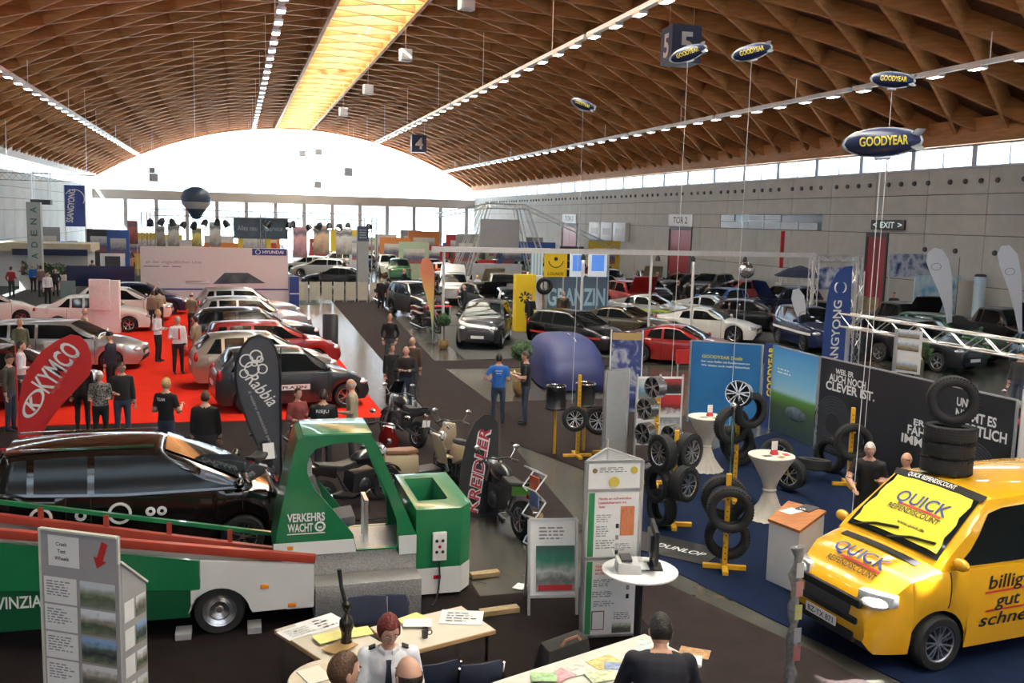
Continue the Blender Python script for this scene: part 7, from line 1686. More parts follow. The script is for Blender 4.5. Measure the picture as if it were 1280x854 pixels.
# ================================================================= FLAGS AND GATES AT THE RIGHT
fl_blue = mat('flag_royal_blue', (.03, .07, .26), rough=.55, var=.04)
t, b = flag_px('royal blue feather flag with white upright lettering behind the black wall', 27.5, [(1062, 500), (1063, 385), (1065, 340), (1066, 333), (1056, 334), (1046, 342), (1038, 356), (1034, 372), (1031, 400), (1028, 440), (1027, 500)], (1063, 500), fl_blue, [('SSANGYONG', (1040, 470), (1047, 376), .30, letter_w, .02, 0)])
g = GY(1050, 360, 27.5); q = MB()
for sg in (-1, 1):
    q.tube([(g.x-b.x+sg*(.08+.13*math.sin(R(a))), -.025, g.z+.17*math.cos(R(a))) for a in range(10, 171, 20)], [.02, .03, .045, .05, .05, .05, .045, .03, .02], 6, flat=.4)
q.build('emblem', letter_w, t)
for k in range(3):
    pass
q = MB(); t2 = thing('lattice_mast', 'lattice mast beside the royal blue feather flag', 'truss', (GY(1066, 440, 28).x, 28.0, .003)); o = link('mast', truss_mesh(3.6, .28), t2); o.rotation_euler = (0, -PI/2, 0)
gx0, gx1 = GY(1018, 325, 38).x, GY(1072, 325, 38).x; gtz = GY(1018, 320, 38).z
gt = thing('truss_gate', 'square lattice gate behind the royal blue feather flag', 'truss', (0, 38.0, 0))
for x in (gx0, gx1): o = link('upright', truss_mesh(gtz, .30), gt, (x, 0, 0)); o.rotation_euler = (0, -PI/2, 0)
o = link('crossbeam', truss_mesh(gx1-gx0, .30), gt, (gx0, 0, gtz-.1)); q = MB(); q.bx(gx0+.3, gx1-.3, -.03, .03, gtz-1.5, gtz-.5); q.build('banner', ramp_mat('print_gate', [(.35, (.03, .05, .18)), (.5, (.25, .32, .50)), (.65, (.70, .72, .75))], scale=2.5), gt, smooth=False)
fl_white = mat('flag_white', (.80, .83, .88), rough=.6, var=.02)
for Y, pix, base, lb in ((31.0, [(1190, 440), (1190, 345), (1186, 325), (1178, 312), (1168, 310), (1160, 316), (1158, 328), (1163, 342), (1172, 362), (1180, 385)], (1190, 440), 'large white feather flag left of the pale round column'), (30.0, [(1278, 440), (1277, 345), (1272, 318), (1262, 307), (1252, 308), (1247, 318), (1250, 334), (1260, 360), (1268, 390)], (1278, 440), 'large white feather flag at the right edge'), (34.5, [(1007, 432), (1007, 385), (1005, 370), (998, 361), (991, 363), (989, 374), (993, 388), (1000, 402), (1004, 414)], (1007, 432), 'small white feather flag beside the lattice gate')):
    t, b = flag_px(lb, Y, pix, base, fl_white); g = GY(pix[6][0]+12, pix[6][1]+6, Y); q = MB(); q.torus(.22, .015, 20, 5, axis='y', c=(g.x-b.x, -.016, g.z), sq=.2); q.v = [(v[0], v[1], g.z+(v[2]-g.z)*.6) for v in q.v]; q.build('emblem', mat('print_grey', (.25, .25, .27)), t)
t, w_, z0, z1 = board_px('banner', 'tall thin red and white banner before the concrete wall', 52, 974, 289, 981, 335, letter_r, cat='banner')
umb = thing('parasol', 'dark blue square parasol behind the navy off-road car', 'parasol', (GY(1000, 345, 44).x, 44, .003)); zt = GY(1000, 332, 44).z; q = MB(); q.tube([(0, 0, 0), (0, 0, zt)], .04, 8); q.build('pole', alu, umb); q = MB(); q.lathe([(1.35, zt-.55), (.7, zt-.2), (.02, zt), (.02, zt-.03), (.7, zt-.24), (1.33, zt-.58)], 8, closed=True); q.build('canopy', mat('canopy_navy', (.03, .035, .08), rough=.8), umb, angle=10)
sb = mat('ball_mirror', (.75, .75, .75), rough=.15, metal=.9)
mb_ = thing('mirror_ball', 'mirrored ball on a thin pole behind the white coupe', 'ornament', (GY(930, 400, 40).x, 40, .003)); zt = GY(930, 338, 40).z; q = MB(); q.tube([(0, 0, 0), (0, 0, zt)], .02, 6); q.build('pole', alu, mb_); q = MB(); q.ball((0, 0, zt), .38, 16, 10); q.build('ball', sb, mb_, smooth=False)
t, w_, z0, z1 = board_px('stand_wall', 'blue and white stand wall under the red double door', 40.5, 1110, 318, 1168, 346, ramp_mat('print_stand_blue', [(.35, (.03, .05, .22)), (.5, (.55, .60, .68)), (.65, (.05, .08, .28))], scale=1.4), cat='display wall')
t, w_, z0, z1 = board_px('stand_wall', 'pale cyan lit wall behind the black pickup', 39.5, 1140, 345, 1200, 395, ramp_mat('print_cyan', [(.35, (.30, .60, .78)), (.5, (.65, .80, .86)), (.7, (.08, .40, .70))], scale=1.2), cat='display wall')
t, w_, z0, z1 = board_px('stand_wall', 'beige stand wall behind the right-hand black saloon', 38.5, 1193, 352, 1262, 400, mat('wall_beige', (.62, .60, .55), rough=.6), cat='display wall')
cy = thing('column_sign', 'pale blue round column with a dark cap behind the right-hand black saloon', 'sign', (GY(1221, 400, 37.5).x, 37.5, .003)); zt = GY(1221, 346, 37.5).z; q = MB(); q.lathe([(.001, 0), (.26, 0), (.26, zt), (.001, zt)], 20); q.build('column', mat('column_paleblue', (.55, .72, .85), rough=.5), cy); q = MB(); q.lathe([(.27, zt), (.27, zt+.06), (.2, zt+.12), (.001, zt+.13)], 20); q.build('cap', dark_grey, cy)
t, w_, z0, z1 = board_px('stand_wall', 'wooden shelf wall beside the lattice gate', 42, 1074, 372, 1098, 400, ramp_mat('print_shelf', [(.4, (.45, .34, .18)), (.6, (.62, .50, .30))], scale=3), cat='display wall')
# wall fittings on the right-hand concrete wall
for k, (y0, y1, z0, z1, txt, lb) in enumerate(((68.8, 73.1, 4.9, 5.84, 'TOR 2', 'pale sign over the middle red door of the right wall'), (95.6, 100, 4.9, 5.84, 'TOR 3', 'pale sign over the farthest red door of the right wall'))):
    q = MB(); q.bx(XR-.12, XR-.04, y0, y1, z0, z1); o = q.build('door_sign', mat('sign_pale', (.62, .66, .68), rough=.5), None, smooth=False); tag(o, lb, 'sign'); q = MB(); put_text(q, txt, (XR-.125, (y0+y1)/2, (z0+z1)/2), (0, -1, 0), (0, 0, 1), .5, (y1-y0)*.6); q.build('lettering', letter_k, o, smooth=False, fix=False)
ex = thing('exit_sign', 'black exit display with white figures over the nearest red door', 'sign', (XR-.1, 45.25, 5.28)); q = MB(); q.bx(-.05, .05, -1.4, 1.4, -.27, .27); q.build('case', dark_grey, ex, smooth=False)
for k, txt in enumerate(('<', 'EXIT', '>')): q = MB(); put_text(q, txt, (-.055, (1.05, 0, -1.05)[k], 0), (0, -1, 0), (0, 0, 1), .32, (.35, 1.2, .35)[k]); q.build('lettering', mat('exit_pale', (.55, .75, .72), emit=.4), ex, smooth=False, fix=False)
for k, (y, z, w_, h_, lb) in enumerate(((89.2, 4.9, 3.0, 1.7, 'left'), (86.0, 4.9, 3.0, 1.7, 'middle'), (82.8, 4.9, 3.0, 1.7, 'right'))):
    t = thing('ventilation_box', '%s white ventilation box of three on the right wall' % lb, 'vent', (XR-.25, y, z-.7), 0, 'ventilation boxes'); q = MB(); q.bx(-.25, .2, -w_/2, w_/2, -h_/2, h_/2); q.build('case', mat('vent_pale', (.60, .66, .70), rough=.5), t, bevel=.03); q = MB(); q.bx(-.27, -.25, -w_*.3, w_*.3, -.3, .3); q.build('grille', steel_grey, t, smooth=False)
vn_t = MB(); vn_t.lathe([(.001, 0), (.11, 0), (.13, .05), (.13, .10), (.001, .10)], 14, axis='x'); vme = vn_t.mesh('nozzle', dark_grey)
k = 0; y = 36.0
while y < 134:
    o = link('air_nozzle', vme, wall_right, (XR-.13, y, 7.46)); y += 1.05 if k % 4 else 1.6; k += 1
for y, lb in ((42.2, 'first'), (40.0, 'second'), (37.4, 'third'), (35.2, 'fourth')):
    o = link('wall_socket', vme, wall_right, (XR-.13, y, 4.05))

# ================================================================= LEFT-HAND FAR STANDS
grn_let = mat('lettering_green', (.06, .16, .12), rough=.5)
bo = thing('stand_building', 'long white stand building with beige roof at the left', 'building', (-17.0, 68, 0)); bw = GY(110, 330, 68).x+17.0; bz = GY(60, 304, 68).z
q = MB(); q.bx(0, bw, 0, 3.4, 0, bz-.5); q.build('walls', mat('stand_white', (.60, .61, .62), rough=.6), bo, smooth=False); q = MB(); q.bx(-.3, bw+.3, -.8, 3.5, bz-.5, bz); q.build('roof', mat('roof_beige', (.62, .52, .36), rough=.6), bo, smooth=False)
q = MB(); q.bx(bw*.45, bw+.1, -.9, -.8, bz-.75, bz-.35); q.build('fascia', navy_c, bo, smooth=False)
for x in (.62, .78, .92): q = MB(); q.bx(bw*x, bw*x+.8, -.03, .0, bz-2.4, bz-1.5); q.build('window', dark_grey, bo, smooth=False)
t, w_, z0, z1 = board_px('sign_tower', 'tall grey sign tower with green upright letters at the left', 64, 37, 253, 51, 345, mat('tower_grey', (.40, .44, .42), rough=.5), th=.6)
for k, ch in enumerate('CADENA'):
    q = MB(); put_text(q, ch, (w_/2, -.31, lerp(z0, z1, .12+.155*k)), (0, 0, 1), (-1, 0, 0), .34, .36, bold=.02); q.build('lettering', grn_let, t, smooth=False, fix=False)
fb = thing('hanging_banner', 'blue banner with white upright lettering hanging at the left', 'banner', (GY(80, 232, 72).x, 72, 0)); a, b = GY(80, 283, 72), GY(104, 232, 72)
q = MB(); q.bx(0, b.x-a.x, -.03, .03, a.z, b.z); q.build('cloth', ramp_mat('banner_blue', [(.3, (.02, .04, .22)), (.7, (.05, .10, .38))], scale=.6), fb, smooth=False); q = MB(); put_text(q, 'SSANGYONG', ((b.x-a.x)*.30, -.04, (a.z+b.z)/2), (.1, 0, 1), (-1, 0, .1), .40, (b.z-a.z)*.8, bold=.02); q.build('lettering', letter_w, fb, smooth=False, fix=False)
q = MB(); q.tube([((b.x-a.x)*.5+.62*math.cos(R(an)), -.045, b.z-.9+.62*math.sin(R(an))) for an in range(-30, 170, 20)], .03, 6); q.build('arc_emblem', letter_w, fb)
for x in (0, b.x-a.x): q = MB(); q.tube([(x, 0, 0), (x, 0, b.z)], .04, 6); q.build('post', alu, fb)
zt = GY(60, 222, 76).z; x1 = GY(118, 222, 76).x
tl = thing('lighting_truss', 'long lattice lighting truss hanging at the left', 'truss', (-16.4, 76, min(zt, 9.2))); link('girder', truss_mesh(x1+16.4, .5, None, mat('truss_dull', (.30, .29, .28), rough=.6, metal=.3)), tl)
for x in (1, (x1+16.4)-.5): q = MB(); q.tube([(x, 0, .2), (x, 0, VZ+math.sqrt(VR**2-(x-16.4-CX)**2)-min(zt, 9.2))], .02, 6); q.build('rod', alu, tl)
sp = GY(53, 236, 76); ls = thing('speaker_cluster', 'hanging frame of loudspeakers at the left', 'speaker', (sp.x, 75.5, sp.z)); q = MB()
for x in (-.55, .55):
    for y in (-.4, .4): q.bar((x, y, -1.0), (x, y, 1.1), .07)
for z in (-1.0, 1.1):
    for s_ in (-.4, .4): q.bar((-.55, s_, z), (.55, s_, z), .07)
q.build('frame', alu, ls); q = MB(); q.box((0, 0, -.95), (1.3, .9, .35)); q.build('speaker_box', dark_grey, ls, bevel=.03)
t, w_, z0, z1 = board_px('stand_wall', 'dark blue counter wall at the left behind the white saloon', 60, 84, 333, 168, 358, navy_c, cat='display wall')
t, w_, z0, z1 = board_px('stand_wall', 'white portal frame at the left beside the white exhibition wall', 63, 126, 317, 156, 352, white_p, cat='display wall'); rectprint(t, 'opening', (w_*.5, -.05, lerp(z0, z1, .5)), UX, UZ, w_*.62, (z1-z0)*.8, dark_grey)
t, w_, z0, z1 = board_px('stand_wall', 'teal counter behind the white saloon', 56, 76, 351, 94, 378, mat('teal_grey', (.16, .24, .25), rough=.5), cat='display wall')
pb = thing('planter_box', 'pale planter with green plants at the left', 'planter', (G(55, 362).x, G(55, 362).y, .014)); q = MB(); q.bx(-1.3, 1.3, -.4, .4, .0, .9); q.build('trough', mat('trough_pale', (.50, .48, .44), rough=.6), pb, bevel=.02); q = MB(); rnd = random.Random(9)
for i in range(260):
    c = Vector((rnd.uniform(-1.2, 1.2), rnd.uniform(-.35, .35), rnd.uniform(.9, 1.6))); u = Vector((rnd.uniform(-1, 1), rnd.uniform(-1, 1), rnd.uniform(0, 1))).normalized()*.14; v = u.orthogonal().normalized()*.05; q.poly([c-u, c+v, c+u, c-v])
o = q.build('foliage', mat('box_leaf', (.035, .085, .02)), pb, smooth=False, fix=False); o['kind'] = 'stuff'
# cream barriers beyond the aisle
brr = mat('barrier_cream', (.48, .45, .38), rough=.6); bx_ = [GY(372+15*k, 368, 56.6) for k in range(8)]
for k in range(7):
    a, b = bx_[k], bx_[k+1]; t = thing('barrier_panel', '%s cream barrier panel from the left across the far aisle' % ('first', 'second', 'third', 'fourth', 'fifth', 'sixth', 'last')[k], 'barrier', (a.x, 56.6, .003), 0, 'cream barrier panels'); w_ = b.x-a.x-.1
    q = MB(); q.bx(0, w_, -.02, .02, .12, 1.18); q.build('panel', brr, t, smooth=False)
    for x in (.04, w_-.04): q = MB(); q.tube([(x, .03, 0), (x, .03, 1.2)], .025, 6); q.build('post', alu, t)
# stage truss with lights, banner, balloon sign and grey pillar
zt = GY(300, 268, 70).z; x0, x1 = GY(180, 268, 70).x, GY(468, 268, 70).x
stt = thing('stage_truss', 'square lattice truss with spotlights behind the white exhibition wall', 'truss', (x0, 70, 0))
tgm = mat('truss_dull', (.30, .29, .28), rough=.6, metal=.3)
link('girder', truss_mesh(x1-x0, .45, None, tgm), stt, (0, 0, zt)); link('girder', truss_mesh(x1-x0, .45, None, tgm), stt, (0, 7, zt))
for x in (0, (x1-x0)*.5, x1-x0):
    o = link('upright', truss_mesh(zt, .35, None, tgm), stt, (x, 0, 0)); o.rotation_euler = (0, -PI/2, 0); o = link('upright', truss_mesh(zt, .35, None, tgm), stt, (x, 7, 0)); o.rotation_euler = (0, -PI/2, 0)
sl = MB(); sl.lathe([(.06, .3), (.20, .15), (.24, -.25), (.22, -.25), (.001, -.05)], 12); slm = sl.mesh('spotlight', black_p); sg_ = MB(); sg_.lathe([(.001, -.2), (.21, -.2), (.21, -.19), (.001, -.19)], 12); sgm = sg_.mesh('lens', spot_on)
rnd = random.Random(4)
for k in range(22):
    o = link('spotlight', slm, stt, (.4+(x1-x0-.8)*k/21, rnd.choice((-.1, 7.1)), zt-.62-.25*rnd.random())); o.rotation_euler = (R(rnd.uniform(-35, 35)), R(rnd.uniform(-35, 35)), 0); link('lens', sgm, o)
t, w_, z0, z1 = board_px('banner', 'dark slate banner pair hanging from the stage truss', 70.0, 292, 273, 360, 298, mat('banner_slate', (.05, .08, .11), rough=.5, var=.3, scale=1), cat='banner', legs=False, texts=(('Alles neu', .25, .5, .35, .36, mat('letter_dim', (.30, .36, .40)), .0), ('Service', .75, .5, .35, .3, mat('letter_dim', (.30, .36, .40)), .0)))
for x in (.3, w_*.5, w_-.3): q = MB(); q.tube([(x, 0, z1-.05), (x, 0, zt+.2)], .025, 6); q.build('hanger', alu, t)
bc = GY(245, 255, 66); bl_ = thing('balloon_sign', 'dark hot-air-balloon shaped sign hanging over the white exhibition wall', 'sign', (bc.x, 66, bc.z)); q = MB(); q.lathe([(.001, -1.0), (.25, -.95), (.5, -.5), (.85, .0), (.95, .4), (.75, .85), (.3, 1.08), (.001, 1.1)], 20); q.build('envelope', mat('balloon_dark', (.04, .06, .10), rough=.4), bl_); q = MB(); q.lathe([(.62, -.3), (.87, .02), (.90, .12), (.91, .11), (.88, .0), (.63, -.32)], 20, closed=True); q.build('band', mat('balloon_band', (.42, .42, .42)), bl_); q = MB(); q.tube([(0, 0, 1.05), (0, 0, VZ+math.sqrt((VR+.1)**2-(bc.x-CX)**2)-bc.z)], .02, 6); q.build('cord', alu, bl_)
pc = G(453, 356); pi_ = thing('info_pillar', 'tall grey pillar with a dark blue head behind the cream barriers', 'display', (GY(453, 350, 59).x, 59, .003)); zt2 = GY(453, 283, 59).z; q = MB(); q.bx(-.33, .33, -.3, .3, 0, zt2-.9); q.build('shaft', mat('pillar_grey', (.30, .31, .32), rough=.5), pi_, smooth=False); q = MB(); q.bx(-.33, .33, -.3, .3, zt2-.9, zt2); q.build('head', mat('pillar_head', (.04, .05, .10), rough=.4), pi_, smooth=False); lines_print(pi_, (0, -.31, zt2-.45), UX, UZ, .45, .6, 4, mat('letter_dim', (.30, .36, .40)), 2)
# pyramid lattice mast in the middle
pm = thing('lattice_tower', 'sloping lattice tower with a grey screen in the middle of the hall', 'truss', (GY(628, 300, 70).x, 70, 0)); zt = GY(628, 258, 70).z; hb = 3.4
cor = [(-hb, -2), (hb, -2), (hb, 3), (-hb, 3)]
for (x, y) in cor:
    o = truss_between('leg', None, (x*1.0, y, .0), (x*.42, y*.5, zt), .35, parent=pm)
for (x0_, y0_), (x1_, y1_) in zip(cor, cor[1:]+cor[:1]): truss_between('crossbeam', None, (x0_*.42, y0_*.5, zt), (x1_*.42, y1_*.5, zt), .35, parent=pm)
truss_between('stay', None, (1.4, -.8, zt), (8.6, -2, 3.0), .3, parent=pm); truss_between('stay', None, (-1.4, -.8, zt), (-5.6, -2, 5.2), .3, parent=pm)
q = MB(); a, b = GY(600, 330, 68), GY(650, 275, 68); ox = pm.location.x; q.bx(a.x-ox, b.x-ox, -1.9, -1.8, 2.6, b.z); q.build('screen', mat('screen_grey', (.40, .40, .42), rough=.5), pm, smooth=False)
t, w_, z0, z1 = board_px('stand_wall', 'grey panel wall below the lattice tower', 62, 590, 330, 652, 365, mat('wall_grey_panel', (.42, .44, .48), rough=.5), cat='display wall')

# ================================================================= FAR CARS AND STANDS
cols = [('white', white_c), ('silver', silver), ('black', black_c), ('graphite', grey_c), ('red', red_c), ('navy', navy_c), ('light blue', sky_c), ('champagne', champagne), ('orange', orange_c), ('green', green_c)]
kinds = [('hatchback', 'hatch'), ('saloon', 'sedan'), ('off-road car', 'suv'), ('estate', 'wagon'), ('people carrier', 'mpv'), ('pickup', 'pickup'), ('coupe', 'coupe')]
rnd = random.Random(21); seen = set()
rows = [(63, 10, 28.5, 'beyond the lattice tower', 5), (68.6, 24.0, 34, 'in the row before the middle red door', 2), (76.0, 9.5, 33, 'in the third row back at the right', 6), (83, 9.5, 33, 'in the row below the ventilation boxes', 6), (93.5, 9, 33, 'in the deep row at the right', 6), (105, 8, 33, 'in the last but one row', 6), (117, -14, 33, 'in the last row before the glazed end wall', 9),
        (84, -16, 4.5, 'behind the stage truss', 5), (96, -16, 4.5, 'in the far left row', 5), (51.2, 15.5, 25.0, 'behind the blue stand wall', 2), (57, 9.5, 28.5, 'in the row behind the mirrored ball', 5)]
ords = ['first', 'second', 'third', 'fourth', 'fifth', 'sixth', 'seventh', 'eighth', 'ninth']
for Y, xa_, xb_, where, n in rows:
    for i in range(n):
        cn, cm = rnd.choice(cols); kn, kk = rnd.choice(kinds); x = lerp(xa_+1.5, xb_-1.5, (i+.5)/n)+rnd.uniform(-.2, .2); y = Y+rnd.uniform(-.35, .35)
        car('car', '%s %s, %s from the left %s' % (cn, kn, ords[i], where), kk, cm, (x, y, .016), R(-90+rnd.choice((0, 180))+rnd.uniform(-12, 12) if (xb_-xa_-3)/n < 5.6 else rnd.choice((-90, -60, -120, 180, 150, 20, -30))+rnd.uniform(-10, 10)), 'far display cars', detail=0, plate=False, open_hood=rnd.random() < .2)
bcols = [('white', (.68, .69, .70)), ('blue', (.05, .12, .40)), ('red', (.45, .04, .04)), ('yellow', (.70, .50, .05)), ('grey', (.35, .36, .38)), ('orange', (.62, .22, .06)), ('dark', (.05, .05, .06)), ('pale green', (.45, .58, .42))]
k = 0
for Y, xa_, xb_, n, where in ((88, 9, 33, 7, 'right of the far aisle'), (99, 9, 33, 6, 'farther back at the right'), (111, -15, 33, 9, 'near the glazed end wall'), (90, -16, 4, 6, 'behind the stage truss'), (79, -16, 4, 4, 'at the left below the lighting truss'), (78, 12, 33, 5, 'before the ventilation boxes')):
    for i in range(n):
        cn, cc = bcols[(k*3+i*5) % 8]; w_ = rnd.uniform(1.6, 3.4); h_ = rnd.uniform(2.2, 3.8); x = lerp(xa_, xb_, (i+.5)/n)
        t = thing('stand_wall', '%s stand panel, %s from the left %s' % (cn, ords[i], where), 'display wall', (x, Y+rnd.uniform(-.6, .6), .003), R(rnd.uniform(-14, 14)), 'far stand panels')
        q = MB(); q.bx(-w_/2, w_/2, -.06, .06, 0, h_); q.build('panel', mat('stand_'+cn.replace(' ', '_'), cc, rough=.5), t, smooth=False)
        rectprint(t, 'picture', (0, -.065, h_*.62), UX, UZ, w_*.7, h_*.4, photo('stand%d' % (k % 5), [(.10, .12, .2), (.4, .4, .42), (.72, .70, .66), (.45, .12, .1)], k % 5))
    k += 1
tops = [blk, dgrey, wshirt, beige, bluet, plaid, cloth('red_top', (.35, .03, .03)), olive]; tn = ['black', 'dark grey', 'white', 'beige', 'blue', 'plaid', 'red', 'olive']
fc = [(30, 362, 'left of the sign tower'), (42, 366, 'below the sign tower'), (60, 382, 'by the planter at the left'), (70, 372, 'by the teal counter'), (116, 358, 'at the dark blue counter'), (145, 360, 'in the white portal'), (505, 372, 'at the end of the barriers'), (540, 372, 'behind the sunset flag'), (575, 380, 'by the red desk'), (770, 378, 'beside the slate wall'), (905, 380, 'near the blue hatchback'), (1060, 405, 'at the lattice gate'), (1115, 408, 'by the black pickup'), (430, 352, 'beside the black saloon at the barriers'), (660, 372, 'below the lattice tower'), (820, 372, 'by the gantry post'), (15, 372, 'at the far left edge'), (52, 372, 'in front of the planter')]
for i, (px, py, wh) in enumerate(fc):
    g = G(px, py); k = rnd.randrange(8)
    for _ in range(24):
        if any(abs((g.x-cx_)*math.cos(cr)+(g.y-cy_)*math.sin(cr)) < cl/2+.35 and abs(-(g.x-cx_)*math.sin(cr)+(g.y-cy_)*math.cos(cr)) < cw/2+.35 for _l, cx_, cy_, cr, cl, cw in CAR_LOG): g.x += .35
        else: break
    person('far visitor in %s %s' % (tn[k], wh), (g.x, g.y, .014), rnd.uniform(0, 6.28), tops[k], rnd.choice((blk, jeans, dgrey)), ('short', rnd.choice(('dark', 'brown', 'grey', 'blond'))), rnd.choice(('down', 'bent', 'pocket')), rnd.choice(('down', 'bent')), rnd.uniform(1.66, 1.84), group=VG)

for k, (x0_, x1_, y0_, y1_, c_, lb) in enumerate(((160, 172, 276, 305, (.45, .12, .10), 'red hanging panel left above the white exhibition wall'), (196, 206, 283, 308, (.40, .34, .28), 'beige panel rising behind the white exhibition wall'), (210, 224, 280, 308, (.62, .58, .52), 'cream panel rising behind the white exhibition wall'), (240, 252, 285, 308, (.62, .52, .16), 'yellow panel rising behind the white exhibition wall'), (262, 276, 278, 308, (.50, .49, .50), 'grey panel rising behind the white exhibition wall'), (366, 384, 284, 322, (.55, .30, .34), 'pink panel beside the dark slate banners'), (392, 412, 282, 318, (.58, .40, .28), 'peach panel left of the grey pillar'), (420, 440, 286, 318, (.60, .58, .56), 'pale panel left of the grey pillar'))):
    board_px('stand_wall', lb, 80.5+.4*k, x0_, y0_, x1_, y1_, scene_print('print_back%d' % k, [(.1, tuple(v*.4 for v in c_)), (.4, c_), (.6, tuple(min(.8, v*1.4) for v in c_)), (.8, (.15, .16, .2)), (.95, c_)], .35, 2.5), cat='display wall', group='far stand panels')
# ================================================================= HANGING THINGS
bl_m = mat('blimp_navy', (.02, .03, .09), rough=.3); bl_s = mat('blimp_silver', (.55, .56, .58), rough=.25, metal=.6)
for px, py, Y, L_, deg, base, lb in ((729, 131, 24.5, .66, -20, (725, 440), 'smallest airship balloon floating leftmost'), (860, 67, 19.8, .80, 20, (851, 430), 'airship balloon floating in front of the numbered cube'), (940, 65, 19.2, .84, 15, (928, 430), 'airship balloon right of the numbered cube'), (1116, 100, 15.6, .76, -3, (1105, 480), 'airship balloon just above the largest one'), (1103, 178, 12.4, 1.10, 4, (1100, 520), 'largest and lowest airship balloon above the black poster wall')):
    g = GY(px, py, Y); t = thing('airship_balloon', lb, 'balloon', g, YAW*-1.0-R(8), 'airship balloons'); t.rotation_euler = (0, -R(deg), -YAW-R(8)); rr = L_*.19
    q = MB(); q.lathe([(.001, -L_*.5), (rr*.5, -L_*.44), (rr*.88, -L_*.28), (rr, -.05*L_), (rr*.95, L_*.15), (rr*.70, L_*.34), (rr*.35, L_*.46), (.001, L_*.5)], 18, axis='x'); q.build('envelope', bl_m, t)
    q = MB(); q.torus(rr*1.0, .012, 22, 6, axis='y'); q.v = [(v[0]*L_*.5/rr, v[1], v[2]) for v in q.v]; q.build('seam', bl_s, t)
    for an in (40, 140, 220, 320):
        q = MB(); c_, s_ = math.cos(R(an)), math.sin(R(an)); q.add([(L_*.32, c_*rr*.6, s_*rr*.6), (L_*.46, c_*rr*.3, s_*rr*.3), (L_*.52, c_*rr*1.1, s_*rr*1.1), (L_*.40, c_*rr*1.2, s_*rr*1.2), (L_*.32, c_*rr*.6+.01, s_*rr*.6), (L_*.46, c_*rr*.3+.01, s_*rr*.3), (L_*.52, c_*rr*1.1+.01, s_*rr*1.1), (L_*.40, c_*rr*1.2+.01, s_*rr*1.2)], [(0, 1, 2, 3), (7, 6, 5, 4), (0, 4, 5, 1), (1, 5, 6, 2), (2, 6, 7, 3), (3, 7, 4, 0)]); q.build('fin', bl_s, t, smooth=False)
    q = MB(); q.box((0, 0, -rr-.02), (L_*.2, rr*.4, .05)); q.build('gondola', bl_s, t, bevel=.01)
    for sd in (-1, 1):
        q = MB(); put_text(q, 'GOODYEAR', (-.02*L_, sd*(rr+.004), rr*.05), (1 if sd < 0 else -1, 0, 0), (0, 0, 1), rr*.62, L_*.62, bold=.02); q.v = [(v[0], v[1]*math.sqrt(max(.3, 1-(v[0]/(L_*.56))**2))*math.sqrt(max(.2, 1-(v[2]/rr)**2))*1.04, v[2]) for v in q.v]; q.build('lettering', yel_l, t, smooth=False, fix=False)
    o = MB(); o.tube([(g.x, g.y, g.z-rr-.05), (g.x+.02, g.y+.05, (g.z+1)*.5), (g.x, g.y+.1, .02)], .006, 5); q = o.build('tether', white_p, t, smooth=False); q.matrix_parent_inverse = t.matrix_world.inverted() if False else (Matrix.Translation(g) @ t.rotation_euler.to_matrix().to_4x4()).inverted()
nb = mat('cube_blue', (.055, .075, .15), rough=.5)
for (px, py, Y, s_, txt, lb) in ((851, 58, 44, 1.75, '5', 'larger blue hanging cube with a white figure, near the airship balloons'), (523, 180, 108, 1.9, '4', 'small distant blue hanging cube with a white figure above the glazed arch')):
    g = GY(px, py, Y); t = thing('number_cube', lb, 'sign', g, -R(4), 'hanging number cubes'); q = MB(); q.box((0, 0, 0), (s_*.85, s_*.85, s_)); q.build('cube', nb, t, smooth=False)
    q = MB()
    put_text(q, txt, (0, -s_*.43, 0), UX, UZ, s_*.6, None, bold=.03); put_text(q, txt, (-s_*.43, 0, 0), (0, -1, 0), UZ, s_*.6, None, bold=.03); q.build('figure', letter_w, t, smooth=False, fix=False)
    zr_ = VZ+math.sqrt((VR+.06)**2-(g.x-CX)**2)
    for x in (-s_*.35, s_*.35): q = MB(); q.tube([(x, 0, s_*.5), (x, 0, zr_-g.z)], .015, 6); q.build('rod', alu, t)
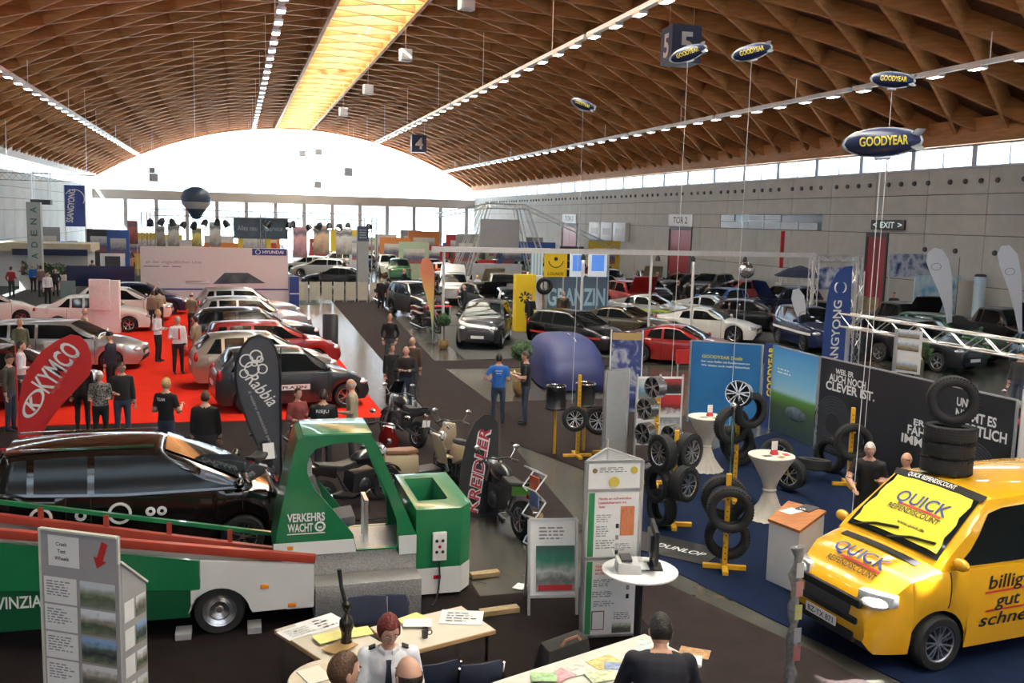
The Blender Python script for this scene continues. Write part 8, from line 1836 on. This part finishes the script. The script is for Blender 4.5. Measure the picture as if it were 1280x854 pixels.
for k, (px, py, Y, s_) in enumerate(((507, 69, 62, .75), (460, 112, 78, .75), (429, 140, 92, .75), (583, 3, 48, .75), (398, 190, 118, .7), (378, 192, 120, .7), (435, 215, 122, 1.0), (397, 231, 124, .8), (192, 222, 118, .9), (190, 213, 118, .6))):
    g = GY(px, py, Y); t = thing('loudspeaker', '%s hanging loudspeaker box under the roof' % ('second largest', 'third', 'fourth', 'largest', 'small ridge', 'smaller ridge', 'lowest right', 'lowest middle', 'lower left', 'upper left')[k], 'speaker', g, R(10), 'hanging loudspeakers'); q = MB(); q.box((0, 0, 0), (s_, s_*.7, s_)); q.build('case', mat('speaker_grey', (.34, .37, .40), rough=.5), t, bevel=.03); q = MB(); q.box((0, -s_*.36, 0), (s_*.8, .03, s_*.8)); q.build('grille', steel_grey, t)
    zr_ = VZ+math.sqrt((VR+.06)**2-(g.x-CX)**2); q = MB(); q.tube([(0, 0, s_*.5), (0, 0, zr_-g.z)], .015, 6); q.build('rod', alu, t)

# ================================================================= ADDED SPOTLIGHT, OUT OF VIEW, STANDING IN FOR A SUN STREAK ON THE VAN
sl_t = thing('stand_spotlight', 'black spotlight clamped to the right inner lamp track above the van', 'light fixture', (14.2, 8.6, 12.36))
aim = Vector((7.06, 8.76, .80))-Vector((14.2, 8.6, 12.2)); qt = aim.to_track_quat('-Z', 'Y')
q = MB(); q.lathe([(.05, .25), (.10, .15), (.11, -.02), (.10, -.02), (.09, .1), (.001, .12)], 14); o = q.build('lamp_head', black_p, sl_t); o.rotation_euler = qt.to_euler(); o.location = (0, 0, -.2)
q = MB(); q.bar((0, 0, .12), (0, 0, -.08), .03); q.build('clamp', black_p, sl_t)
sd = bpy.data.lights.new('spot_beam', 'SPOT'); sd.energy = 150000; sd.spot_size = R(2.7); sd.spot_blend = .35; sd.shadow_soft_size = .05; sd.color = (1, .97, .92)
so = bpy.data.objects.new('spot_beam', sd); C.objects.link(so); so.location = Vector((14.2, 8.6, 12.16)) + aim.normalized()*.12; so.rotation_euler = qt.to_euler()

bpy.data.scenes.remove(TMP)
